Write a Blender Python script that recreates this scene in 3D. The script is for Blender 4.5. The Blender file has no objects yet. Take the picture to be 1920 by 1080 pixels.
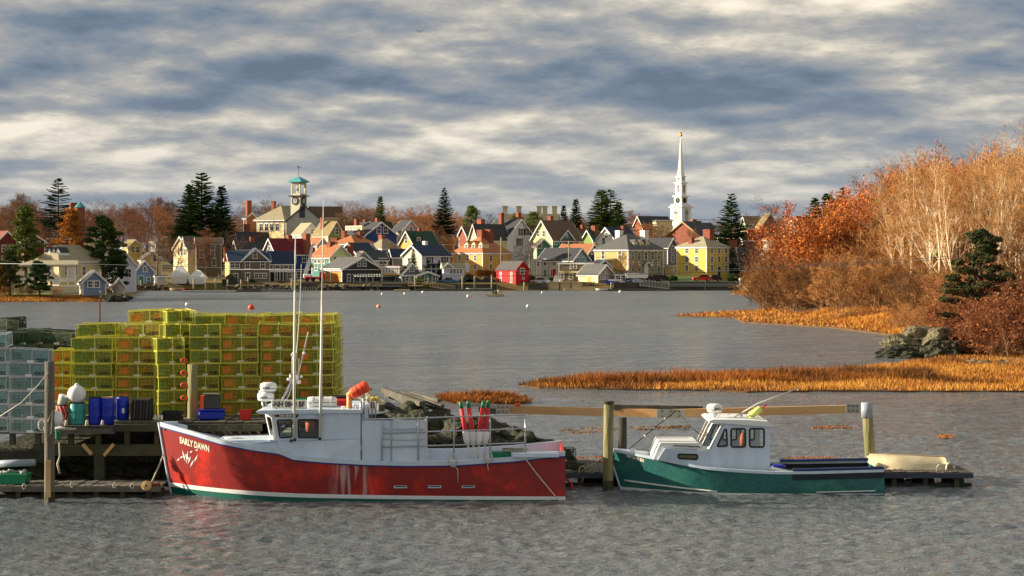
import bpy, math, random
import numpy as np
from mathutils import Vector, Matrix, Euler, noise as mnoise

R = math.radians
C = bpy.context.scene.collection
# ------------------------------------------------------------------ camera
F, H0, CX, HY = 3450.0, 6.6, 960.0, 486.0     # focal length in photo pixels, eye height, principal column, horizon row
cam_d = bpy.data.cameras.new('camera'); cam = bpy.data.objects.new('camera', cam_d); C.objects.link(cam)
cam.location = (0, 0, H0); cam.rotation_euler = (R(90), 0, 0)
cam_d.sensor_width = 36; cam_d.lens = 36 * F / 1920; cam_d.shift_y = -54 / 1920
cam_d.clip_start = 0.5; cam_d.clip_end = 9000
sc = bpy.context.scene; sc.camera = cam
sc.view_settings.view_transform = 'Standard'; sc.view_settings.look = 'None'
sc.view_settings.exposure = 1.05; sc.view_settings.gamma = 1.0; sc.view_settings.use_curve_mapping = False
sc.cycles.max_bounces = 6; sc.cycles.transparent_max_bounces = 8; sc.cycles.diffuse_bounces = 3
sc.cycles.use_denoising = True

# ------------------------------------------------------------------ sun and sky
SUN_EL, SUN_T = 17.5, 6.0            # elevation, degrees beyond the picture plane; the sun stands to the left
to_sun = Vector((-math.cos(R(SUN_EL)) * math.cos(R(SUN_T)), math.cos(R(SUN_EL)) * math.sin(R(SUN_T)), math.sin(R(SUN_EL))))
sd = bpy.data.lights.new('sun', 'SUN'); sd.energy = 5.0; sd.angle = R(0.6); sd.color = (1.0, 0.86, 0.66)
so = bpy.data.objects.new('sun', sd); C.objects.link(so); so.rotation_euler = to_sun.to_track_quat('Z', 'Y').to_euler()

world = bpy.data.worlds.new('World'); sc.world = world; world.use_nodes = True
nt = world.node_tree; nt.nodes.clear()
class G:                                            # small node-graph writer
    def __init__(s, tree): s.t = tree
    def n(s, typ, **kw):
        o = s.t.nodes.new(typ)
        for k, v in kw.items():
            if k.startswith('i_'):
                key = k[2:]; key = int(key) if key.isdigit() else key
                inp = o.inputs[key]
                if isinstance(v, bpy.types.NodeSocket): s.t.links.new(v, inp)
                else: inp.default_value = v
            else: setattr(o, k, v)
        return o
    def m(s, op, a, b=0.0, c=None, clamp=False):
        o = s.t.nodes.new('ShaderNodeMath'); o.operation = op; o.use_clamp = clamp
        for i, v in enumerate((a, b) if c is None else (a, b, c)):
            if isinstance(v, bpy.types.NodeSocket): s.t.links.new(v, o.inputs[i])
            else: o.inputs[i].default_value = v
        return o.outputs[0]
    def mix(s, f, a, b, typ='MIX'):
        o = s.t.nodes.new('ShaderNodeMix'); o.data_type = 'RGBA'; o.blend_type = typ
        for i, v in ((0, f), (6, a), (7, b)):
            if isinstance(v, bpy.types.NodeSocket): s.t.links.new(v, o.inputs[i])
            else: o.inputs[i].default_value = v if i == 0 else (tuple(v) + (1,))[:4]
        return o.outputs[2]
    def ramp(s, f, stops, interp='LINEAR'):
        o = s.t.nodes.new('ShaderNodeValToRGB'); s.t.links.new(f, o.inputs[0]); cr = o.color_ramp; cr.interpolation = interp
        while len(cr.elements) < len(stops): cr.elements.new(0.5)
        for e, (p, c) in zip(cr.elements, stops):
            e.position = p; e.color = (c, c, c, 1) if isinstance(c, (int, float)) else (tuple(c) + (1,))[:4]
        return o.outputs[0]
g = G(nt)
SKY = 0.1
sky = g.n('ShaderNodeTexSky', sky_type='NISHITA', sun_disc=False, sun_elevation=R(SUN_EL), sun_rotation=R(270 + SUN_T), air_density=1.0, dust_density=1.5, ozone_density=1.0)
tc = g.n('ShaderNodeTexCoord'); sx = g.n('ShaderNodeSeparateXYZ', i_0=tc.outputs['Generated'])
zz = g.m('MAXIMUM', sx.outputs[2], 0.0)
den = g.m('ADD', zz, 0.19)
pu = g.m('DIVIDE', sx.outputs[0], den); pv = g.m('DIVIDE', sx.outputs[1], den)
def cloud(offv, scale, det, seed, sxx=0.42, dist=0.3, rough=0.52):
    c = g.n('ShaderNodeCombineXYZ', i_0=g.m('MULTIPLY', pu, sxx), i_1=g.m('ADD', pv, offv), i_2=seed)
    return g.n('ShaderNodeTexNoise', i_Vector=c.outputs[0], i_Scale=scale, i_Detail=det, i_Roughness=rough, i_Distortion=dist).outputs['Fac']
big = cloud(0.0, 1.0, 2.0, 4.7, 0.6, 0.0)
mid = cloud(0.0, 1.9, 9.0, 1.3, 1.0, 0.0, 0.56)
mid2 = cloud(-0.10, 1.9, 9.0, 1.3, 1.0, 0.0, 0.56)
fine = cloud(0.0, 8.0, 5.0, 9.1, 0.8)
bands = cloud(0.0, 1.55, 2.0, 22.4, 0.10, 0.0)
relief = g.m('MULTIPLY', g.m('SUBTRACT', mid, mid2), 1.9)
val = g.m('ADD', g.m('ADD', g.m('ADD', g.m('MULTIPLY', big, 0.55), g.m('MULTIPLY', bands, 0.75)), g.m('MULTIPLY', mid, 0.62)), g.m('ADD', relief, g.m('MULTIPLY', g.m('SUBTRACT', fine, 0.5), 0.05)))
val = g.m('SUBTRACT', val, 0.48)
ccol = g.ramp(val, [(0.10, (0.07, 0.095, 0.13)), (0.24, (0.095, 0.122, 0.158)), (0.35, (0.135, 0.152, 0.173)), (0.45, (0.175, 0.18, 0.186)), (0.55, (0.245, 0.237, 0.218)), (0.67, (0.375, 0.343, 0.285)), (0.80, (0.51, 0.46, 0.375))])
ccol = g.mix(g.ramp(zz, [(0.0, 0.85), (0.035, 0.5), (0.065, 0.18), (0.10, 0.0)]), ccol, (0.16, 0.182, 0.21))
clear = g.ramp(mid, [(0.24, 0.8), (0.30, 0.0)])           # a few gaps where the blue sky itself shows
skyc = g.n('ShaderNodeVectorMath', operation='SCALE', i_0=sky.outputs[0], i_3=SKY)
col = g.mix(clear, ccol, skyc.outputs[0])
bg = g.n('ShaderNodeBackground', i_Color=col, i_Strength=1.0)
wo = g.n('ShaderNodeOutputWorld', i_Surface=bg.outputs[0])

# ------------------------------------------------------------------ helpers
def X(u, Y): return (u - CX) * Y / F
def Z(v, Y): return H0 + (HY - v) * Y / F
def P(u, v, Y): return Vector((X(u, Y), Y, Z(v, Y)))
def GY(v, z=0.0): return F * (H0 - z) / (v - HY)          # how far a level point seen in row v lies
def sr(r, g_, b): return tuple((c / 255 / 12.92) if c / 255 <= .04045 else ((c / 255 + .055) / 1.055) ** 2.4 for c in (r, g_, b))

MATS = {}
def mat(name, col, rough=0.75, var=0.15, vscale=1.5, col2=None, bump=0.0, bscale=20.0, metal=0.0, spec=0.4, stretch=(1, 1, 1), emit=None, coord='Object', alpha=None, sharp=0.0, trans=0.0):
    if name in MATS: return MATS[name]
    m = bpy.data.materials.new(name); m.use_nodes = True; t = m.node_tree; t.nodes.clear(); q = G(t)
    tcn = q.n('ShaderNodeTexCoord'); mp = q.n('ShaderNodeMapping', i_Vector=tcn.outputs[coord]); mp.inputs['Scale'].default_value = stretch
    oi = q.n('ShaderNodeObjectInfo')
    mp.inputs['Location'].default_value = (3.1, 7.7, 1.3)
    nz = q.n('ShaderNodeTexNoise', i_Vector=mp.outputs[0], i_Scale=vscale, i_Detail=6.0, i_Roughness=0.6)
    f = nz.outputs['Fac']
    lo, hi = 0.5 - (0.5 - sharp * .45) * .45, 0.5 + (0.5 - sharp * .45) * .45
    f = q.ramp(f, [(lo, 0.0), (hi, 1.0)])
    dark = tuple(c * (1 - var) for c in col); c2 = col2 if col2 else tuple(min(1, c * (1 + var)) for c in col)
    base = q.mix(f, dark if not col2 else col, c2)
    rnd = q.m('MULTIPLY_ADD', oi.outputs['Random'], 0.22, 0.89)
    hsv = q.n('ShaderNodeHueSaturation', i_Color=base, i_Value=rnd)
    b = q.n('ShaderNodeBsdfPrincipled', i_Roughness=rough, i_Metallic=metal)
    b.inputs['Specular IOR Level'].default_value = spec
    t.links.new(hsv.outputs[0], b.inputs['Base Color'])
    if trans: b.inputs['Transmission Weight'].default_value = trans
    if emit: b.inputs['Emission Color'].default_value = tuple(emit) + (1,); b.inputs['Emission Strength'].default_value = 1.0
    if bump:
        nb = q.n('ShaderNodeTexNoise', i_Vector=mp.outputs[0], i_Scale=bscale, i_Detail=5.0)
        bn = q.n('ShaderNodeBump', i_Strength=1.0, i_Distance=bump, i_Height=nb.outputs['Fac']); t.links.new(bn.outputs[0], b.inputs['Normal'])
    q.n('ShaderNodeOutputMaterial', i_Surface=b.outputs[0])
    MATS[name] = m; return m

class MB:                                             # collects shapes, then links them as ONE mesh object
    def __init__(s): s.v = []; s.f = []; s.m = []; s.sm = []; s.cur = 0; s.smooth = False
    def add(s, vs, fs):
        o = len(s.v); s.v.extend([tuple(p) for p in vs])
        for f in fs: s.f.append(tuple(i + o for i in f)); s.m.append(s.cur); s.sm.append(s.smooth)
    def box(s, x0, x1, y0, y1, z0, z1, M=None):
        vs = [Vector((x, y, z)) for z in (z0, z1) for y in (y0, y1) for x in (x0, x1)]
        if M: vs = [M @ p for p in vs]
        s.add(vs, [(0, 2, 3, 1), (4, 5, 7, 6), (0, 1, 5, 4), (2, 6, 7, 3), (0, 4, 6, 2), (1, 3, 7, 5)])
    def cbox(s, c, d, rot=(0, 0, 0)):
        M = Matrix.Translation(c) @ Euler(rot).to_matrix().to_4x4()
        s.box(-d[0] / 2, d[0] / 2, -d[1] / 2, d[1] / 2, -d[2] / 2, d[2] / 2, M)
    def bbox(s, c, d, bev=0.02, rot=(0, 0, 0)):       # box with chamfered edges
        M = Matrix.Translation(c) @ Euler(rot).to_matrix().to_4x4(); hx, hy, hz = d[0] / 2, d[1] / 2, d[2] / 2; b = min(bev, hx * .9, hy * .9, hz * .9)
        rings = [(hx - b, hy - b, -hz, b), (hx, hy, -hz + b, b), (hx, hy, hz - b, b), (hx - b, hy - b, hz, b)]
        vs = []
        for (x, y, z, c_) in rings:
            for sx_, sy_ in ((1, 1), (-1, 1), (-1, -1), (1, -1)):
                a, e = (x - c_, y) if sx_ * sy_ > 0 else (x, y - c_); a2, e2 = (x, y - c_) if sx_ * sy_ > 0 else (x - c_, y)
                pr = [(a2 * sx_, e2 * sy_), (a * sx_, e * sy_)]
                if sx_ * sy_ < 0: pr = [(a2 * sx_, e2 * sy_), (a * sx_, e * sy_)]
                for (px, py) in pr: vs.append(M @ Vector((px, py, z)))
        n = 8; fs = [tuple(reversed(range(n))), tuple(range(3 * n, 4 * n))]
        for k in range(3):
            for i in range(n): j = (i + 1) % n; fs.append((k * n + i, k * n + j, (k + 1) * n + j, (k + 1) * n + i))
        s.add(vs, fs)
    def bar(s, a, b, w, h=None, up=(0, 0, 1)):        # rectangular bar from a to b
        a, b = Vector(a), Vector(b); h = h or w; d = (b - a)
        if d.length < 1e-6: return
        d.normalize(); up = Vector(up)
        if abs(d.dot(up)) > .98: up = Vector((0, 1, 0))
        sd_ = d.cross(up).normalized(); uu = sd_.cross(d)
        vs = [p + sd_ * (w / 2 * i) + uu * (h / 2 * j) for p in (a, b) for i, j in ((-1, -1), (1, -1), (1, 1), (-1, 1))]
        s.add(vs, [(0, 3, 2, 1), (4, 5, 6, 7)] + [(i, (i + 1) % 4, (i + 1) % 4 + 4, i + 4) for i in range(4)])
    def tube(s, pts, r, n=6, cap=True):
        pts = [Vector(p) for p in pts]; rs = r if isinstance(r, (list, tuple)) else [r] * len(pts); vs = []; pu_ = None
        for i, p in enumerate(pts):
            d = (pts[min(i + 1, len(pts) - 1)] - pts[max(i - 1, 0)]).normalized()
            up = pu_ or (Vector((0, 0, 1)) if abs(d.z) < .9 else Vector((0, 1, 0)))
            sd_ = d.cross(up).normalized(); uu = sd_.cross(d); pu_ = uu
            for k in range(n): a = 2 * math.pi * k / n; vs.append(p + (sd_ * math.cos(a) + uu * math.sin(a)) * rs[i])
        fs = [(i * n + k, i * n + (k + 1) % n, (i + 1) * n + (k + 1) % n, (i + 1) * n + k) for i in range(len(pts) - 1) for k in range(n)]
        if cap: fs += [tuple(reversed(range(n))), tuple((len(pts) - 1) * n + k for k in range(n))]
        s.add(vs, fs)
    def lathe(s, prof, n=16, c=(0, 0, 0), M=None):
        vs = []; c = Vector(c)
        for r, z in prof:
            for k in range(n):
                a = 2 * math.pi * k / n; p = Vector((r * math.cos(a), r * math.sin(a), z)); vs.append((M @ p if M else p) + c)
        fs = [(i * n + k, i * n + (k + 1) % n, (i + 1) * n + (k + 1) % n, (i + 1) * n + k) for i in range(len(prof) - 1) for k in range(n)]
        fs += [tuple(reversed(range(n))), tuple((len(prof) - 1) * n + k for k in range(n))]
        s.add(vs, fs)
    def prism(s, poly, y0, y1, M=None):                # (x, z) outline swept along y
        n = len(poly); vs = [Vector((x, y, z)) for y in (y0, y1) for x, z in poly]
        if M: vs = [M @ p for p in vs]
        s.add(vs, [tuple(range(n)), tuple(reversed(range(n, 2 * n)))] + [(i + n, (i + 1) % n + n, (i + 1) % n, i) for i in range(n)])
    def sphere(s, c, r, n=12, m=8, sc_=(1, 1, 1)):
        pr = [(max(r * math.sin(math.pi * i / m), r * .02), -r * math.cos(math.pi * i / m)) for i in range(m + 1)]
        s.lathe(pr, n, c, Matrix.Diagonal((sc_[0], sc_[1], sc_[2], 1)))
    def mesh(s, name, mats):
        me = bpy.data.meshes.new(name); me.from_pydata(s.v, [], s.f)
        mats = mats if isinstance(mats, (list, tuple)) else [mats]
        for q in mats: me.materials.append(q)
        if len(mats) > 1: me.polygons.foreach_set('material_index', s.m)
        me.polygons.foreach_set('use_smooth', s.sm)
        me.update(); return me
    def build(s, name, mats, parent=None, **kw):
        o = bpy.data.objects.new(name, s.mesh(name, mats)); C.objects.link(o)
        if parent: o.parent = parent
        for k, v in kw.items(): o[k] = v
        return o
def inst(name, me, parent=None, loc=(0, 0, 0), rot=(0, 0, 0), scale=(1, 1, 1)):
    o = bpy.data.objects.new(name, me); C.objects.link(o); o.location = loc; o.rotation_euler = rot; o.scale = scale
    if parent: o.parent = parent
    return o
def thing(name, label, cat, loc=(0, 0, 0), rz=0.0, group=None):
    o = bpy.data.objects.new(name, None); C.objects.link(o); o.location = loc; o.rotation_euler = (0, 0, rz); o.empty_display_size = .2
    return tag(o, label, cat, group)
def tag(o, label, cat, group=None):
    o['label'] = label; o['category'] = cat
    if group: o['group'] = group
    return o
def copy_thing(root, loc, rz=None, label=None, scale=None):
    r = root.copy(); C.objects.link(r); r.location = loc
    if rz is not None: r.rotation_euler = rz if isinstance(rz, tuple) else (0, 0, rz)
    if scale: r.scale = scale
    if label: r['label'] = label
    for ch in root.children:
        c = ch.copy(); C.objects.link(c); c.parent = r
        for gg in ch.children: d = gg.copy(); C.objects.link(d); d.parent = c
    return r
def npmesh(name, co, faces_n, mats, idx=None, mi=None, smooth=False):   # co (N,3); faces_n verts per face; consecutive unless idx
    me = bpy.data.meshes.new(name); n = len(co); me.vertices.add(n); me.vertices.foreach_set('co', np.asarray(co, np.float32).ravel())
    idx = np.arange(n, dtype=np.int32) if idx is None else np.asarray(idx, np.int32).ravel()
    nf = len(idx) // faces_n; me.loops.add(len(idx)); me.loops.foreach_set('vertex_index', idx)
    me.polygons.add(nf); me.polygons.foreach_set('loop_start', np.arange(0, nf * faces_n, faces_n, dtype=np.int32)); me.polygons.foreach_set('loop_total', np.full(nf, faces_n, np.int32))
    for q in (mats if isinstance(mats, (list, tuple)) else [mats]): me.materials.append(q)
    if mi is not None: me.polygons.foreach_set('material_index', np.asarray(mi, np.int32))
    me.polygons.foreach_set('use_smooth', np.full(nf, smooth)); me.update(calc_edges=True); me.validate(); return me
def text_mesh(body, h, wide=None, bold=0.0):           # flat lettering in the xz plane, origin at its lower left
    cu = bpy.data.curves.new('lettering', 'FONT'); cu.body = body; cu.size = h / 0.7; cu.offset = bold; cu.resolution_u = 2
    o = bpy.data.objects.new('lettering_source', cu); C.objects.link(o); bpy.context.view_layer.update()
    me = bpy.data.meshes.new_from_object(o.evaluated_get(bpy.context.evaluated_depsgraph_get())); bpy.data.objects.remove(o)
    xs = [v.co.x for v in me.vertices]; x0, x1 = min(xs), max(xs); k = (wide / (x1 - x0)) if wide else 1
    for v in me.vertices: v.co = ((v.co.x - x0) * k, 0.0, v.co.y)
    return me
rng = random.Random(7); nr = np.random.default_rng(7)
LMS = [(60, 'above the left edge pines'), (150, 'above the cream bungalow'), (240, 'right of the yellow skyline chimney'), (330, 'left of the tallest spruce'), (430, 'right of the tallest spruce'), (530, 'left of the clock tower'), (640, 'right of the clock tower'), (720, 'above the navy gabled house'), (800, 'above the green roofed house'), (880, 'above the golden mansion'), (1000, 'beneath the pale skyline chimneys'), (1110, 'above the pale green gable'), (1200, 'beside the hill spruces'), (1290, 'behind the white steeple'), (1400, 'behind the big spruce'), (1500, 'beside the wide bare tree'), (9999, 'over the wooded bank')]
LMS.insert(0, (-30, 'beyond the left picture edge'))
def lm(u): return next(t_ for a_, t_ in LMS if u < a_)
LMR = [(1530, 'near its water end'), (1600, 'below the red vine thickets'), (1680, 'midway along the bank'), (1760, 'above the marsh shelf'), (1830, 'left of the dark cedar'), (1880, 'behind the dark cedar'), (9999, 'at the right picture edge')]
def lr(u): return next(t_ for a_, t_ in LMR if u < a_)
def ordinal(i): return ['first', 'second', 'third', 'fourth', 'fifth', 'sixth', 'seventh', 'eighth', 'ninth', 'tenth', 'eleventh', 'twelfth'][i]
# ------------------------------------------------------------------ water
wm = bpy.data.materials.new('grey harbour water'); wm.use_nodes = True; t = wm.node_tree; t.nodes.clear(); q = G(t)
gp = q.n('ShaderNodeNewGeometry'); dist = q.n('ShaderNodeSeparateXYZ', i_0=gp.outputs['Position']).outputs[1]; mp = q.n('ShaderNodeMapping', i_Vector=gp.outputs['Position']); mp.inputs['Scale'].default_value = (0.45, 1.0, 1.0); mp.inputs['Rotation'].default_value = (0, 0, R(12))
n1 = q.n('ShaderNodeTexNoise', i_Vector=mp.outputs[0], i_Scale=8.0, i_Detail=3.0, i_Roughness=.6, i_Distortion=.4)
n2 = q.n('ShaderNodeTexNoise', i_Vector=mp.outputs[0], i_Scale=0.9, i_Detail=3.0, i_Roughness=.55)
mp4 = q.n('ShaderNodeMapping', i_Vector=gp.outputs['Position']); mp4.inputs['Scale'].default_value = (0.22, 0.5, 1.0); mp4.inputs['Rotation'].default_value = (0, 0, R(8))
n4 = q.n('ShaderNodeTexNoise', i_Vector=mp4.outputs[0], i_Scale=0.8, i_Detail=6.0, i_Roughness=.65, i_Distortion=.5)
hgt0 = q.m('MULTIPLY', n4.outputs['Fac'], q.ramp(q.m('DIVIDE', dist, 400.0), [(.12, .1), (.3, 1.0)]))
hgt = q.m('ADD', q.m('MULTIPLY', hgt0, 2.4), q.m('ADD', q.m('MULTIPLY', n1.outputs['Fac'], 0.16), q.m('MULTIPLY', n2.outputs['Fac'], 0.09)))
bn = q.n('ShaderNodeBump', i_Strength=1.0, i_Distance=0.55, i_Height=hgt)
n3 = q.n('ShaderNodeTexNoise', i_Vector=gp.outputs['Position'], i_Scale=0.035, i_Detail=3.0)
mpf = q.n('ShaderNodeMapping', i_Vector=gp.outputs['Position']); mpf.inputs['Scale'].default_value = (0.22, 1.0, 1.0)
nf = q.n('ShaderNodeTexNoise', i_Vector=mpf.outputs[0], i_Scale=1.5, i_Detail=5.0, i_Roughness=.7)
foam = q.ramp(nf.outputs['Fac'], [(0.735, 0.0), (0.765, 1.0)])
wc = q.mix(q.ramp(n3.outputs['Fac'], [(.38, 0.0), (.62, 1.0)]), (0.11, 0.13, 0.142), (0.14, 0.15, 0.148))
wc = q.mix(foam, wc, (.62, .62, .6))
wb = q.n('ShaderNodeBsdfPrincipled', i_Roughness=q.m('MULTIPLY_ADD', foam, .5, q.ramp(q.m('DIVIDE', dist, 400.0), [(.1, .06), (.35, .22), (.9, .40)])), i_IOR=1.45, i_Normal=bn.outputs[0]); t.links.new(wc, wb.inputs['Base Color'])
q.n('ShaderNodeOutputMaterial', i_Surface=wb.outputs[0])
ys = [26.0]
while ys[-1] < 420: ys.append(ys[-1] + max(0.12, (ys[-1] / 50) ** 2 * 0.13) if ys[-1] < 120 else ys[-1] + (ys[-1] / 120) ** 2 * 0.75)
ys = np.array(ys); NC = 420
hw = ys * 0.31 + 14
tt = np.linspace(-1, 1, NC)
GX = hw[:, None] * tt[None, :]; GYY = np.repeat(ys[:, None], NC, 1)
sp = np.maximum(np.gradient(ys)[:, None], (hw * 2 / NC)[:, None])
Hh = np.zeros_like(GX); wr = np.random.default_rng(3)
for k in range(70):
    lam = 0.26 * (8 ** (wr.random() ** 1.4)); th = R(-62) + wr.normal() * .55      # wind waves running down the harbour
    kk = 2 * math.pi / lam; a = lam * (0.0085 if lam < .7 else .0030) * (0.6 + .8 * wr.random()); ph = wr.random() * 6.28
    arg = kk * (GX * math.cos(th) + GYY * math.sin(th)) + ph + 0.6 * np.sin(GX * .31 + k) + .5 * np.sin(GYY * .23 + 2 * k)
    fade = np.clip(lam / (sp * 3.0) - .3, 0, 1)
    Hh += a * (np.sin(arg) + .25 * np.cos(2 * arg)) * fade
co = np.stack([GX, GYY, Hh], -1).reshape(-1, 3); NR = len(ys)
ii = np.arange(NR * NC).reshape(NR, NC); idx = np.stack([ii[:-1, :-1], ii[:-1, 1:], ii[1:, 1:], ii[1:, :-1]], -1).reshape(-1, 4)
wo_ = inst('water', npmesh('water', co, 4, wm, idx, smooth=True)); wo_['kind'] = 'structure'
mb = MB(); mb.add([(-4000, -600, -.9), (4000, -600, -.9), (4000, 7000, -.9), (-4000, 7000, -.9)], [(0, 1, 2, 3)])
mb.build('seabed', mat('mud', (0.06, 0.055, 0.045)), kind='structure')

# ------------------------------------------------------------------ land
def lerp_tab(tab, x):
    xs_, ys_ = zip(*tab); return float(np.interp(x, xs_, ys_))
def T(x, y):                                              # ground height of the town side; a spit carries the left shore
    if y < 200: y = 200.0
    u = CX + x * F / y + mnoise.noise(Vector((x * .05, y * .05, 0))) * 6 - max(0, y - 300) * .25
    def town(d): return float(np.interp(d, [-3, 0, 2, 3.5, 30, 60, 100, 140, 180, 300, 2500], [-1.2, -.6, .2, 1.6, 1.9, 2.9, 5.2, 7.5, 9, 10.5, 11]))
    def left(d): return float(np.interp(d, [-3, 0, 3, 8, 20, 100, 140, 200, 300, 500, 2500], [-1.2, -.1, .35, .9, 1.2, 1.6, 2.5, 6, 9, 11, 11]))
    tw, lf = town(y - 387), left(y - 284); k = min(1, max(0, (u - 222) / 22))
    return max(tw, lf * (1 - k) + k * tw) if y < 400 else lf * (1 - k) + k * tw
grass = mat('lawn and leaf litter', sr(92, 88, 40), .95, vscale=.06, col2=sr(120, 92, 52), bump=.1, bscale=3)
gx = np.concatenate([np.linspace(-1500, -220, 10), np.linspace(-200, 200, 110), np.linspace(220, 1500, 10)]); gy = np.concatenate([np.linspace(279, 300, 22), np.linspace(303, 380, 14), np.linspace(383, 395, 13), np.linspace(400, 600, 40), np.geomspace(620, 6500, 14)])
co = np.array([[x, y, T(x, y) + (mnoise.noise(Vector((x * .1, y * .1, 0))) * .25 if y > 392 else 0)] for y in gy for x in gx])
ii = np.arange(len(co)).reshape(len(gy), len(gx)); idx = np.stack([ii[:-1, :-1], ii[:-1, 1:], ii[1:, 1:], ii[1:, :-1]], -1).reshape(-1, 4)
o = inst('ground', npmesh('ground', co, 4, grass, idx, smooth=True)); o['kind'] = 'structure'
dkst = mat('dark wet stone', sr(62, 56, 48), .9, vscale=1.2, col2=sr(104, 96, 82), bump=.15, bscale=4)
# waterfront road strip
mb = MB(); mb.add([(-60, 391.5, 1.72), (128, 391.5, 1.72), (128, 395, 1.78), (-60, 395, 1.78)], [(0, 1, 2, 3)]); mb.build('quay_road', mat('asphalt', (.055, .055, .055), .9), kind='structure')

# right headland: wooded bank and marsh shelves
GRASS_O = mat('orange marsh grass', sr(196, 132, 56), .9, vscale=.35, col2=sr(214, 162, 80), spec=.1)
GRASS_R = mat('rust marsh grass', sr(150, 86, 40), .9, vscale=.5, col2=sr(182, 118, 56), spec=.1)
GRASS_D = mat('brown marsh grass', sr(84, 58, 34), .9, vscale=.5, col2=sr(140, 96, 54), spec=.1)
def poly_ground(name, outline, z, m, kind='structure', edge=.35, top=None):    # low mud-edged shelf
    n = len(outline); cxx = sum(p[0] for p in outline) / n; cyy = sum(p[1] for p in outline) / n
    mb = MB(); vs = [(x, y, -.7) for x, y in outline] + [(x, y, z) for x, y in outline]
    mb.add(vs, [(i, (i + 1) % n, (i + 1) % n + n, i + n) for i in range(n)] + [tuple(range(n, 2 * n))])
    return mb.build(name, m, kind=kind)
def px_outline(pts): return [(X(u, GY(v)), GY(v)) for u, v in pts]
from mathutils.geometry import tessellate_polygon
def inside(poly, x, y):
    c = np.zeros(len(x), bool); n = len(poly)
    for i in range(n):
        x1, y1 = poly[i]; x2, y2 = poly[(i + 1) % n]
        if y1 == y2: continue
        c ^= ((y1 > y) != (y2 > y)) & (x < (x2 - x1) * (y - y1) / (y2 - y1) + x1)
    return c
def blades(name, poly, n, hmin, hmax, width, mats, z0=0.0, seed=1, lean=.35, edge_only=None, clump=0.5, zf=None):
    r = np.random.default_rng(seed); px_ = [p[0] for p in poly]; py_ = [p[1] for p in poly]; xs_, ys_ = [], []
    cnt = 0
    while cnt < n:
        x = r.uniform(min(px_), max(px_), n); y = r.uniform(min(py_), max(py_), n); k = inside(poly, x, y)
        k &= r.random(n) < (1 - clump + clump * (np.sin(x * 1.7 + y * .9 + 2 * np.sin(y * 2.1)) * np.sin(x * .6 - y * 2.3) * .7 + .35))
        xs_.append(x[k]); ys_.append(y[k]); cnt += k.sum()
    x = np.concatenate(xs_)[:n]; y = np.concatenate(ys_)[:n]
    hgt = r.uniform(hmin, hmax, n) * (.75 + .25 * np.sin(x * .9) * np.sin(y * .7)); a = r.uniform(0, math.pi, n); w = width * r.uniform(.6, 1.3, n)
    z0 = np.full(n, z0) if zf is None else np.array([zf(a_, b_) for a_, b_ in zip(x, y)])
    dx, dy = np.cos(a) * w, np.sin(a) * w; lx = r.normal(0, lean, n) * hgt; ly = r.normal(0, lean, n) * hgt
    b = np.stack([x - dx, y - dy, z0], -1); c = np.stack([x + dx, y + dy, z0], -1); tp = np.stack([x + lx, y + ly, z0 + hgt], -1)
    tn = np.sin(x * .8 + 2 * np.sin(y * .5)) + np.sin(x * .23 + y * .31) + r.normal(0, .8, n)
    nm = len(mats); mi = np.clip(np.digitize(tn, [-1.3, -.1][:nm - 1] if nm == 3 else [0]), 0, nm - 1)
    o = inst(name, npmesh(name, np.stack([b, c, tp], 1).reshape(-1, 3), 3, mats, mi=mi)); o['kind'] = 'stuff'; return o
marsh_soil = mat('marsh soil', sr(74, 56, 38), .95, vscale=.8, col2=sr(112, 84, 52), bump=.08, bscale=6)
# near spit: rows 700 to 735, widening to the right
spit = px_outline([(972, 724), (1010, 716), (1120, 712), (1250, 710), (1400, 700), (1560, 697), (1640, 690), (1700, 683), (1800, 668), (1925, 655), (2250, 640), (2250, 736), (1920, 735), (1700, 735), (1560, 734), (1400, 736), (1330, 733), (1120, 731), (1010, 728)])
poly_ground('marsh_spit', spit, .06, marsh_soil)
o = blades('marsh_grass', spit, 110000, .12, .46, .022, [GRASS_D, GRASS_R, GRASS_O], .05, 2); tag(o, 'orange marsh grass covering the near spit below the wooded bank', 'marsh grass')
strip2 = px_outline([(1000, 722), (1120, 714), (1300, 711), (1500, 706), (1640, 702), (1760, 704), (1740, 716), (1500, 722), (1250, 722), (1060, 726)])
o = blades('tall_marsh_grass', strip2, 22000, .35, .85, .022, [GRASS_D, GRASS_D, GRASS_R], .05, 5, clump=.8); tag(o, 'taller dark brown reeds in a band along the near spit', 'reeds')
shelf = px_outline([(1265, 594), (1330, 589), (1420, 584), (1455, 578), (1600, 565), (1750, 560), (2100, 560), (2100, 650), (1745, 652), (1715, 636), (1640, 626), (1560, 616), (1480, 611), (1395, 606), (1375, 597)])
poly_ground('marsh_shelf', shelf, .15, marsh_soil)
o = blades('shore_grass', shelf, 60000, .18, .5, .05, [GRASS_O, GRASS_O, GRASS_R], .14, 3); tag(o, 'golden marsh grass shelf at the foot of the wooded bank', 'marsh grass')
pt = px_outline([(1370, 552), (1400, 547), (1470, 545), (1700, 545), (1700, 553), (1440, 558)])
poly_ground('marsh_point', pt, .25, marsh_soil)
o = blades('point_grass', pt, 9000, .3, .8, .09, [GRASS_O, GRASS_R], .2, 4); tag(o, 'orange grass on the small point below the far tip of the woods', 'marsh grass')
lft = px_outline([(-200, 566), (0, 566), (90, 566), (160, 565), (232, 561), (225, 557), (150, 556), (0, 553), (-200, 553)])
poly_ground('shore_marsh', lft, .12, marsh_soil)
o = blades('left_shore_grass', lft, 16000, .2, .55, .08, [GRASS_R, GRASS_O], .1, 6); tag(o, 'rust coloured grass fringe along the left shore below the bungalow', 'marsh grass'); o.name = 'shore_fringe_grass'
WEED = mat('tan wrack', sr(150, 122, 88), .9, vscale=.5)
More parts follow.
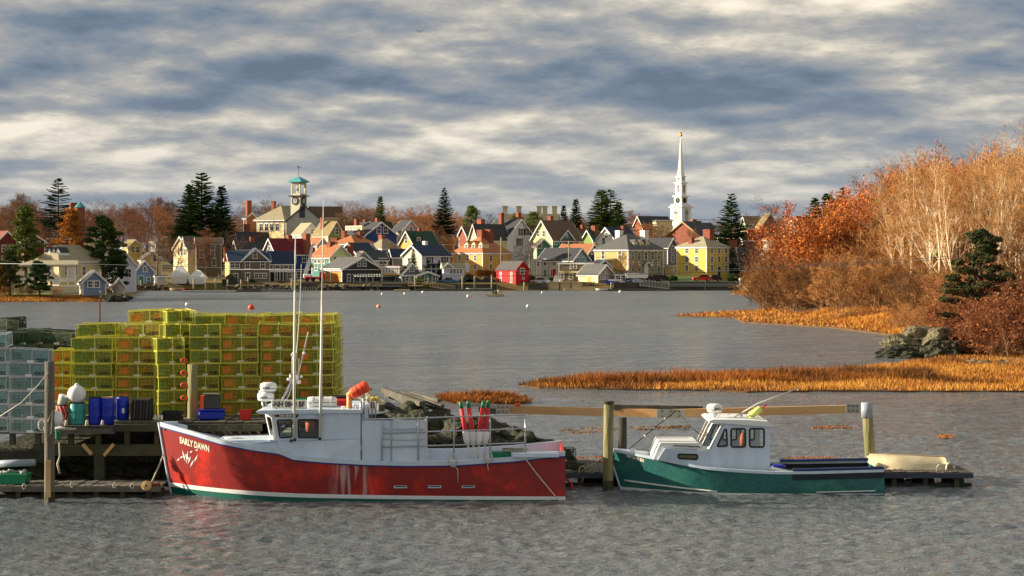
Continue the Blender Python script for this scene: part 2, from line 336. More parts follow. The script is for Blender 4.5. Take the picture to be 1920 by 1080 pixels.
lf2 = [(-104, 283.6), (-61.5, 283.8), (-61.8, 287), (-66, 290.8), (-104, 290.8)]
o = blades('left_shore_marsh', lf2, 22000, .15, .4, .06, [GRASS_D, GRASS_R, GRASS_O], seed=61, zf=lambda a_, b_: T(a_, b_) - .05); tag(o, 'orange marsh grass slope at the waterline below the left lawn', 'marsh grass'); o.name = 'shore_slope_grass'
# thin wrack and grass islets between the docks and the spit
for k, (pts, n, lab) in enumerate([
    ([(820, 748), (860, 740), (960, 744), (1000, 752), (980, 758), (860, 758)], 7000, 'reddish reed bed just behind the dark rock mound'),
    ([(1180, 801), (1240, 797), (1300, 799), (1290, 805), (1200, 806)], 900, 'thin strip of drowned grass left of the small cabin boat roof'),
    ([(1520, 802), (1560, 797), (1620, 798), (1610, 803), (1540, 805)], 500, 'thin strip of drowned grass just left of the capped pile'),
    ([(1048, 806), (1110, 801), (1160, 804), (1130, 812), (1060, 812)], 500, 'thin strip of drowned grass beside the tall pile'),
    ([(1052, 862), (1090, 852), (1145, 856), (1150, 868), (1080, 872)], 1500, 'brown weed patch behind the float by the tall pile'),
    ([(1445, 864), (1480, 857), (1560, 858), (1590, 863), (1540, 868), (1460, 869)], 1800, 'brown weed bank behind the green boat stern'),
    ([(1752, 819), (1765, 814), (1785, 815), (1792, 820), (1770, 823)], 500, 'lone tuft of orange weed on open water at right')]):
    pl = px_outline(pts); o = blades('weed_strip', pl, n, .03, .45 if k == 0 else .07, .03, [GRASS_D, GRASS_R] if k == 0 else [GRASS_D, WEED, GRASS_R], 0.0, 20 + k, lean=.9, clump=1.0); tag(o, lab, 'water weed')
# wooded bank
def bank_h(x, y):
    u = CX + x * F / y
    x0 = np.interp(y, [120, 140, 170, 200, 230, 330], [34, 33, 33.5, 33, 33, 47]); d = x - x0
    return float(np.interp(d, [-1, 0, 3, 10, 30, 60, 200], [-.6, .15, .8, 2.0, 4.2, 5.5, 6]))
bx = np.linspace(30, 230, 70); by = np.linspace(118, 345, 70)
co = np.array([[x, y, bank_h(x, y) * min(1, max(0.05, (y - 118) / 12)) + mnoise.noise(Vector((x * .15, y * .15, 3))) * .35 - (2.5 if y < 120 or y > 341 else 0)] for y in by for x in bx]); ii = np.arange(len(co)).reshape(70, 70)
idx = np.stack([ii[:-1, :-1], ii[:-1, 1:], ii[1:, 1:], ii[1:, :-1]], -1).reshape(-1, 4)
o = inst('wooded_bank', npmesh('wooded_bank', co, 4, mat('leaf litter', sr(120, 84, 50), .95, vscale=.4, col2=sr(86, 66, 42), bump=.1, bscale=5), idx, smooth=True)); o['kind'] = 'structure'

bgr = px_outline([(1470, 592), (1560, 594), (1650, 601), (1760, 618), (1840, 640), (1800, 655), (1720, 640), (1640, 622), (1560, 610), (1480, 604)])
o = blades('bank_grass', bgr, 26000, .25, .7, .04, [GRASS_D, GRASS_R, GRASS_O], seed=44, zf=lambda a_, b_: bank_h(a_, b_) * min(1, (b_ - 118) / 12) - .1); tag(o, 'rust and golden grass on the low slope between shore shelf and scrub', 'grass')
def rock(name, c, size, seed, m, label=None, cat='rock', sub=4, rough=.5, flat=.0, parent=None):
    import bmesh
    bm = bmesh.new(); bmesh.ops.create_icosphere(bm, subdivisions=sub, radius=1.0)
    for v in bm.verts:
        p = v.co.copy(); sd3 = Vector((seed * 3.1, seed * 1.7, 0))
        d = 1 + rough * (mnoise.noise(p * 1.3 + sd3) + .5 * mnoise.noise(p * 3.1 + sd3) + .3 * mnoise.noise(p * 7 + sd3)) + .18 * rough * mnoise.cell(p * 4.0 + sd3)
        v.co = Vector((p.x * size[0] * d, p.y * size[1] * d, max(p.z, -.4) * size[2] * d))
    me = bpy.data.meshes.new(name); bm.to_mesh(me); bm.free(); me.materials.append(m)
    o = inst(name, me, parent, c)
    if label: tag(o, label, cat)
    return o
lichen = mat('lichened rock', sr(66, 64, 50), .9, vscale=1.6, col2=sr(146, 136, 104), bump=.25, bscale=6, sharp=.3)
wetrock = mat('dark rockweed rock', sr(34, 36, 28), .75, vscale=1.5, col2=sr(70, 72, 46), bump=.2, bscale=6)
Yr = GY(672)
rock('boulder', (X(1748, Yr + 2), Yr + 3, .45), (2.7, 2.0, 1.35), 1, lichen, 'largest lichened boulder outcrop at the edge of the spit')
rock('boulder', (X(1702, Yr), Yr + 1, .1), (1.7, 1.2, .6), 2, wetrock, 'low dark seaweedy rock at the water end of the outcrop')
rock('boulder', (X(1772, Yr), Yr + .5, .3), (1.4, 1.2, .8), 3, wetrock, 'dark rock wedged against the right side of the largest boulder')
rock('boulder', (X(1793, Yr), GY(668), .2), (1.1, .8, .5), 4, lichen, 'small pale rock in front of the rust brown thicket')
for k in range(40):
    u = rng.uniform(1812, 1925); v = rng.uniform(676, 690); yy = GY(v)
    rock('cobble', (X(u, yy), yy, .1), (rng.uniform(.15, .4), .25, .16), k + 9, lichen if k % 3 else wetrock, 'small grey stone in the patch of stones on the right spit', 'stone', 1)['group'] = 'stones on the right spit'
# ------------------------------------------------------------------ trees
def perp(d):
    a = Vector((0, 0, 1)) if abs(d.z) < .9 else Vector((1, 0, 0)); s_ = d.cross(a).normalized(); return s_, s_.cross(d)
def bare_tree(seed, H, r0, levels=5, n0=9, start=.25, spread=.9, upw=.25, fork=(3, 4), shrink=.62, twig=.03, slender=1.0, tips=None):
    """branching skeleton: thick wood as 4-sided tapered prisms, the last level as thin blades. returns (wood, twigs) vertex arrays"""
    r = random.Random(seed); wood, tw, ends = [], [], []
    def seg(a, b, ra, rb):
        d = (b - a)
        if d.length < 1e-4: return
        s_, u_ = perp(d.normalized()); q4 = [(s_, 1), (u_, 1), (s_, -1), (u_, -1)]
        A = [a + w * (k * ra) for w, k in q4]; B = [b + w * (k * rb) for w, k in q4]
        for i in range(4): wood.extend([A[i], A[(i + 1) % 4], B[(i + 1) % 4], B[i]])
    def blade(a, b, w):
        d = (b - a).normalized(); s_ = d.cross(Vector((r.gauss(0, 1), r.gauss(0, 1), r.gauss(0, .6)))).normalized() * w
        tw.extend([a - s_, a + s_, b])
    def grow(a, d, L, ra, lev):
        steps = 3 if lev < 3 else 2; p = a; rr = ra; pts = [(p, d, rr)]
        for i in range(steps):
            d = (d + Vector((r.gauss(0, .16), r.gauss(0, .16), r.gauss(0, .08) + upw * .35))).normalized()
            q_ = p + d * (L / steps); r2 = rr * (.80 if lev < levels - 1 else .6)
            if lev >= levels - 1: blade(p, q_, max(rr, twig * .5))
            else: seg(p, q_, rr, r2)
            p, rr = q_, r2; pts.append((p, d, rr))
        if lev >= levels:
            ends.append(p); return
        k = r.randint(*fork)
        for i in range(k):
            t_ = r.uniform(.35, 1.0); bp, bd, br = pts[min(len(pts) - 1, int(t_ * len(pts)))]
            s_, u_ = perp(bd); an = r.uniform(0, 6.28); sp_ = spread * r.uniform(.5, 1.1)
            nd = (bd + (s_ * math.cos(an) + u_ * math.sin(an)) * sp_ + Vector((0, 0, upw))).normalized()
            grow(bp, nd, L * shrink * r.uniform(.75, 1.2), br * .62, lev + 1)
        grow(p, d, L * shrink * .9, rr, lev + 1)
    p = Vector((0, 0, -1)); d = Vector((0, 0, 1)); n = 8; rr = r0; pts = []
    for i in range(n):
        d = (d + Vector((r.gauss(0, .05), r.gauss(0, .05), .05))).normalized(); q_ = p + d * ((H * .82 + 1) / n); r2 = r0 * (1 - .82 * (i + 1) / n)
        seg(p, q_, rr, r2); p, rr = q_, r2; pts.append((p, rr))
    for i in range(n0):
        t_ = start + (1 - start) * (i + r.random()) / n0; j = min(n - 1, int(t_ * n)); bp, br = pts[j]; an = i * 2.4 + r.uniform(-.4, .4)
        nd = Vector((math.cos(an) * spread, math.sin(an) * spread, .45 + upw + .8 * t_)).normalized()
        grow(bp, nd, H * .30 * slender * (1.15 - .55 * t_) * r.uniform(.8, 1.15), br * .55, 1)
    grow(p, d, H * .2, rr, 2)
    return [tuple(v) for v in wood], [tuple(v) for v in tw], ends
def tree_meshes(name, wood, tw, wm_, tm_, leaf=None):
    a = npmesh(name + '_trunk', wood, 4, wm_); b = npmesh(name + '_crown', tw, 3, tm_) if leaf is None else npmesh(name + '_crown', tw, 3, tm_, mi=leaf)
    return a, b
BARK = mat('grey brown bark', sr(104, 84, 70), .9, vscale=3); BARKD = mat('dark bark', sr(70, 58, 48), .9, vscale=3)
TWB = mat('brown twigs', sr(126, 98, 72), .9, vscale=.15, col2=sr(150, 112, 78), spec=.1); TWR = mat('reddish twigs', sr(124, 82, 60), .9, vscale=.15, col2=sr(144, 98, 70), spec=.1)
TWG = mat('grey twigs', sr(98, 84, 76), .9, vscale=.2, spec=.1); TWO = mat('orange twigs', sr(160, 104, 58), .9, vscale=.15, col2=sr(174, 124, 76), spec=.1)
BIRCH = mat('pale birch bark', sr(236, 218, 184), .8, vscale=1.2, col2=sr(200, 170, 128)); TWT = mat('tan twigs', sr(200, 154, 98), .9, vscale=.12, col2=sr(164, 114, 68), spec=.1)
PROTO = {}
for k, (kind, sd_) in enumerate([('round', 11), ('round', 12), ('round', 13), ('wide', 14), ('wide', 15)]):
    if kind == 'round': w_, t_, _ = bare_tree(sd_, 10, .22, 5, 13, .12, .85, .22, (3, 4), .62, .04)
    else: w_, t_, _ = bare_tree(sd_, 10, .26, 5, 9, .28, 1.15, .12, (3, 4), .64, .035, 1.15)
    for cn, tm_ in (('brown', TWB), ('red', TWR), ('grey', TWG), ('orange', TWO)):
        PROTO[(kind, cn, sd_)] = tree_meshes('bare_tree', w_, t_, BARKD if cn == 'grey' else BARK, tm_)
def topz(me):
    a = np.empty(len(me.vertices) * 3, np.float32); me.vertices.foreach_get('co', a); return float(a.reshape(-1, 3)[:, 2].max())
TOPZ = {k: topz(v[1]) for k, v in PROTO.items()}
print('twigs', len(t_) // 3, 'wood', len(w_) // 4, TOPZ)
def place_tree(meshes, loc, sc_, rz, label, cat='tree', group=None, name='bare_tree', sxy=None):
    t_ = thing(name, label, cat, loc, rz, group); t_.scale = (sxy or sc_, sxy or sc_, sc_)
    inst('trunk', meshes[0], t_); inst('crown', meshes[1], t_); return t_
KEYS = {c: [k for k in PROTO if k[1] == c] for c in ('brown', 'red', 'grey', 'orange')}
def far_tree(u, vtop, Y, col, label, group=None, wide=None, base=None, kind=None):
    x = X(u, Y); z0 = T(x, Y) if base is None else base; h = Z(vtop, Y) - z0; ks = [k for k in KEYS[col] if kind is None or k[0] == kind]
    k = rng.choice(ks); top = TOPZ[k]; s_ = h / top
    return place_tree(PROTO[k], (x, Y, z0), s_, rng.uniform(0, 6.28), label, 'tree', group, sxy=s_ * (wide or 1))
# skyline wood behind the town
skyl = [(-20, 372), (40, 360), (75, 372), (160, 386), (205, 368), (260, 374), (310, 364), (345, 384), (440, 392), (490, 362), (520, 380), (600, 388), (640, 378), (690, 376), (750, 384), (800, 380), (850, 388), (900, 394), (960, 390), (1020, 402), (1080, 398), (1150, 392), (1190, 390), (1230, 402), (1345, 408), (1400, 404), (1450, 400), (1530, 398), (1640, 380)]
def sky_v(u): return float(np.interp(u, [p[0] for p in skyl], [p[1] for p in skyl]))
NTR = 0
for row, (Y0, n, dv, cols) in enumerate([(640, 80, 0, ['brown', 'grey', 'brown', 'red']), (580, 66, 10, ['brown', 'red', 'brown', 'orange']), (530, 66, 20, ['red', 'brown', 'orange', 'brown']), (485, 44, 44, ['brown', 'red', 'brown'])]):
    for i in range(n):
        u = -430 + 2020 * (i + rng.uniform(-.35, .35)) / n; Y = Y0 + rng.uniform(-22, 22)
        if row < 3 and 486 < u < 622 and Y < 560: continue
        if row == 3 and 445 < u < 1000 and not (780 < u < 900): continue
        if row >= 2 and 880 < u < 1500: continue
        if 1235 < u < 1320 and row < 2: dvx = 16
        else: dvx = 0
        c = 'orange' if (730 < u < 900 and rng.random() < .65) else ('red' if 150 < u < 460 and rng.random() < .35 else rng.choice(cols))
        far_tree(u, sky_v(u) + dv + dvx + rng.uniform(-3, 9), Y, c, '%s bare %s tree on the skyline %s' % (['farthest', 'rearmost but one', 'nearer', 'nearest'][row], {'brown': 'brown', 'grey': 'grey', 'red': 'reddish', 'orange': 'orange tinted'}[c], lm(u)), 'bare trees on the skyline ' + lm(u), wide=1.25)
# trees that stand out
for (u, vt, Y, c, lab, kd, w) in [
    (505, 361, 545, 'grey', 'wide dark bare tree just left of the clock tower roof', 'wide', 1.2), (45, 358, 560, 'brown', 'large bare tree on the skyline at far left', 'round', 1.2),
    (300, 360, 550, 'grey', 'tall grey bare tree left of the big double topped spruce', 'wide', 1.2), (660, 374, 540, 'brown', 'pale bare tree right of the meeting house roof', 'wide', 1.1),
    (430, 430, 425, 'grey', 'dark bare tree behind the yellow gable end', 'wide', 1.1), (330, 440, 415, 'brown', 'bare tree in front of the cream gabled house', 'wide', 1.3), (295, 430, 420, 'brown', 'bare spreading tree above the small white garage', 'wide', 1.3), (385, 425, 430, 'red', 'reddish bare tree over the brown shingled house', 'round', 1.2),
    (985, 437, 402, 'grey', 'gnarled bare tree between the golden house and the red shed', 'wide', .8), (955, 470, 403, 'brown', 'thin bare tree against the golden house end wall', 'round', .9),
    (1165, 470, 398, 'orange', 'small yellowish tree in front of the olive mansion corner', 'round', 1.0), (1190, 482, 399, 'brown', 'thin bare tree before the shuttered mansion front', 'round', .9), (1215, 412, 455, 'orange', 'russet bare tree behind the white mansion chimneys', 'round', 1.2), (1240, 420, 452, 'red', 'reddish bare tree left of the brick gable', 'round', 1.1),
    (1300, 424, 470, 'brown', 'bare tree touching the brick gable', 'round', .8), (735, 452, 420, 'red', 'thin reddish tree beside the beige hipped roof', 'round', .7), (510, 412, 470, 'brown', 'pale bare tree in front of the meeting house wall', 'wide', 1.1), (560, 420, 462, 'brown', 'bare tree under the meeting house gable', 'wide', 1.0),
    (860, 462, 425, 'orange', 'orange tinted bush tree left of the golden house', 'round', 1.4), (842, 440, 440, 'orange', 'rounded orange tree behind the navy roofed white house', 'round', 1.4), (1400, 470, 410, 'red', 'reddish bare tree over the dark red house', 'round', 1.3), (1420, 455, 415, 'brown', 'bare tree beside the small white gabled house', 'wide', 1.2),
    (1475, 362, 330, 'grey', 'large spreading bare tree at the left end of the wooded bank', 'wide', 1.15)]:
    far_tree(u, vt, Y, c, lab, kind=kd, wide=w)

# evergreens
def conifer(seed, H, rad, density=1.0, droop=.15, ragged=.3, base=.06, leaf=.34):
    r = random.Random(seed); wood, lf, mi = [], [], []
    def seg(a, b, ra, rb):
        s_, u_ = perp((b - a).normalized()); q4 = [(s_, 1), (u_, 1), (s_, -1), (u_, -1)]
        A = [a + w * (k * ra) for w, k in q4]; B = [b + w * (k * rb) for w, k in q4]
        for i in range(4): wood.extend([A[i], A[(i + 1) % 4], B[(i + 1) % 4], B[i]])
    seg(Vector((0, 0, -1)), Vector((0, 0, H * .98)), H * .022, .03)
    z = H * base
    while z < H * .985:
        t_ = z / H; L0 = rad * (1 - t_) ** .82 * (1 if t_ > .14 else .8); nb = max(3, int(7 * density * (1 - t_ * .5)))
        a0 = r.uniform(0, 6.28)
        for i in range(nb):
            an = a0 + 6.28 * i / nb + r.uniform(-.25, .25); L = L0 * (1 + r.uniform(-ragged, ragged) ) + .15
            dirv = Vector((math.cos(an), math.sin(an), .28 * t_ + .1)); a = Vector((0, 0, z)); b = a + Vector((dirv.x * L, dirv.y * L, dirv.z * L - droop * L + r.uniform(-.1, .1)))
            seg(a, b, .035, .012)
            ns = max(3, int(L / (leaf * .42))); d = (b - a).normalized(); s_, _ = perp(d)
            for k in range(ns):
                tt_ = (k + r.random()) / ns
                if tt_ < .12: continue
                c = a + (b - a) * tt_; wd = leaf * (1.15 - .55 * tt_) * (1.5 if L > 1.5 else 1)
                for sg in (-1, 1, -1, 1):
                    o = d * wd * .75 + s_ * sg * wd * r.uniform(.5, 1.0) + Vector((0, 0, r.uniform(-.30, .08) * wd)); w2 = d * leaf * .22 + Vector((0, 0, leaf * .14 * r.uniform(.4, 1.6)))
                    lf.extend([c - w2, c + w2, c + o]); mi.append(0 if r.random() < .6 else 1)
        z += H * .0165 * r.uniform(.5, 1.5) / max(.6, density)
    return [tuple(v) for v in wood], [tuple(v) for v in lf], mi
NG = mat('deep green needles', sr(42, 70, 36), .8, vscale=.3, spec=.2); NG2 = mat('olive needles', sr(74, 92, 34), .8, vscale=.3, spec=.2); NB = mat('blue green needles', sr(30, 50, 44), .8, vscale=.3, spec=.2); NG3 = mat('bright pine needles', sr(106, 118, 44), .8, vscale=.3, spec=.2)
NY = mat('golden foliage', sr(178, 124, 50), .9, vscale=.3, col2=sr(150, 92, 40), spec=.1)
CON = []
for sd_, rad, dn, dr, rg in ((1, 3.1, 1.0, .12, .30), (2, 2.6, 1.1, .1, .22), (3, 3.6, .8, .18, .42), (4, 2.2, 1.2, .1, .2)):
    w_, l_, mi = conifer(sd_, 10, rad, dn, dr, rg); CON.append((w_, l_, mi))
def con_mesh(i, a, b):
    w_, l_, mi = CON[i]; return (npmesh('conifer_trunk', w_, 4, BARKD), npmesh('conifer_crown', l_, 3, [a, b], mi=mi))
CM = {(i, c): con_mesh(i, *m_) for i in range(4) for c, m_ in (('g', (NG, NG2)), ('b', (NB, NG)), ('y', (NG2, NG3)))}
def conif(u, vt, Y, i, c, label, wide=1.0, base=None, name='spruce_tree'):
    x = X(u, Y); z0 = (T(x, Y) if base is None else base) - .2; h = Z(vt, Y) - z0
    return place_tree(CM[(i, c)], (x, Y, z0), h / 10, rng.uniform(0, 6.28), label, 'evergreen tree', None, name, sxy=h / 10 * wide)
for a in [(109, 335, 520, 2, 'b', 'dark open branched spruce on the skyline at left', 1.15), (378, 322, 470, 0, 'g', 'tallest dark spruce left of the clock tower', 1.35), (356, 345, 472, 3, 'g', 'narrow shoulder spruce on the left of the tallest spruce', 1.3), (416, 347, 474, 3, 'b', 'thin spruce top on the right of the tallest spruce', 1.1),
          (713, 367, 480, 1, 'y', 'pointed spruce above the blue houses', .72), (833, 350, 520, 0, 'b', 'dark spruce on the skyline above the orange wood', .75), (1128, 355, 500, 3, 'y', 'left of two spruces on the hill left of the steeple', 1.7), (1145, 356, 505, 2, 'g', 'right of two spruces on the hill left of the steeple', 1.2), (1080, 372, 515, 3, 'g', 'small spruce on the skyline between chimneys and hill spruces', 1.0), (1057, 384, 520, 3, 'g', 'smallest pointed spruce by the pale skyline chimneys', .9),
          (1160, 378, 480, 1, 'g', 'dull green spruce beside the hill spruces', 1.0), (1371, 361, 440, 0, 'g', 'big dark spruce between steeple and wooded bank', 1.05), (1377, 468, 405, 1, 'b', 'short blue green spruce beside the yellow mansion', .85), (775, 466, 401, 1, 'y', 'young spruce before the white gable', .8),
          (803, 487, 399, 3, 'b', 'dark clipped conifer left of the white house porch', .9), (823, 487, 399, 3, 'b', 'dark clipped conifer right of the white house porch', .9), (1580, 350, 345, 0, 'g', 'tallest spruce over the red thicket', .8), (1552, 362, 350, 1, 'g', 'broad spruce in the middle over the red thicket', 1.3), (1528, 370, 352, 3, 'g', 'leftmost spruce over the red thicket', 1.1), (1565, 372, 348, 1, 'b', 'shaded spruce low over the red thicket', 1.3),
          (1662, 335, 335, 3, 'b', 'thin dark spruce tip beside the pink birch', .5)]:
    b_ = 3.0 if a[0] > 1500 else None
    conif(a[0], a[1], a[2], a[3], a[4], a[5], a[6], b_)

def puffs(seed, cl, n, size, flat=.7):                     # leaf-sized faces scattered through overlapping clumps
    r = np.random.default_rng(seed); out = []
    vol = np.array([c[3] ** 2 for c in cl]); vol = vol / vol.sum()
    for (cx_, cy_, cz_, rr), pr in zip(cl, vol):
        k = int(n * pr); d = r.normal(size=(k, 3)); d /= np.linalg.norm(d, axis=1)[:, None]; rad = rr * (r.random(k) ** .33 * .75 + .25 + r.normal(0, .07, k)); c = np.array([cx_, cy_, cz_]) + d * rad[:, None] * np.array([1, 1, flat])
        e1 = r.normal(size=(k, 3)); e2 = r.normal(size=(k, 3)); e1 *= (size / np.linalg.norm(e1, axis=1))[:, None]; e2 *= (size / np.linalg.norm(e2, axis=1))[:, None]
        out.append(np.stack([c, c + e1, c + e2], 1))
    return np.concatenate(out).reshape(-1, 3)
def pine(seed, H, wid, n=9000, size=.28, lo=.3):
    r = random.Random(seed); mb = MB(); cl = []; mb.tube([(0, 0, -1), (.1, 0, H * .4), (-.15, .1, H * .7), (0, 0, H * .93)], [H * .028, H * .022, H * .014, .04], 7)
    for i in range(34):
        t_ = lo + (1 - lo) * (i + r.random()) / 34; an = i * 2.4 + r.uniform(-.5, .5); L = wid * (1 - ((t_ - lo) / (1 - lo)) ** 1.7) * r.uniform(.45, 1.05) + .4
        z = H * t_; e = Vector((math.cos(an) * L, math.sin(an) * L, z + L * .12)); mb.tube([(0, 0, z - .3), tuple(e)], [.09, .03], 4)
        for f_ in (.45, .75, 1.0): cl.append((e.x * f_ + r.gauss(0, .2), e.y * f_ + r.gauss(0, .2), z + L * .12 * f_ + .1, (.55 + .35 * r.random()) * (H / 12)))
    cl.append((0, 0, H * .95, .6))
    return mb, puffs(seed, cl, n, size, .45)
def puff_tree(name, mb, tri, loc, m1, m2, label, cat, rz=0.0):
    t_ = thing(name, label, cat, loc, rz); me = mb.mesh('trunk', BARKD); inst('trunk', me, t_)
    k = len(tri) // 3; mi = (nr.random(k) < .4).astype(np.int32); inst('crown', npmesh('crown', tri, 3, [m1, m2], mi=mi), t_); return t_
for (u, vt, Y, wid, n, m1, m2, nm, lab, lo) in [
    (48, 390, 306, 3.6, 16000, NG3, NG2, 'pine_tree', 'sunlit yellow green pine left of the bungalow', .22), (193, 408, 312, 4.6, 20000, NG2, NG, 'pine_tree', 'big spreading dark pine right of the bungalow', .3), (215, 470, 322, 2.6, 8000, NB, NG, 'pine_tree', 'drooping blue green evergreen before the white house', .1),
    (135, 396, 312, 3.4, 11000, NY, NY, 'larch_tree', 'golden larch rising behind the bungalow roof', .2), (18, 468, 292, 2.2, 7000, NG2, BARKD, 'pine_tree', 'small dark olive pine at the far left shore', .15), (74, 492, 290, 1.9, 6000, NG, NG2, 'pine_tree', 'low dark evergreen in front of the bungalow porch', .15), (-2, 500, 291, 1.6, 4000, NY, NG2, 'shrub_tree', 'brown autumn shrub at the left picture edge', .1),
    (885, 388, 500, 4.2, 9000, NG3, NG2, 'oak_tree', 'olive green round tree on the skyline over the golden house', .3), (1000, 398, 505, 4.0, 6000, NG3, NG2, 'oak_tree', 'olive green tree behind the pale green house chimney', .3), (970, 402, 500, 3.0, 4000, NG2, NG, 'oak_tree', 'dark green tree below the pale skyline chimneys', .3)]:
    x = X(u, Y); z0 = T(x, Y); H = Z(vt, Y) - z0; mb, tri = pine(int(u) + 50, H, wid, n, .26, lo)
    puff_tree(nm, mb, tri, (x, Y, z0), m1, m2, lab, 'tree')

# ------------------------------------------------------------------ the wooded bank on the right
birch = []
for sd_ in (31, 32, 33, 34):
    w_, t_, _ = bare_tree(sd_, 12, .18, 5, 13, .28, .6, .25, (2, 4), .62, .03, .62); birch.append(tree_meshes('birch', w_, t_, BIRCH, TWT))
def crooked(seed, H, n, cols):                                     # tangled multi-stemmed thicket
    r = random.Random(seed); wood = []; tw = []
    for s_ in range(n):
        w_, t_, _ = bare_tree(seed * 10 + s_, H * r.uniform(.6, 1.05), .05, 4, 9, .12, .8, .12, (3, 4), .66, .03, 1.1)
        ox, oy = r.gauss(0, H * .28), r.gauss(0, H * .28); a = r.uniform(0, 6.28); ti = r.uniform(0, .45); M = Matrix.Translation((ox, oy, 0)) @ Matrix.Rotation(a, 4, 'Z') @ Matrix.Rotation(ti, 4, 'X')
        wood += [tuple(M @ Vector(v)) for v in w_]; tw += [tuple(M @ Vector(v)) for v in t_]
    return wood, tw
REDL = mat('red orange bittersweet leaves', sr(194, 92, 40), .85, vscale=.3, col2=sr(200, 134, 70), spec=.1); RUSTL = mat('rust brown leaves', sr(150, 84, 50), .9, vscale=.4, col2=sr(172, 110, 70), spec=.1); TANW = mat('tan stems', sr(176, 136, 92), .9, vscale=.8, col2=sr(128, 94, 62)); DKW = mat('dim brown stems', sr(122, 92, 64), .9); TWS = mat('scrub twigs', sr(136, 100, 64), .9, vscale=.15, col2=sr(112, 78, 50), spec=.1)
thick = []
for sd_ in (41, 42, 43):
    w_, t_ = crooked(sd_, 4.2, 6, None); thick.append((w_, t_))
def thick_mesh(i, wmt, tmt, leafm=None, nleaf=0, size=.1):
    w_, t_ = thick[i]; a = npmesh('thicket_stems', w_, 4, wmt)
    if leafm:
        t3 = np.array(t_).reshape(-1, 3, 3); pick = nr.integers(0, len(t3), nleaf); c = t3[pick, 2] + nr.normal(0, .12, (nleaf, 3)); e1 = nr.normal(0, size, (nleaf, 3)); e2 = nr.normal(0, size, (nleaf, 3))
        tri = np.concatenate([t3, np.stack([c, c + e1, c + e2], 1)]); mi = np.concatenate([np.zeros(len(t3), int), np.ones(nleaf, int)]); return a, npmesh('thicket_crown', tri.reshape(-1, 3), 3, [tmt, leafm], mi=mi)
    return a, npmesh('thicket_crown', t_, 3, tmt)
TH = {'tan': [thick_mesh(i, TANW, TWT) for i in range(3)], 'dim': [thick_mesh(i, DKW, TWS) for i in range(3)], 'red': [thick_mesh(i, DKW, TWO, REDL, 9000, .055) for i in range(3)], 'rust': [thick_mesh(i, DKW, TWR, RUSTL, 4500, .06) for i in range(3)]}
canopy = [(1430, 500), (1500, 440), (1560, 400), (1620, 372), (1680, 335), (1720, 306), (1800, 296), (1860, 290), (1925, 268), (2100, 256)]
def can_v(u): return float(np.interp(u, [p[0] for p in canopy], [p[1] for p in canopy]))
nb = 0
for row, (Ya, n, u0) in enumerate([(320, 16, 1640), (275, 22, 1620), (235, 26, 1640), (205, 26, 1680), (182, 22, 1730)]):
    for i in range(n):
        u = u0 + (2080 - u0) * (i + rng.uniform(-.4, .4)) / n; Y = Ya + rng.uniform(-14, 14); x = X(u, Y); z0 = bank_h(x, Y) * min(1, (Y - 118) / 12)
        vt = can_v(u) + rng.uniform(0, 26) + (4 - row) * 3; h = Z(vt, Y) - z0
        place_tree(birch[rng.randrange(4)], (x, Y, z0), h / 12.6, rng.uniform(0, 6.28), 'slender pale tree in the %s rank of the right wood %s' % (['rear', 'fourth', 'middle', 'second', 'front'][row], lr(u)), 'tree', 'slender pale trees of the right wood ' + lr(u), 'birch_tree', sxy=h / 12.6 * rng.uniform(1.0, 1.35)); nb += 1
def thicket(u, v, Y, h, kind, i, label, group=None, wide=1.2):
    x = X(u, Y); z0 = bank_h(x, Y) * min(1, max(.05, (Y - 118) / 12)) if v is None else Z(v, Y)
    s_ = h / 4.6; return place_tree(TH[kind][i % 3], (x, Y, z0 - .1), s_, rng.uniform(0, 6.28), label, 'shrub', group, 'thicket', sxy=s_ * wide)
for i in range(26):
    u = rng.uniform(1690, 1870); Y = float(np.interp(u, [1690, 1870], [168, 142])) + rng.uniform(-6, 10)
    thicket(u, None, Y, rng.uniform(1.8, 3.2), 'tan', i, 'low tan brush on the slope behind the boulder outcrop', 'low tan brush behind the boulders')
# leading edge of the bank from far to near, brown scrub
for i in range(90):
    f_ = i / 89; u = 1440 + 400 * f_ + rng.uniform(-16, 16); Y = float(np.interp(u, [1430, 1500, 1640, 1760, 1850], [246, 219, 196, 166, 146])) + rng.uniform(-5, 24)
    hmax = np.interp(u, [1430, 1480, 1600, 1850], [5.5, 6.5, 5.5, 4.0])
    thicket(u, None, Y, hmax * rng.uniform(.7, 1.1), 'dim' if rng.random() < .55 else 'tan', i, 'brown leafless scrub along the foot of the wooded bank ' + lr(u), 'leafless scrub of the bank ' + lr(u))
for i in range(60):
    u = rng.uniform(1450, 1900); Y = float(np.interp(u, [1430, 1500, 1640, 1900], [285, 260, 235, 190])) + rng.uniform(-8, 14)
    thicket(u, None, Y, rng.uniform(7, 9.5) * np.interp(u, [1450, 1550, 1900], [.8, 1.1, 1]), ('rust' if 1490 < u < 1660 and rng.random() < .75 else 'tan' if rng.random() < .7 else 'dim'), i, 'tall tan leafless thicket halfway up the bank ' + lr(u), 'tall tan thickets of the bank ' + lr(u))
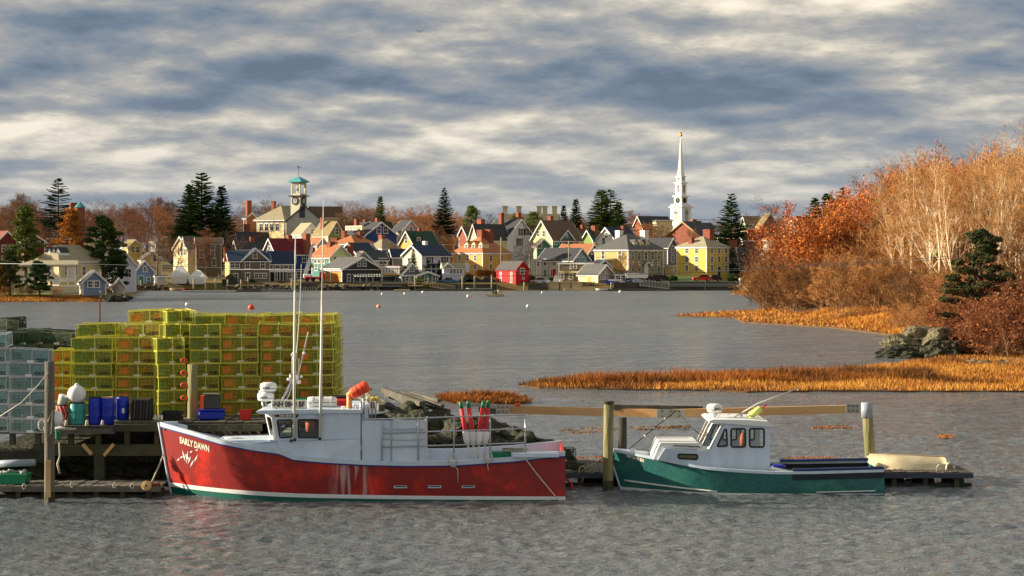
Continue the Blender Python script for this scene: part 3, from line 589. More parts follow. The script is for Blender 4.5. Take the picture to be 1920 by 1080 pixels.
for j, (u, Y, h, lab) in enumerate([(1545, 262, 12.5, 'glowing red orange vine thicket at the left end of the wood'), (1580, 258, 13.2, 'glowing red orange vine thicket second from the left'), (1612, 262, 13.0, 'broad red vine thicket below the spruces'), (1520, 268, 9.5, 'low red orange thicket leaning over the water end'), (1640, 275, 15.5, 'high orange vine crown behind the red thickets'), (1690, 285, 16.5, 'orange vine covered crown below the pink birch'),
                                    (1735, 290, 18.5, 'orange vine covered crown on the skyline of the bank'), (1790, 270, 17.5, 'orange leafy crown among the pale stems'), (1850, 262, 17.0, 'reddish crown high among the pale stems at right'), (1570, 250, 7.0, 'lower red orange vine skirt above the shore scrub'), (1555, 246, 4.6, 'small red vine patch by the wires')]):
    thicket(u, None, Y - 26, h * (.92 if h < 16 else .95), 'red', j, lab, wide=1.15 if h < 14 else .7)
far_tree(1655, 288, 325, 'red', 'pinkish bare birch standing above the skyline of the bank', kind='wide', wide=1.15, base=4.0)
far_tree(1690, 305, 330, 'red', 'pinkish bare tree just right of the pink birch', kind='round', wide=1.1, base=4.0)
# near thicket and cedar at the right edge
for j, (u, v, Y, h, kind, lab, w) in enumerate([(1822, 668, 123, 3.6, 'rust', 'rust brown bush touching the boulder outcrop', 1.2), (1862, 668, 122, 4.4, 'rust', 'tall rust brown bush right of the boulders', 1.2), (1905, 662, 122, 4.6, 'rust', 'rust brown bush at the right picture edge', 1.3), (1845, 655, 128, 5.0, 'rust', 'reddish bush behind the rust brown bushes', 1.2), (1890, 652, 128, 5.6, 'rust', 'tall reddish bush under the dark cedar', 1.2), (1955, 660, 124, 5.0, 'rust', 'rust bush cut by the right picture edge', 1.3), (1800, 640, 140, 3.4, 'tan', 'pale leafless bush behind the boulder outcrop', 1.2), (1915, 640, 133, 7.5, 'dim', 'brown leafless thicket right of the cedar', 1.0)]):
    thicket(u, v, Y, h, kind, j, lab, wide=w)
cx_, cY = X(1842, 127), 127.0; z0 = Z(650, cY)
mb, tri = pine(88, Z(438, cY) - z0, 3.0, 26000, .13, .12); puff_tree('cedar_tree', mb, tri, (cx_, cY, z0), NG, mat('bronze cedar foliage', sr(98, 76, 40), .9), 'dark bronze green cedar standing in front of the pale woods', 'evergreen tree')
# fringe brush on the left shore
for j, (u, Y, h, kind, lab) in enumerate([(12, 291, 2.4, 'tan', 'tan brush at the left picture edge shore'), (35, 292, 1.8, 'tan', 'low tan brush on the lawn left of the porch'), (55, 293, 1.6, 'rust', 'low reddish brush below the porch rail'), (100, 294, 1.5, 'tan', 'straw coloured brush beside the porch stairs'), (210, 296, 2.2, 'dim', 'dark brush right of the blue grey shed')]):
    x = X(u, Y); place_tree(TH[kind][j % 3], (x, Y, T(x, Y) - .1), h / 4.6, j, lab, 'shrub', None, 'thicket', sxy=h / 4.6 * 1.4)
# ------------------------------------------------------------------ the town
def paint(name, c, **k): return mat(name, sr(*c), .75, var=.08, vscale=.6, **k)
W = dict(white=paint('white trim paint', (232, 230, 224)), cream=paint('cream clapboard', (226, 206, 150)), yellow=paint('yellow clapboard', (224, 190, 84)), gold=paint('golden clapboard', (220, 172, 84)), brown=paint('brown shingle wall', (112, 100, 80)), grey=paint('grey clapboard', (118, 120, 118)), lgrey=paint('light grey clapboard', (176, 178, 172)), pale=paint('pale putty clapboard', (206, 202, 178)),
         navy=paint('navy clapboard', (36, 62, 120)), blue=paint('light blue clapboard', (116, 158, 190)), slate=paint('blue grey clapboard', (124, 146, 172)), green=paint('pale green clapboard', (186, 202, 150)), teal=paint('teal clapboard', (62, 128, 112)), lime=paint('yellow green clapboard', (126, 150, 74)), red=paint('red barn paint', (196, 36, 34)), dark=paint('weathered dark shingles', (66, 68, 66)), black=paint('black clapboard', (34, 34, 36)), olive=paint('olive putty clapboard', (190, 172, 108)), brick=mat('red brick', sr(156, 92, 68), .9, vscale=1.5, col2=sr(126, 70, 54)), dred=paint('dark red clapboard', (110, 40, 34)), pink=paint('pinkish clapboard', (196, 160, 156)), lav=paint('white lavender clapboard', (214, 216, 228)), orange=paint('orange shingle doors', (206, 140, 62)), tan=paint('tan shingle wall', (166, 138, 100)), stone=mat('pale stone', sr(200, 188, 156), .9), cop=mat('green copper', sr(70, 150, 160), .6))
RF = dict(grey=mat('grey asphalt shingles', sr(92, 92, 90), .9, vscale=1.2), dgrey=mat('dark asphalt shingles', sr(62, 64, 68), .9, vscale=1.2), navy=mat('blue black roof', sr(38, 54, 78), .8, vscale=1.2), maroon=mat('maroon roof', sr(112, 26, 38), .8, vscale=1.2), orange=mat('rusty orange shingles', sr(168, 108, 70), .9, vscale=1.2), olive=mat('olive tan shingles', sr(140, 124, 82), .9, vscale=1.2), green=mat('dark green roof', sr(42, 74, 60), .85, vscale=1.2), brown=mat('brown shingles', sr(104, 84, 64), .9, vscale=1.2), beige=mat('beige grey shingles', sr(156, 146, 118), .9, vscale=1.2), red=mat('brick red roof', sr(120, 66, 52), .9))
GLASS = mat('dark window glass', (.02, .025, .03), .12, var=.3, spec=.6); CHIM = W['brick']
_wc = {}
def window_mesh(w, h, style):
    key = (round(w, 2), round(h, 2), style)
    if key in _wc: return _wc[key]
    a = MB(); b_ = .13
    a.box(-w / 2 - b_, w / 2 + b_, -.07, 0, h / 2, h / 2 + b_ + .03); a.box(-w / 2 - b_ - .04, w / 2 + b_ + .04, -.10, 0, -h / 2 - b_, -h / 2)
    for s_ in (-1, 1): a.box(min(s_ * w / 2, s_ * (w / 2 + b_)), max(s_ * w / 2, s_ * (w / 2 + b_)), -.07, 0, -h / 2, h / 2)
    a.box(-w / 2, w / 2, -.06, -.02, -.03, .04); a.box(-.018, .018, -.055, -.02, -h / 2, h / 2)
    if style == 'arch': a.lathe([(w / 2 + b_, 0), (w / 2 + b_, .07)], 16, (0, 0, h / 2), Matrix.Rotation(R(90), 4, 'X'))
    p = MB(); p.box(-w / 2, w / 2, -.035, -.005, -h / 2, h / 2)
    sh = None
    if style == 'shutter':
        sh = MB()
        for s_ in (-1, 1):
            x0 = s_ * (w / 2 + b_ + .02); x1 = s_ * (w / 2 + b_ + .42); sh.box(min(x0, x1), max(x0, x1), -.08, -.01, -h / 2 - .05, h / 2 + .05)
        sh = sh.mesh('shutter', W['black'])
    _wc[key] = (a.mesh('window', W['white']), p.mesh('pane', GLASS), sh, a.mesh('window', W['dark'])); return _wc[key]
HS = []
class House:
    """near corner at column uc; face A runs left and back from it (facing front-left), face B right and back (facing front-right)"""
    def __init__(s, label, ul, uc, ur, a, Y, ve, vr, roof, wall, roofm, cat='house', name='house', depth=None, wallB=None, base=None, over=.35, trim='white', LA=None, LB=None, z0=None):
        s.a = R(a); s.uc = uc; s.Y = Y; s.LA = LA or (uc - ul) * Y / F / max(.05, math.cos(s.a)); s.LB = LB or depth or (ur - uc) * Y / F / max(.05, math.sin(s.a))
        x = X(uc, Y); s.z0 = T(x, Y) - .6 if z0 is None else z0
        s.t = thing(name, label, cat, (x, Y, s.z0), -s.a); s.roofk = roof
        ze = Z(ve, Y) - s.z0; LA, LB = s.LA, s.LB
        off = {'gB': LA / 2 * math.sin(s.a), 'gA': LB / 2 * math.cos(s.a), 'hip': (LA * math.sin(s.a) + LB * math.cos(s.a)) / 2, 'flat': 0}[roof]
        zr = Z(vr, Y + off) - s.z0; s.ze, s.zr = ze, zr; s.over = over
        wm_ = W[wall]; m = MB(); RM = RF[roofm]
        if roof == 'gB':
            m.prism([(-LA, 0), (0, 0), (0, ze), (-LA / 2, zr), (-LA, ze)], 0, LB)
        elif roof == 'gA':
            M = Matrix(((0, 1, 0, -LA), (1, 0, 0, 0), (0, 0, 1, 0), (0, 0, 0, 1)))
            m.prism([(0, 0), (LB, 0), (LB, ze), (LB / 2, zr), (0, ze)], 0, LA, M)
        else: m.box(-LA, 0, 0, LB, 0, ze)
        if wallB: m.v[:] = m.v
        s.wall = w_ = m.build('wall', [wm_, W[wallB]] if wallB else wm_, s.t)
        if wallB:
            for p_ in w_.data.polygons: p_.material_index = 1 if all(abs(w_.data.vertices[i_].co.x) < 1e-4 for i_ in p_.vertices) else 0
            w_.data.polygons.foreach_set('material_index', [1 if all(abs(w_.data.vertices[i_].co.x) < 1e-4 for i_ in p_.vertices) else 0 for p_ in w_.data.polygons])
        r = MB(); o = over; th = .16; tr = MB(); tw = .2
        if roof in ('gA', 'gB'):
            half, L = (LA / 2, LB) if roof == 'gB' else (LB / 2, LA); sl = (zr - ze) / half
            xo = half + o; zo = ze - sl * o
            def mp(p, q_, z): return Vector((-half + p, q_, z)) if roof == 'gB' else Vector((-q_, half + p, z))
            for sg in (-1, 1):
                vs = [mp(0, -o, zr + .02), mp(sg * xo, -o, zo + .02), mp(sg * xo, L + o, zo + .02), mp(0, L + o, zr + .02)]; vs2 = [v + Vector((0, 0, th)) for v in vs]
                r.add(vs + vs2, [(0, 1, 2, 3), (4, 7, 6, 5), (0, 4, 5, 1), (1, 5, 6, 2), (2, 6, 7, 3), (3, 7, 4, 0)])
                for q0, q1 in ((-o - .07, -o - .005), (L + o + .005, L + o + .07)):       # rake boards
                    vs = [mp(0, q0, zr - .22), mp(sg * xo, q0, zo - .22), mp(sg * xo, q1, zo - .22), mp(0, q1, zr - .22)]; vs2 = [v + Vector((0, 0, .40)) for v in vs]
                    tr.add(vs + vs2, [(0, 1, 2, 3), (4, 7, 6, 5), (0, 4, 5, 1), (1, 5, 6, 2), (2, 6, 7, 3), (3, 7, 4, 0)])
                p0, p1 = sorted((sg * (half + .01), sg * (xo - .03))); A_, B_ = mp(p0, -o + .02, zo - .22), mp(p1, L + o - .02, zo + .0)
                tr.box(min(A_.x, B_.x), max(A_.x, B_.x), min(A_.y, B_.y), max(A_.y, B_.y), A_.z, B_.z)
        elif roof == 'hip':
            if LA > LB: e0, e1 = (-LA + LB / 2, LB / 2), (-LB / 2, LB / 2)
            else: e0, e1 = (-LA / 2, LA / 2), (-LA / 2, LB - LA / 2)
            c = [(-LA - o, -o, ze), (o, -o, ze), (o, LB + o, ze), (-LA - o, LB + o, ze)]; cc = [(x_, y_, ze + .12) for x_, y_, _ in c]
            r0, r1 = (e0[0], e0[1], zr), (e1[0], e1[1], zr)
            r.add(c + cc + [r0, r1], [(3, 2, 1, 0), (0, 1, 5, 4), (1, 2, 6, 5), (2, 3, 7, 6), (3, 0, 4, 7)] + ([(4, 5, 9, 8), (5, 6, 9), (6, 7, 8, 9), (7, 4, 8)] if LA > LB else [(4, 5, 8), (5, 6, 9, 8), (6, 7, 9), (7, 4, 8, 9)]))
            tr.box(-LA - o + .05, o - .05, -o + .05, -.003, ze - .3, ze - .004); tr.box(.003, o - .05, -.003, LB + o - .05, ze - .3, ze - .004); tr.box(-LA - o + .05, -LA - .003, -.003, LB + o - .05, ze - .3, ze - .004)
        else:
            r.box(-LA - .15, .15, -.15, LB + .15, ze, ze + .15); tr.box(-LA - .2, .2, -.2, -.004, ze - .35, ze - .004); tr.box(.004, .2, -.004, LB + .2, ze - .35, ze - .004)
        s.roof = r.build('roof', RM, s.t)
        for x_, y_ in ((0, 0), (-LA, 0), (0, LB)):
            sx_ = 1 if x_ == 0 else -1; sy_ = -1 if y_ == 0 else 1
            tr.box(x_ - (.17 if sx_ > 0 else .035), x_ + (.035 if sx_ > 0 else .17), y_ - (.035 if sy_ < 0 else .17), y_ + (.17 if sy_ < 0 else .035), .2, ze - .3)
        tr.build('trim', W[trim], s.t)
        HS.append(s)
    def fx(s, face, u):
        return -(s.uc - u) * s.Y / F / math.cos(s.a) if face == 'A' else (u - s.uc) * s.Y / F / math.sin(s.a)
    def dY(s, face, u): return s.Y + (-s.fx('A', u) * math.sin(s.a) if face == 'A' else s.fx('B', u) * math.cos(s.a))
    def place(s, face, u, v, out=0.0):
        d = s.fx(face, u); z = Z(v, s.dY(face, u)) - s.z0
        return ((d, -out, z), (0, 0, 0)) if face == 'A' else ((out, d, z), (0, 0, R(90)))
    def win(s, face, u, v, w=.85, h=1.45, style='plain', n=1, gap=None, dark=False, out=0.0):
        for k in range(n):
            uu = u + (k * gap if gap else 0); loc, rot = s.place(face, uu, v, out); f_, p_, sh, fd = window_mesh(w, h, style)
            o = inst('window', fd if dark else f_, s.t, loc, rot); inst('pane', p_, o)
            if sh: inst('shutters', sh, o)
    def wins(s, face, us, vs, **k):
        for v in vs:
            for u in us: s.win(face, u, v, **k)
    def door(s, face, u, v, w=1.0, h=2.1, m='white', name='door', t_=.09):
        loc, rot = s.place(face, u, v); a = MB(); a.box(-w / 2 - .12, w / 2 + .12, -.06, 0, -h / 2, h / 2 + .12); o = a.build('door_frame', W['white'], s.t); o.location = loc; o.rotation_euler = rot
        a = MB(); a.box(-w / 2, w / 2, -t_, -.06, -h / 2, h / 2); a.build('door', W[m], o)
    def panel(s, face, u0, u1, v0, v1, m, name, out=.03, thick=.05):
        (x0, y0, za), rot = s.place(face, u0, v1); (x1, y1, zb), _ = s.place(face, u1, v0); L = abs(x1 - x0) + abs(y1 - y0); a = MB(); a.box(0, L, -out - thick, -out, za, zb)
        o = a.build(name, m, s.t); o.location = (x0, y0, 0); o.rotation_euler = rot; return o
    def chimney(s, u, vt, w=.8, d=.8, m=None, f=.5, back=.5):
        # stands on the roof, its distance taken at the middle of the house
        Ym = s.Y + (s.LA * math.sin(s.a) + s.LB * math.cos(s.a)) * back; xw = X(u, Ym); dx, dy = xw - s.t.location.x, Ym - s.Y
        lx = dx * math.cos(s.a) - dy * math.sin(s.a); ly = dx * math.sin(s.a) + dy * math.cos(s.a); zt = Z(vt, Ym) - s.z0
        a = MB(); a.box(lx - w / 2, lx + w / 2, ly - d / 2, ly + d / 2, s.ze - .3, zt); a.box(lx - w / 2 - .07, lx + w / 2 + .07, ly - d / 2 - .07, ly + d / 2 + .07, zt - .35, zt - .2); a.build('chimney', m or CHIM, s.roof)
    def dormer(s, face, u, v, w=1.2, h=1.5, out=0.0, m='white', rm=None, deep=2.2, peak=.55, n=1, gap=8):
        for k in range(n):
            uu = u + k * gap; (x_, y_, z_), rot = s.place(face, uu, v); inset = .9
            a = MB(); a.prism([(-w / 2, -h / 2), (w / 2, -h / 2), (w / 2, h / 2), (0, h / 2 + peak), (-w / 2, h / 2)], inset, inset + deep); o = a.build('dormer', W[m], s.t); o.location = (x_, y_, z_); o.rotation_euler = rot
            a = MB()
            for sg in (-1, 1): a.add([(0, inset - .12, h / 2 + peak + .05), (sg * (w / 2 + .12), inset - .12, h / 2 - .02), (sg * (w / 2 + .12), inset + deep, h / 2 - .02), (0, inset + deep, h / 2 + peak + .05), (0, inset - .12, h / 2 + peak + .13), (sg * (w / 2 + .12), inset - .12, h / 2 + .06), (sg * (w / 2 + .12), inset + deep, h / 2 + .06), (0, inset + deep, h / 2 + peak + .13)], [(0, 1, 2, 3), (4, 7, 6, 5), (0, 4, 5, 1), (1, 5, 6, 2), (2, 6, 7, 3), (3, 7, 4, 0)])
            a.build('dormer_roof', RF[rm or 'grey'], o); f_, p_, sh, fd = window_mesh(w * .5, h * .68, 'plain'); wo2 = inst('dormer_window', f_, o, (0, inset, 0)); 
            wo2.location = (0, inset, 0)
            q_ = MB(); q_.box(-w * .25, w * .25, inset - .04, inset - .01, -h * .34, h * .34); q_.build('dormer_pane', GLASS, o)
    def gable(s, face, u0, u1, ve, vp, m, rm, deep=4.0, name='cross_gable', out=.12, down=None):
        (x0, y0, z0_), rot = s.place(face, u0, ve); (x1, y1, _), _ = s.place(face, u1, ve); L = abs(x1 - x0) + abs(y1 - y0); zp = Z(vp, s.dY(face, (u0 + u1) / 2)) - s.z0; zd = z0_ if down is None else (Z(down, s.Y) - s.z0)
        a = MB(); a.prism([(0, zd), (L, zd), (L, z0_), (L / 2, zp), (0, z0_)], -out, deep); o = a.build(name, W[m], s.t); o.location = (x0, y0, 0); o.rotation_euler = rot
        a = MB(); b_ = MB(); ov = .3; sl = (zp - z0_) / (L / 2)
        for sg in (-1, 1):
            def q4(ya, yb, dz, th):
                vs = [(L / 2, ya, zp + dz), (L / 2 + sg * (L / 2 + ov), ya, z0_ - sl * ov + dz), (L / 2 + sg * (L / 2 + ov), yb, z0_ - sl * ov + dz), (L / 2, yb, zp + dz)]; return vs + [(p, q_, z + th) for p, q_, z in vs]
            fc = [(0, 1, 2, 3), (4, 7, 6, 5), (0, 4, 5, 1), (1, 5, 6, 2), (2, 6, 7, 3), (3, 7, 4, 0)]
            a.add(q4(-out - ov, deep, .02, .15), fc); b_.add(q4(-out - ov - .07, -out - ov - .006, -.22, .4), fc)
        a.build('gable_roof', RF[rm], o); b_.build('rake_boards', W['white'], o); return o

# --- left shore
h = House('cream bungalow with a hipped roof and wide porch behind the pines', 62, 110, 150, 28, 302, 489, 459, 'hip', 'cream', 'beige', LB=10)
h.dormer('A', 82, 481, w=1.0, h=1.3, n=3, gap=9, rm='dgrey', peak=.8); h.wins('A', [78, 92], [508], w=.8); h.wins('B', [120, 132, 143], [508], w=.7); h.chimney(122, 452)
def slab(parent, c, d, m, name, rot=(0, 0, 0)): a = MB(); a.cbox(c, d, rot); return a.build(name, m, parent)
porch = MB(); x0, x1, Yp = X(40, 299), X(146, 299), 298.0; zf = T(X(60, Yp), Yp)
h.door('B', 127, 515)
pr = thing('porch', 'white railed porch with a low roof along the front of the cream bungalow', 'porch', (X(93, Yp), Yp, zf)); wdt = x1 - x0
a = MB(); a.box(-wdt / 2, wdt / 2, -1.2, 1.6, .0, 1.25); a.build('porch_base', W['pale'], pr)
a = MB(); a.add([(-wdt / 2 - .4, -1.5, Z(497, Yp) - zf), (wdt / 2 + .4, -1.5, Z(497, Yp) - zf), (wdt / 2 - .6, 2.6, Z(488, Yp) - zf), (-wdt / 2 + .9, 2.6, Z(488, Yp) - zf), (-wdt / 2 - .4, -1.5, Z(500, Yp) - zf), (wdt / 2 + .4, -1.5, Z(500, Yp) - zf), (wdt / 2 - .6, 2.6, Z(492, Yp) - zf), (-wdt / 2 + .9, 2.6, Z(492, Yp) - zf)], [(0, 1, 2, 3), (7, 6, 5, 4), (0, 4, 5, 1), (1, 5, 6, 2), (2, 6, 7, 3), (3, 7, 4, 0)]); a.build('porch_roof', RF['beige'], pr)
for k in range(8):
    a = MB(); xx = -wdt / 2 + .15 + k * (wdt - .3) / 7; a.box(xx - .11, xx + .11, -1.15, -.93, 1.25, Z(500, Yp) - zf); a.build('porch_post', W['white'], pr)
a = MB(); a.box(-wdt / 2, wdt / 2, -1.25, -1.2, Z(528, Yp) - zf, Z(521, Yp) - zf); a.build('porch_rail', W['white'], pr)
h = House('small weathered blue grey boat shed on the left shore', 143, 155, 195, 66, 291, 528, 508, 'gA', 'tan', 'grey', cat='shed', name='shed', wallB='slate'); h.win('B', 169, 533, w=.9, h=.9, n=2, gap=9); h.door('A', 149, 537, w=.8, h=1.9)
h = House('low white sided house mostly behind the big dark pine', 196, 210, 252, 68, 330, 497, 470, 'gA', 'lav', 'grey'); h.wins('B', [224, 238], [512], w=1)
h = House('little shed roofed boathouse right of the big pine', 207, 212, 232, 70, 300, 536, 522, 'gA', 'lgrey', 'grey', cat='shed', name='shed')
h = House('brick red house cut by the left picture edge', -40, -5, 26, 55, 420, 452, 434, 'gA', 'dred', 'red'); h.wins('B', [5, 16], [466, 486], w=.8)
h = House('small blue grey gabled cottage near the white garage', 247, 254, 287, 72, 390, 509, 489, 'gA', 'slate', 'grey'); h.win('B', 271, 505, w=.6, h=.9); h.win('B', 277, 526, w=.6, h=1.2); h.door('B', 264, 527, m='teal')
h = House('tiny white garage with a wide shutter door', 283, 291, 312, 68, 388.6, 517, 514, 'flat', 'white', 'grey', cat='garage', name='garage', z0=1.2); h.panel('B', 295, 309, 520, 533, W['lgrey'], 'shutter_door', .01)
h = House('cream house with narrow front gable half hidden by bare trees', 318, 352, 372, 50, 440, 466, 444, 'gB', 'cream', 'grey'); h.wins('A', [330, 338, 346], [472], w=.6, h=1.6); h.gable('A', 337, 350, 466, 445, 'cream', 'grey', 3)
h = House('brown grey two storey house behind the bare trees', 362, 368, 414, 78, 432, 455, 446, 'gB', 'brown', 'brown'); h.wins('B', [378, 398], [462, 477], w=.8, style='plain'); h.win('B', 400, 492, w=.8)
h = House('cream cottage gable seen above the small blue grey cottage', 258, 266, 300, 62, 425, 486, 472, 'gA', 'cream', 'grey'); h.win('B', 288, 484, w=.8)
h = House('orange roofed turret house peeping over the left skyline', 130, 138, 150, 60, 560, 396, 392, 'flat', 'gold', 'orange'); h.chimney(137, 380, 2.0, 2.0)
tb = thing('turret', 'green conical turret beside the yellow skyline chimney', 'turret', (X(150, 556), 556, 8)); a = MB(); a.lathe([(1.5, 0), (1.5, Z(389, 556) - 8)], 10); a.build('turret_wall', W['brick'], tb); a = MB(); a.lathe([(1.9, Z(389, 556) - 8), (.05, Z(378, 556) - 8)], 10); a.build('turret_roof', W['cop'], tb)
for (ul, uc, ur, a_, Y, ve, vr, rf_, wl, rm, lab) in [(30, 44, 80, 65, 470, 452, 440, 'gA', 'dred', 'red', 'red brown house roof behind the left pines'), (225, 240, 262, 50, 470, 462, 450, 'gA', 'yellow', 'olive', 'yellow house gable glimpsed right of the dark pine'), (278, 292, 330, 60, 500, 452, 444, 'gA', 'lgrey', 'brown', 'greyish house in the left wood'), (150, 168, 200, 60, 480, 452, 442, 'gA', 'pale', 'red', 'pale house hidden in the left wood')]:
    h = House(lab, ul, uc, ur, a_, Y, ve, vr, rf_, wl, rm); h.wins('B', [uc + (ur - uc) * .35, uc + (ur - uc) * .7], [ve + 6])
# --- brown house with navy roof and its wing
h = House('brown shingled waterfront house with navy roof and yellow gable end', 413, 430, 503, 74, 395, 488, 471, 'gB', 'gold', 'navy', wallB='brown')
g_ = h.gable('B', 452, 502, 489, 466, 'brown', 'navy', 4.0, down=536)
h.wins('B', [436, 444], [496], w=.8, h=1.3); h.win('B', 462.5, 497, w=.85, h=1.5, out=.125); h.win('B', 490, 496, w=.85, h=1.5, out=.125); h.win('B', 476, 478, w=.8, h=1.3, out=.125)
h.wins('B', [441], [520], w=.9, h=1.5); h.win('B', 462.5, 519, w=.85, h=1.6, out=.125); h.win('B', 479, 517, w=.75, h=.95, n=3, gap=7.2, out=.125); h.wins('A', [417, 425], [496], w=.6, h=1.3); h.chimney(423, 463, .7, .7, back=.3)
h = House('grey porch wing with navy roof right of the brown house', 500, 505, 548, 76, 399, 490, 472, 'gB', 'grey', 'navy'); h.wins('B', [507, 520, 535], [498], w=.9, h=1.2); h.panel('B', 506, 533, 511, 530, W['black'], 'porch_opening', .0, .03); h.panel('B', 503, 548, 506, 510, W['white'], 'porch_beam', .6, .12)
for u in (514, 518, 523, 529): h.panel('B', u, u + 1.2, 510, 531, W['white'], 'porch_post', .6, .1)
h.win('B', 541, 517, w=.7, h=1.2)
h = House('blue sided house with maroon roof and grey gable', 489, 517, 582, 50, 418, 474, 448, 'gB', 'grey', 'maroon', wallB='navy'); h.win('A', 503, 462, w=.8, h=1.9); h.wins('B', [548, 566], [485], w=1, h=1.7); h.win('B', 549, 515, w=.9, h=1.3, n=3, gap=7); h.chimney(542, 441, 1, 1); h.chimney(575, 438, 1.2, 1.2)
for uu in (525, 555): h.panel('B', uu, uu + 7, 458, 466, GLASS, 'skylight', -1.3, .1)
h = House('long dark roofed house with skylights behind the brown house', 432, 445, 500, 70, 430, 466, 452, 'gB', 'grey', 'dgrey'); h.chimney(473, 444, 1.1, 1.1)
h = House('cream gabled house behind the chimneys left of the meeting house', 440, 447, 500, 60, 470, 452, 436, 'gB', 'cream', 'dgrey'); h.chimney(463, 420, 1.2, 1.2); h.chimney(443, 445)
h = House('brick chimney house on the skyline left of the meeting house', 455, 462, 480, 60, 540, 408, 400, 'gA', 'brick', 'dgrey'); h.chimney(466, 376, 1.4, 1.4)
# --- meeting house with clock tower
h = House('yellow meeting house hall with beige roof below the clock tower', 477, 532, 640, 32, 520, 412, 386, 'hip', 'cream', 'beige', cat='meeting house', name='meeting_house', over=.8, LB=17)
for u in (486, 497, 508, 519): h.win('A', u, 424, w=1.3, h=2.6, style='arch')
h.chimney(513, 377, 1.0, 1.0, back=.6)
h2 = House('grey pedimented front of the meeting house under the clock tower', 533, 537, 603, 80, 512, 413, 385, 'gA', 'lgrey', 'dgrey', cat='meeting house', name='pedimented_hall', trim='dark'); h2.win('B', 566, 399, w=1.3, h=2.4, style='arch', dark=True)
h3 = House('long dark roof wing right of the clock tower', 575, 582, 640, 76, 535, 405, 388, 'gB', 'cream', 'brown', cat='wing', name='wing')
Yt = 515.0; tx = X(560, Yt); zt = Z(392, Yt)
tw_ = thing('clock_tower', 'cream clock tower with teal pyramid roof and weathervane', 'clock tower', (tx, Yt, zt), R(-28)); k_ = Yt / F
def tz(v): return Z(v, Yt) - zt
a = MB(); a.box(-1.6, 1.6, -1.6, 1.6, -4, tz(368)); a.build('lower_stage', W['pale'], tw_)
a = MB(); a.box(-2.1, 2.1, -2.1, 2.1, tz(368.5), tz(366.5)); a.build('cornice', W['dark'], tw_)
for i, (dx, dy, rz) in enumerate([(0, -1.6, 0), (1.6, 0, R(90)), (-1.6, 0, R(-90))]):
    a = MB(); a.lathe([(1.15, 0), (1.15, .14)], 20, (0, 0, 0), Matrix.Rotation(R(90), 4, 'X')); f_ = a.build('clock_face', W['black'], tw_); f_.location = (dx, dy, tz(377)); f_.rotation_euler = (0, 0, rz)
    a = MB(); a.lathe([(.72, .15), (.72, .19)], 20, (0, 0, 0), Matrix.Rotation(R(90), 4, 'X')); a.build('dial', W['lgrey'], f_)
    a = MB(); a.box(-.04, .04, -.25, -.2, 0, .6); a.box(-.04, .42, -.25, -.2, -.04, .04); a.build('clock_hands', W['black'], f_)
a = MB()
for sx_ in (-1, 1):
    for sy_ in (-1, 1): a.box(min(sx_ * 1.55, sx_ * 1.1), max(sx_ * 1.55, sx_ * 1.1), min(sy_ * 1.55, sy_ * 1.1), max(sy_ * 1.55, sy_ * 1.1), tz(366.5), tz(342))
a.box(-1.55, 1.55, -1.55, 1.55, tz(346), tz(342.5)); a.box(-1.5, 1.5, -1.5, 1.5, tz(366.5), tz(363)); a.build('belfry', W['pale'], tw_)
a = MB(); a.lathe([(.55, 0), (.5, .5), (.3, .8), (.1, .95)], 12, (0, 0, tz(358))); a.build('bell', W['black'], tw_)
a = MB(); a.lathe([(3.1, tz(342)), (3.1, tz(340.5)), (2.2, tz(337)), (.12, tz(331))], 4, (0, 0, 0), Matrix.Rotation(R(45), 4, 'Z')); a.build('spire_roof', W['cop'], tw_)
a = MB(); a.tube([(0, 0, tz(332)), (0, 0, tz(315))], .06, 6); a.build('vane_pole', W['black'], tw_); a = MB(); a.box(-.1, .7, -.03, .03, tz(314.5), tz(313)); a.box(-.5, 0, -.03, .03, tz(313.5), tz(311)); a.build('weathervane', W['black'], tw_)
# --- houses right of the tower
h = House('white gabled house with beige roof just below the meeting house', 545, 565, 597, 58, 455, 438, 419, 'gA', 'beige' if 'beige' in W else 'lgrey', 'beige', wallB='lav'); h.win('B', 584, 434, w=.6, h=1.1)
h = House('olive roofed house with a yellow green gable', 585, 615, 642, 48, 448, 440, 416, 'gA', 'cream', 'olive', wallB='lime'); h.win('B', 630, 434, w=.9, h=1.5); h.chimney(604, 408, .7, .7); h.wins('A', [592, 604], [446], w=.8)
h = House('small white gable with orange roof by the crane', 572, 594, 613, 50, 438, 459, 446, 'gA', 'gold', 'orange', wallB='lav'); h.win('B', 604, 456, w=.5, h=.8)
h = House('navy blue house with white framed gable and two windows', 640, 684, 742, 52, 450, 441, 417, 'gA', 'navy', 'dgrey'); h.win('B', 709, 431, w=1.1, h=1.6); h.win('B', 721, 431, w=1.1, h=1.6); h.panel('A', 647, 682, 423, 432, W['cream'], 'long_dormer', .0, .6); h.win('A', 652, 428, w=.5, h=.7, n=5, gap=6.2, out=.66); h.chimney(669, 411, 1, 1); h.chimney(708, 409, 1, 1)
h = House('dark roofed house with pinkish gable behind the navy house', 733, 752, 786, 52, 472, 434, 414, 'gA', 'pink', 'dgrey'); h.win('B', 770, 430, w=.8, h=1.3)
h = House('yellow gabled house with dark green roof and one dormer', 745, 778, 822, 46, 432, 462, 434, 'gB', 'gold', 'green'); h.win('A', 761, 450, w=.8, h=1.5); h.dormer('B', 789, 450, w=1.8, h=1.5, m='dark', rm='green'); h.chimney(786, 429, .7, .7); h.wins('B', [790, 806], [466])
h = House('low house with orange roof and two skylights above the dark blue roof', 622, 664, 682, 30, 436, 457, 441, 'hip', 'brick', 'orange', LB=9); h.chimney(628, 446, 1.9, 1.2); h.chimney(645, 433, 1, 1); h.chimney(674, 434, .9, .9)
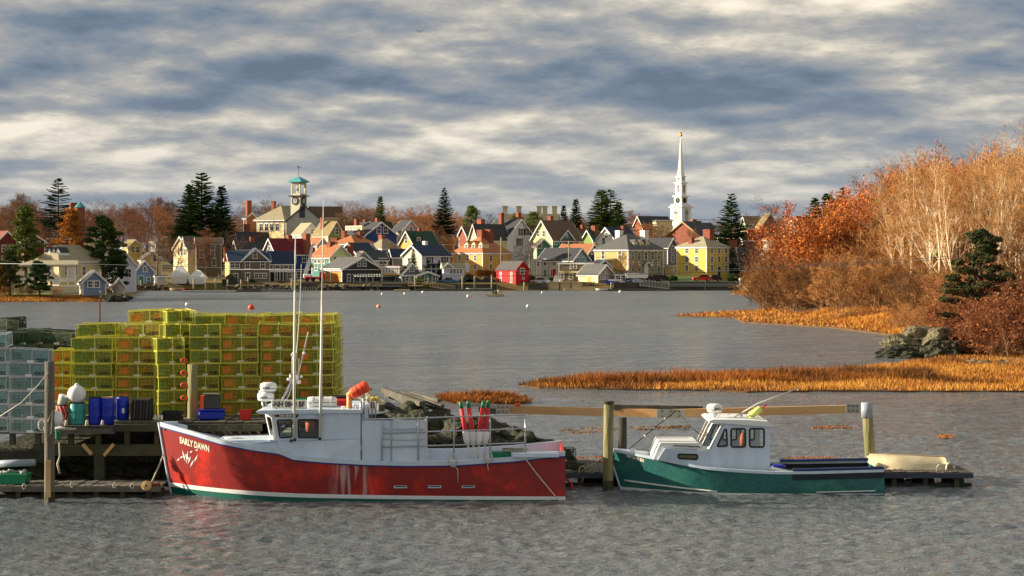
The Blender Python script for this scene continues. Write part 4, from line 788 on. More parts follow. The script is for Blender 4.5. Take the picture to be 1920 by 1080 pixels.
h = House('dark blue roofed house behind the boatshop', 635, 668, 702, 52, 425, 474, 456, 'gB', 'slate', 'navy'); h.chimney(658, 457, 1.2, 1.0)
h = House('beige hipped roof house with a stout brick chimney', 690, 716, 748, 42, 428, 466, 447, 'hip', 'slate', 'beige'); h.chimney(716, 440, 1.2, 1.2)
h = House('green clapboard house with an orange roof behind the crane', 580, 618, 655, 48, 412, 481, 460, 'gA', 'teal', 'orange', wallB='green'); h.wins('A', [588, 596, 605], [487], w=.8); h.wins('A', [590, 604], [501], w=.8); h.win('B', 627, 487, w=.7, n=2, gap=9); h.chimney(620, 453, 1.3, 1.3); h.chimney(657, 458, 1.2, 1)
h = House('grey green house with a round window and swooping roof', 648, 656, 705, 70, 404, 496, 472, 'gA', 'brown', 'olive', wallB='lgrey'); h.win('B', 672, 478, w=.6, h=.7, style='arch')
h = House('low dark roofed wing behind the boatshop gable', 676, 690, 726, 70, 410, 486, 472, 'gB', 'lgrey', 'dgrey'); h.wins('B', [714, 721], [490], w=.8, h=1.2)
h = House('plain dark grey shingled house right of the beige hipped roof', 728, 736, 770, 72, 412, 480, 468, 'gB', 'grey', 'navy')
h = House('weathered dark boatshop with orange sunlit doors and a wide gable', 597, 641, 712, 50, 393, 505, 483, 'gA', 'orange', 'grey', cat='boatshop', name='boatshop', wallB='dark', base=1)
h.win('B', 671, 494, w=.7, h=1.1); h.win('B', 680.5, 494, w=.7, h=1.1); h.win('B', 653, 521, w=.75, h=1.4); h.panel('A', 597, 640.5, 503.5, 507, W['white'], 'fascia', .05, .3)
for u in (616.5, 598): h.panel('A', u, u + 1.8, 507, 535, W['white'], 'door_post', .0, .1)
h.panel('A', 628, 628.7, 508, 535, W['brown'], 'door_joint', .0, .03)
pg = thing('pergola', 'slatted pergola on posts against the dark boatshop front', 'pergola', (X(676, 391), 391, 1.6))
for k in range(11):
    a = MB(); xx = X(661 + k * 5.0, 391) - pg.location.x; a.bar((xx, .4, Z(514, 391) - 1.6), (xx + .9, -1.2, Z(519, 391) - 1.6), .12, .12); a.build('slat', W['lgrey'], pg)
for u in (664, 676, 688, 700): a = MB(); xx = X(u, 391) - pg.location.x; a.box(xx - .08, xx + .08, -1.1, -.94, 0, Z(518, 391) - 1.6); a.build('post', W['lgrey'], pg)
h = House('small sunlit cream upper storey box on dark posts beside the boatshop', 714, 749, 752, 22, 394, 499, 497, 'flat', 'gold', 'red', name='lookout', cat='house', LB=4, z0=Z(516, 394))
for u in (719, 724.5, 730, 737, 745): h.win('A', u, 507, w=.4, h=1.0)
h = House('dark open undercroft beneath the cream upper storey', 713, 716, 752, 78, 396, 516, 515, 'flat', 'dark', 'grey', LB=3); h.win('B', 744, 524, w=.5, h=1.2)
h = House('grey shingled boathouse with a four pane gable window', 746, 753, 792, 70, 393, 516, 494, 'gA', 'grey', 'dgrey', cat='boathouse', name='boathouse'); h.win('B', 771.5, 505, w=.9, h=.8); h.wins('B', [763, 772], [522], w=.6, h=1.1); h.panel('B', 753, 780, 515.5, 518.5, W['white'], 'frieze', .3, .1)
h = House('low teal grey waterfront shed with blue windows', 778, 783, 821, 75, 391.5, 517, 510, 'gA', 'teal', 'grey', cat='shed', name='shed'); h.wins('B', [786, 799, 813], [523], w=.6, h=1.1)
h = House('white house with navy roof and black shuttered windows', 753, 791, 842, 46, 405, 478, 460, 'gB', 'pale', 'navy', wallB='lav'); h.win('B', 805, 487, w=.8, h=1.4, style='shutter'); h.win('B', 832, 487, w=.8, h=1.4, style='shutter'); h.win('A', 766, 490, w=.8); h.door('B', 812, 506, m='navy'); h.chimney(797, 452, .8, .8, W['white']); h.panel('B', 791, 843, 494, 497, RF['navy'], 'porch_roof', .1, 1.6); h.wins('B', [798, 826], [506], w=.7)
h = House('little white sunroom with a small gable by the parked pickup', 829, 832, 870, 76, 394, 500, 494, 'gB', 'lav', 'lgrey' if 'lgrey' in RF else 'beige', cat='sunroom', name='sunroom'); h.gable('B', 831, 849, 501, 494, 'lav', 'beige', 1.5)
for u in (846, 852, 858, 864): h.win('B', u, 508, w=.45, h=1.0)
h = House('large golden mansion with orange hipped roof and two great chimneys', 848, 905, 956, 40, 406, 474, 442, 'hip', 'gold', 'orange', over=.3)
h.dormer('A', 868.5, 463, n=3, gap=13.7, w=1.1, h=1.4, m='cream', rm='orange'); h.chimney(902, 431, 1.5, 1.3); h.chimney(917, 430, 1.6, 1.3)
h.wins('A', [861, 877, 891], [483.5], w=.65, h=1.15); h.wins('A', [891, 861], [501], w=.65, h=1.1); h.door('A', 876, 502, w=.9, h=2.0); h.wins('B', [920, 940], [484, 501], w=.75, h=1.3)
h = House('bright red waterfront shed with a grey gabled roof', 931, 967, 992, 40, 390, 506, 491, 'gA', 'red', 'grey', cat='shed', name='shed', trim='red', z0=Z(538, 390), over=.2)
h.wins('A', [939, 959], [513], w=.35, h=.6); h.wins('A', [939, 959], [525], w=.35, h=1.0); h.win('B', 979, 508.5, w=1.2, h=1.1); h.win('B', 981, 522, w=.4, h=.4)
# --- upper middle
h = House('white house with black roof, tall chimneys and shuttered gable', 905, 952, 1001, 46, 445, 443, 412, 'gA', 'white', 'dgrey', wallB='lav'); h.win('B', 978, 435, w=1, h=1.6, style='shutter'); h.win('B', 989.5, 435, w=1, h=1.6, style='shutter'); h.win('B', 974, 454, w=1, h=1.7, style='shutter'); h.chimney(940, 399, 1, 1, back=.4); h.chimney(972, 398, 1, 1, back=.4)
h.panel('A', 928, 934, 427, 434, GLASS, 'skylight', -2, .1)
h = House('cream gable end with stepped dark roof left of the black roofed house', 880, 896, 952, 52, 440, 446, 421, 'gB', 'cream', 'dgrey'); h.chimney(902, 411, 1.6, 1.2)
h = House('pale green gabled house with brown roof and a teal side wing', 997, 1036, 1092, 42, 436, 448, 414, 'gB', 'green', 'brown', wallB='teal'); h.wins('A', [1009, 1020], [438], w=.7, h=1.3); h.gable('B', 1050, 1076, 448, 432, 'teal', 'brown', 3.5); h.win('B', 1063, 442, w=.5, h=.5, out=.125); h.wins('B', [1042, 1052, 1062, 1078], [454], w=.8, h=1.0); h.chimney(1032, 405, 1, 1)
h = House('small teal wing in front of the pale green gable', 1001, 1006, 1032, 68, 428, 460, 448, 'gA', 'green', 'brown', wallB='teal'); h.win('B', 1012, 459, w=.8, h=1.5)
h = House('putty coloured house with grey roof and a light blue gable', 1010, 1074, 1107, 40, 408, 487, 466, 'gA', 'pale', 'dgrey', wallB='blue'); h.wins('A', [1023, 1040, 1054], [492], w=.6, h=1.3); h.wins('A', [1023, 1036], [512], w=.6, h=1.4); h.win('B', 1089, 475, w=.8, h=1.0); h.wins('B', [1084, 1095], [489], w=.7); h.door('A', 1040, 513, m='red')
h = House('narrow grey lean-to at the left end of the putty house', 1001, 1006, 1014, 60, 410, 487, 485, 'flat', 'pale', 'grey'); h.win('B', 1009, 494, w=.5, h=1.2)
h = House('black gabled house with rusty roof behind the blue gable', 1042, 1098, 1129, 40, 424, 480, 458, 'gA', 'brown', 'orange', wallB='black'); h.win('B', 1111, 471, w=.7, h=1.4); h.chimney(1090, 455, .9, .9)
h = House('brown shingled flat roofed building with paired white windows', 1048, 1112, 1122, 16, 397, 492.5, 491, 'flat', 'brown', 'dgrey', LB=6, wallB='brown'); h.win('A', 1072.5, 499, w=.6, h=.9, n=2, gap=6); h.win('A', 1055, 518, w=.6, h=1.1); h.win('A', 1071, 518, w=.7, h=1.1); h.panel('A', 1048, 1100, 508, 511.5, W['cream'], 'storey_band', .3, .15); h.win('A', 1104, 499, w=.6, h=.9)
h = House('navy roofed little house between shingled shed and olive mansion', 1108, 1120, 1146, 60, 404, 500, 488, 'gA', 'slate', 'navy')
h = House('cream fish house with grey roof and shingled gable on the wharf', 1086, 1121, 1152, 46, 391, 514, 497, 'gA', 'cream', 'grey', cat='shed', name='shed', wallB='tan'); h.win('B', 1136.5, 508, w=.5, h=.9); h.panel('A', 1102, 1108, 519, 540, W['gold'], 'barn_door', .0, .06); h.win('B', 1128, 520, w=.45, h=.8, n=4, gap=5)
h = House('long low blue window annex right of the fish house', 1150, 1153, 1190, 76, 392, 514, 512, 'flat', 'slate', 'grey', cat='shed', name='shed'); h.win('B', 1159, 521, w=.9, h=1.0, n=3, gap=9)
h = House('white gable with navy roof above the olive mansion', 1122, 1152, 1197, 44, 440, 447, 427, 'gB', 'white', 'navy'); h.win('A', 1138, 441, w=.7, h=1.2); h.win('A', 1133, 452, w=.8); h.chimney(1168, 423, .8, .8)
h = House('green roofed house left of the white gable', 1092, 1112, 1130, 45, 452, 450, 432, 'gB', 'lime', 'green'); h.chimney(1115, 423, 1.3, 1.3)
h = House('olive putty mansion with white shutters and grand white doorway', 1118, 1178, 1250, 45, 407, 468, 438, 'hip', 'olive', 'grey', wallB='brown')
h.wall.data.materials[1] = paint('sage putty clapboard', (150, 150, 120)); h.dormer('B', 1199, 461, n=3, gap=12.3, w=1.2, h=1.5, m='cream', rm='grey'); h.chimney(1161, 432, 1.3, 1.3, W['white']); h.chimney(1208, 432, 1.4, 1.4, W['white'])
for u in (1187, 1200, 1213.5, 1227, 1239.5): h.win('B', u, 479.5, w=.8, h=1.75); 
for u in (1187, 1200, 1227, 1239.5): h.win('B', u, 502, w=.8, h=1.75, style='arch')
for u in (1133, 1163): h.win('A', u, 478, w=.8, h=1.7)
h.door('B', 1214, 506, w=1.2, h=2.6); h.gable('B', 1208.5, 1219.5, 496, 491, 'white', 'grey', .3, name='door_pediment', out=.3)
for u in (1178.5, 1248):
    for k in range(12): h.panel('B', u + (k % 2) * .6 * (1 if u < 1200 else -1), u + 2 + (k % 2) * .6 * (1 if u < 1200 else -1), 469.5 + k * 4, 472.2 + k * 4, W['white'], 'quoin', .02, .06)
h = House('dark grey house with a steep white edged gable between the mansions', 1212, 1252, 1271, 40, 425, 462, 447, 'gA', 'black', 'dgrey', wallB='grey'); h.wins('B', [1262], [485, 468], w=.8)
h = House('low brick and cream passage house between the mansions', 1248, 1262, 1276, 45, 417, 497, 493, 'flat', 'cream', 'grey'); h.win('B', 1269, 503)
h = House('bright yellow three storey mansion with hipped roof and brick chimneys', 1273, 1325, 1372, 44, 405, 463, 443, 'hip', 'yellow', 'beige', over=.3)
h.wins('A', [1291, 1308], [469.5, 486, 502.5], w=.75, h=1.15); h.wins('B', [1336, 1351, 1366], [469.5, 486, 502.5], w=.75, h=1.15); h.chimney(1328, 430, 1.9, 1.4); h.chimney(1296, 446, 1.0, 1.0, back=.4); h.chimney(1375, 450, 1.3, 1.1); h.door('B', 1351, 509, m='navy')
h = House('brick gabled hall with dark roof below the steeple', 1254, 1314, 1347, 48, 470, 443, 416, 'gB', 'brick', 'dgrey', trim='tan'); h.chimney(1278, 438, 1.2, 1.2)
h = House('long dark roofed brick building left of the steeple', 1190, 1205, 1262, 62, 560, 424, 406, 'gB', 'brick', 'dgrey')
h = House('dark roof right of the steeple base', 1268, 1284, 1345, 60, 540, 428, 418, 'gB', 'brick', 'dgrey'); h.chimney(1300, 411, 1.4, 1.4); h.chimney(1310, 414, 1.2, 1.2)
h = House('cream cupola house right in front of the steeple base', 1225, 1236, 1262, 55, 500, 412, 408, 'flat', 'cream', 'dgrey')
h = House('brick gabled block with white edged gable near the bare tree', 1418, 1424, 1466, 74, 480, 428, 401, 'gA', 'brick', 'olive'); h = House('olive roofed hall with green windows beside the big spruce', 1392, 1400, 1430, 68, 490, 424, 406, 'gB', 'lime', 'olive'); h.win('B', 1408, 426, n=2, gap=8)
h = House('row of brick chimneys and dark roofs right of the big spruce', 1380, 1392, 1440, 60, 450, 448, 436, 'gB', 'brick', 'dgrey'); h.chimney(1403, 430, 1.2, 1.2); h.chimney(1416, 430, 1.4, 1.2)
h = House('beige roofed cream house near the wooded bank', 1434, 1448, 1480, 55, 445, 450, 437, 'hip', 'pale', 'olive'); h = House('yellow gable end tucked behind the scrub', 1444, 1465, 1474, 35, 425, 470, 447, 'gB', 'cream', 'dgrey'); h.win('A', 1451, 462, w=.6)
h = House('small white gabled house at the foot of the wooded bank', 1421, 1440, 1450, 35, 405, 490, 474, 'gB', 'white', 'dgrey'); h.win('A', 1434, 493, w=.6, h=1.2)
h = House('dark red clapboard house behind the blue green spruce', 1380, 1388, 1426, 66, 408, 497, 465, 'gB', 'dred', 'dgrey'); h.wins('B', [1400, 1412], [504], w=.7); h.chimney(1405, 452, 1.4, 1.2); h.chimney(1383, 461, 1.2, 1.2)
h = House('white house with brick chimneys on the skyline right of the bare tree', 1482, 1490, 1510, 60, 460, 420, 412, 'gB', 'white', 'grey'); h.chimney(1494, 405, 1.6, 1.6); h.chimney(1511, 404, 1.2, 1.2)
for (ul, uc, ur, a_, Y, ve, vr, rf_, wl, rm, lab) in [(800, 812, 850, 60, 470, 455, 440, 'gB', 'brick', 'brown', 'brown roofed house behind the green roofed house'), (690, 700, 735, 60, 500, 428, 416, 'gB', 'grey', 'dgrey', 'grey roof peeping left of the pinkish gable'), (655, 670, 700, 55, 470, 430, 418, 'gA', 'grey', 'dgrey', 'dark roof left of the navy gable'), (860, 875, 905, 55, 480, 440, 425, 'gB', 'brick', 'brown', 'brick house among the trees above the golden house'), (1070, 1080, 1105, 60, 480, 440, 428, 'gB', 'brown', 'brown', 'brown roof behind the pale green house'), (1345, 1352, 1380, 60, 460, 458, 448, 'gB', 'grey', 'dgrey', 'grey roof right of the yellow mansion chimney'), (1120, 1132, 1180, 60, 400, 528, 524, 'flat', 'slate', 'grey', 'low grey store building behind the boatyard')]:
    h = House(lab, ul, uc, ur, a_, Y, ve, vr, rf_, wl, rm)
    if rf_ != 'flat': h.chimney((uc + ur) / 2, vr - 6)
# skyline chimney block
Yk = 620.0; sk = thing('skyline_block', 'pale stone building top with five square chimneys on the skyline', 'building', (X(990, Yk), Yk, 9))
a = MB(); a.box(X(938, Yk) - X(990, Yk), X(1050, Yk) - X(990, Yk), 0, 12, 0, Z(401, Yk) - 9); a.build('wall', W['stone'], sk)
for u, vt in ((947, 388), (973, 388), (1011, 388), (1022, 388), (1040, 388)):
    a = MB(); x = X(u, Yk) - X(990, Yk); zt_ = Z(vt, Yk) - 9; a.box(x - .8, x + .8, 1, 3, 4, zt_); a.box(x - 1.0, x + 1.0, .8, 3.2, zt_, zt_ + .35); a.build('chimney', W['stone'], sk)
# --- white steeple
Ys = 900.0; ks = Ys / F; st = thing('church_steeple', 'tall white church steeple with clock faces and gilded tip', 'steeple', (X(1276.5, Ys), Ys, Z(430, Ys)), R(-45)); bz = Z(430, Ys)
def sz(v): return Z(v, Ys) - bz
def hwm(px): return px * ks / math.sqrt(2)        # half width of a stage turned 45 degrees from its apparent half width
WS = mat('bright white paint', (.82, .82, .80), .6, var=.03)
def stage(name, v0, v1, px, parent=st, m=WS): q_ = hwm(px); a = MB(); a.box(-q_, q_, -q_, q_, sz(v0), sz(v1)); return a.build(name, m, parent)
stage('base_stage', 436, 389, 19.5); stage('base_cornice', 389.5, 387, 23); stage('clock_plinth', 387, 383, 19); ck = stage('clock_stage', 383, 368, 12.8); stage('clock_cornice', 369, 367, 16); stage('belfry_stage', 367, 343, 10.5); stage('belfry_cornice', 344, 342, 13.2); stage('lantern_stage', 342, 331, 8.5); stage('lantern_cornice', 332, 330.3, 10.5)
a = MB(); a.lathe([(7.5 * ks, sz(330.3)), (5.6 * ks, sz(322)), (4.0 * ks, sz(305)), (1.2 * ks, sz(262)), (.5 * ks, sz(258))], 8); a.build('spire', WS, st)
GOLD = mat('gilding', sr(214, 170, 60), .3, metal=.8); a = MB(); a.sphere((0, 0, sz(253)), .75, 10, 8); a.sphere((0, 0, sz(249)), .45, 8, 6); a.tube([(0, 0, sz(262)), (0, 0, sz(245))], .1, 6); a.build('finial', GOLD, st)
for (face, rz) in (('left', 0), ('right', R(90))):
    def fp(px_half, v, out=.0): q_ = hwm(px_half) + out; return ((0, -q_, sz(v)) if rz == 0 else (q_, 0, sz(v)))
    a = MB(); a.lathe([(1.35, 0), (1.35, .12)], 20, (0, 0, 0), Matrix.Rotation(R(90), 4, 'X')); o = a.build('clock_face', W['black'], st); o.location = fp(12.8, 376); o.rotation_euler = (0, 0, rz)
    a = MB(); a.box(-.05, .05, -.18, -.13, 0, .9); a.box(-.05, .6, -.18, -.13, -.05, .05); a.build('clock_hands', GOLD, o)
    for (px_, v, w, hh) in ((10.5, 355, 1.0, 3.2), (19.5, 407, 2.6, 5.4), (8.5, 336, .6, .8)):
        a = MB(); a.box(-w / 2 - .3, w / 2 + .3, -.14, 0, -hh / 2 - .3, hh / 2 + .1); a.lathe([(w / 2 + .3, 0), (w / 2 + .3, .14)], 16, (0, 0, hh / 2), Matrix.Rotation(R(90), 4, 'X')); o = a.build('belfry_opening', WS, st); o.location = fp(px_, v); o.rotation_euler = (0, 0, rz)
        a = MB(); a.box(-w / 2, w / 2, -.2, -.145, -hh / 2, hh / 2); a.lathe([(w / 2, .145), (w / 2, .2)], 16, (0, 0, hh / 2), Matrix.Rotation(R(90), 4, 'X')); a.build('louvre', W['lgrey'] if hh > 4 else W['grey'], o)
# ------------------------------------------------------------------ the trap pier on the left
WOODG = mat('weathered grey timber', sr(120, 116, 104), .9, vscale=2.5, col2=sr(78, 74, 66), bump=.02, bscale=30, stretch=(1, 1, .15)); WOODD = mat('dark wet timber', sr(66, 62, 52), .85, vscale=2.5, col2=sr(44, 44, 36), bump=.02, bscale=20); WOODT = mat('tan sawn timber', sr(226, 190, 138), .8, vscale=1.2, col2=sr(206, 150, 92), bump=.01, bscale=18, stretch=(.12, 1, 1))
WOODGN = mat('green stained piling', sr(92, 96, 62), .9, vscale=3.0, col2=sr(160, 150, 108), bump=.04, bscale=14, stretch=(1, 1, .12)); WOODM = mat('mossy timber', sr(84, 88, 62), .9, vscale=1.8, col2=sr(58, 56, 46)); ROPE = mat('pale rope', sr(206, 200, 180), .9); DECKW = mat('deck planks', sr(104, 98, 84), .9, vscale=1.5, col2=sr(74, 70, 60))
DZ = 1.98                                                     # deck height above the water
def plank_run(parent, x0, x1, y0, y1, z, w, th, m, name='plank', gap=.02, jit=.012):
    n = int((x1 - x0) / w); me = None
    for k in range(n):
        a = MB(); a.box(0, (x1 - x0) / n - gap, y0, y1, -th, 0)
        me = me or a.mesh(name, m); inst(name, me, parent, ((x0 + k * (x1 - x0) / n), rng.uniform(-.03, .03), z + rng.uniform(-jit, jit)))
pier = thing('pier', 'dark timber pier carrying the stacks of lobster traps', 'pier', (X(300, 52), 52.3, 0)); px0 = pier.location.x
def pX(u, Y=52.3): return X(u, Y) - px0
plank_run(pier, pX(-60), pX(216), 0, 14, DZ - .12, .24, .07, DECKW); plank_run(pier, pX(216), pX(640, 54), .05, 14, DZ, .24, .07, DECKW)
a = MB(); a.box(pX(-60), pX(216), -.06, .06, DZ - .34, DZ - .195); a.build('edge_beam', WOODG, pier)
a = MB(); a.box(pX(214), pX(492), -.06, .06, DZ - .27, DZ - .075); a.build('edge_beam', WOODM, pier)
a = MB(); a.box(pX(60), pX(640), .1, .4, DZ - .98, DZ - .66); a.build('cap_beam', WOODM, pier); a = MB(); a.box(pX(-60), pX(82), .0, .35, DZ - 1.16, DZ - .83); a.build('cap_beam', WOODD, pier)
for u in (-30, 20, 68, 130, 182, 236, 292, 350, 410, 460): a = MB(); a.box(pX(u) - .07, pX(u) + .07, .12, .3, DZ - .68, DZ - .2); a.build('stub_post', WOODM if u > 80 else WOODG, pier)
for u in (-20, 184, 330, 430, 520):
    a = MB(); a.box(pX(u) - .14, pX(u) + .14, .1, .38, -.8, DZ - .98); a.build('post', WOODM, pier)
for (u0, v0, u1, v1) in ((155, 833, 172, 852), (213, 833, 195, 854)): a = MB(); a.bar((pX(u0), .02, Z(v0, 52.3)), (pX(u1), .02, Z(v1, 52.3)), .12, .09); a.build('brace', WOODT, pier)
for u in (378, 395, 428, 462, 480, 415, 446): a = MB(); a.bar((pX(u - 4), -.05, Z(800, 52.2)), (pX(u + 5), .3, Z(818, 52.2)), .05, .05); a.build('brace', WOODT, pier)
for yy in (4.5, 9):
    for u in (10, 120, 230, 340, 450): a = MB(); a.tube([(pX(u), yy, -.8), (pX(u), yy, DZ - .2)], .16, 8); a.build('post', WOODD, pier)
a = MB(); a.box(pX(-60), pX(655, 56), 1.6, 13.5, -1, 1.05); wl = a.build('pier_fill', wetrock); wl['kind'] = 'structure'; wl.location = pier.location; wl.name = 'seawall'
for k in range(60):
    u = rng.uniform(-30, 480); rock('seawall_stone', (X(u, 53.6), 53.75 + rng.uniform(-.15, .2), rng.uniform(0, 1.0)), (rng.uniform(.2, .5), .25, rng.uniform(.15, .32)), k, wetrock, 'dark wet stone in the seawall under the pier ' + ('at the left edge' if u < 90 else 'below the barrels' if u < 250 else 'behind the red bow' if u < 380 else 'behind the red boat foredeck'), 'stone', 2)['group'] = 'dark stones under the pier'
# rock mound behind the red boat
mound = [(700, 800, 59.5, 3.4, 2.3, 1.35), (790, 800, 59, 3.2, 2.2, 1.35), (880, 810, 58.3, 2.6, 2.0, 1.3), (950, 825, 57.4, 1.7, 1.5, .95), (1000, 838, 57, .95, .8, .55), (640, 800, 59, 2.0, 2, 1.2), (850, 840, 56.2, 2.0, .8, .9), (930, 850, 55.8, 1.4, .7, .7)]
for k, (u, v, Y, a_, b_, c_) in enumerate(mound):
    rock('rock_mound', (X(u, Y), Y, .15), (a_, b_, c_), 70 + k, wetrock, ['main dark rockweed mound behind the aft deck panels', 'dark mound section behind the open railing', 'dark mound shoulder behind the upright pot buoys', 'sloping dark rock under the left end of the long timber', 'low tip of the dark mound behind the stern', 'dark mound end beneath the plank pile', 'dark rock close behind the middle rail', 'small dark rock close behind the stern rail'][k], 'rock', 5, .42)
for k in range(70):
    u = rng.uniform(690, 1010); Y = rng.uniform(55.2, 56.8); zt_ = rng.uniform(.1, 1.1) * min(1, (1040 - u) / 200)
    rock('seawall_stone', (X(u, Y), Y, zt_), (rng.uniform(.12, .34), .2, rng.uniform(.1, .22)), k + 200, lichen if k % 4 == 0 else wetrock, 'loose stone on the face of the dark mound behind the red boat', 'stone', 2)['group'] = 'loose stones on the dark mound'
# plank pile on the mound
pt_ = [((690, 738), (716, 765), .2, .22), ((720, 731), (792, 757), .22, .16), ((724, 739), (800, 768), .16, .14), ((755, 736), (830, 762), .14, .12), ((770, 737), (824, 751), .14, .1), ((698, 752), (765, 777), .16, .14), ((676, 748), (700, 760), .2, .2), ((740, 748), (842, 771), .14, .12), ((712, 748), (748, 772), .14, .14)]
for k, ((u0, v0), (u1, v1), w, h_) in enumerate(pt_):
    Y0, Y1 = 60.5 + .12 * k, 58.4 + .1 * k; a = MB(); a.bar(P(u0, v0, Y0), P(u1, v1, Y1), w, h_); o = a.build('timber_plank', WOODG)
    tag(o, ['short thick grey timber end at the left of the plank pile', 'topmost long grey timber of the plank pile', 'second long grey timber lying under the topmost one', 'thin board fanned out to the right of the pile', 'short thin board on top of the fanned boards', 'low board sloping down the left of the pile', 'stub of timber beside the orange float', 'lowest long board reaching farthest right', 'crossed board low in the middle of the pile'][k], 'timber', 'weathered timbers piled on the rock mound')

# --- lobster traps
def trap_proto(wire, net, lab):
    L_, D_, H_ = 1.16, .56, .37; r_ = .0045
    root = thing('lobster_trap', lab, 'lobster trap', (0, 0, -50))
    fr = MB()
    for y in (0, D_):
        for z in (0.01, H_): fr.bar((-L_ / 2, y, z), (L_ / 2, y, z), .018)
        for x in (-L_ / 2, L_ / 2, .08): fr.bar((x, y, 0), (x, y, H_), .018)
    for x in (-L_ / 2, L_ / 2, .08):
        for z in (0.01, H_): fr.bar((x, 0, z), (x, D_, z), .018)
    me_f = fr.mesh('frame', wire[0]); inst('frame', me_f, root)
    wmh = MB()
    nx, nz, nd = 29, 9, 14
    def strip(a, b, n_):       # thin flat wire
        a, b, n_ = Vector(a), Vector(b), Vector(n_); d = (b - a).normalized().cross(n_) * .0032; wmh.add([a - d, a + d, b + d, b - d], [(0, 1, 2, 3)])
    for y in (0, D_):
        for i in range(1, nx): x = -L_ / 2 + L_ * i / nx; strip((x, y, 0), (x, y, H_), (0, 1, 0))
        for i in range(1, nz): z = H_ * i / nz; strip((-L_ / 2, y, z), (L_ / 2, y, z), (0, 1, 0))
    for z in (0.012, H_ - .002):
        for i in range(1, nx): x = -L_ / 2 + L_ * i / nx; strip((x, 0, z), (x, D_, z), (0, 0, 1))
        for i in range(1, nd): y = D_ * i / nd; strip((-L_ / 2, y, z), (L_ / 2, y, z), (0, 0, 1))
    for x in (-L_ / 2, L_ / 2):
        for i in range(1, nd): y = D_ * i / nd; strip((x, y, 0), (x, y, H_), (1, 0, 0))
        for i in range(1, nz): z = H_ * i / nz; strip((x, 0, z), (x, D_, z), (1, 0, 0))
    inst('wire_mesh', wmh.mesh('wire_mesh', wire[1]), root)['kind'] = 'stuff'
    nm = MB(); r = random.Random(4)      # knitted funnel heads sagging inside
    for (cx0, cx1) in ((-.5, -.12), (.12, .5)):
        for i in range(9):
            for j in range(6):
                if r.random() < .08: continue
                x = cx0 + (cx1 - cx0) * i / 9; z = .05 + .27 * j / 6; y = .035 + .12 * abs(((i + .5) / 9) - .5) + r.uniform(0, .03); s1 = (cx1 - cx0) / 9 * .8; nm.add([(x, y, z), (x + s1, y + .02, z + r.uniform(-.01, .01)), (x + s1 * r.uniform(.6, 1.0), y + .03, z + .036), (x, y + .03, z + .034)], [(0, 1, 2, 3)])
    for i in range(15):  # added dark sheet at mid-depth, painting shade into the empty trap interior
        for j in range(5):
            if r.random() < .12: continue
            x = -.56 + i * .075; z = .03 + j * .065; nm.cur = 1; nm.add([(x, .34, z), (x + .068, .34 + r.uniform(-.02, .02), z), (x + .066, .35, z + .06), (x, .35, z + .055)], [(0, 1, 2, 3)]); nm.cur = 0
    inst('netting', nm.mesh('netting', [net[0], net[2] if len(net) > 2 else net[0]]), root)['kind'] = 'stuff'  # mesh holds the knitted heads and the painted shade sheet
    b_ = MB(); b_.box(-.50, -.24, .012, .03, .08, .27); inst('entry_head', b_.mesh('entry_head', net[1]), root)
    b_ = MB(); b_.box(-.06, .14, -.012, .006, .008, .075); inst('name_tag', b_.mesh('name_tag', W['pale'] if wire is not WGR else W['white']), root)
    b_ = MB()
    for xx in (.33, .47):
        b_.box(xx - .055, xx + .055, -.016, -.004, .05, .065); b_.box(xx - .055, xx + .055, -.016, -.004, .125, .14); b_.box(xx - .055, xx - .035, -.016, -.004, .065, .125); b_.box(xx + .035, xx + .055, -.016, -.004, .065, .125)
    b_.box(.2, .29, -.014, -.004, .09, .12); inst('escape_vent', b_.mesh('escape_vent', W['black']), root); return root
def wiremat(n, c, c2): return mat(n, sr(*c), .5, vscale=1.3, col2=sr(*c2), spec=.4)
WYL = (wiremat('yellow wire', (236, 230, 96), (206, 192, 66)), wiremat('yellow wire mesh', (214, 220, 84), (180, 184, 58))); WGR = (wiremat('pale grey wire', (214, 212, 214), (180, 182, 190)), wiremat('grey wire mesh', (190, 198, 206), (160, 170, 182))); WDG = (wiremat('dark green wire', (58, 88, 66), (90, 92, 60)), wiremat('dark green wire mesh', (54, 92, 76), (70, 80, 52)))
NOR = (mat('orange twine', sr(214, 84, 30), .9, vscale=3, col2=sr(150, 80, 28)), mat('orange head', sr(232, 76, 30), .9), mat('dark brown trap shade', sr(84, 62, 30), .9, vscale=3)); NGN = (mat('green twine', sr(40, 74, 40), .9, vscale=3, col2=sr(84, 90, 34)), mat('green head', sr(26, 96, 54), .9), mat('dark olive trap shade', sr(50, 58, 28), .9, vscale=3)); NTL = (mat('teal twine', sr(96, 160, 150), .9, vscale=3), mat('teal head', sr(22, 104, 72), .9))  # a third colour in a set is the shade painted inside the trap
TP = {'yo': trap_proto(WYL, NOR, 'yellow wire lobster trap with orange netting'), 'yg': trap_proto(WYL, NGN, 'yellow wire lobster trap with green netting'), 'gt': trap_proto(WGR, NTL, 'pale grey wire lobster trap with green heads'), 'dg': trap_proto(WDG, NGN, 'dark green wire lobster trap')}
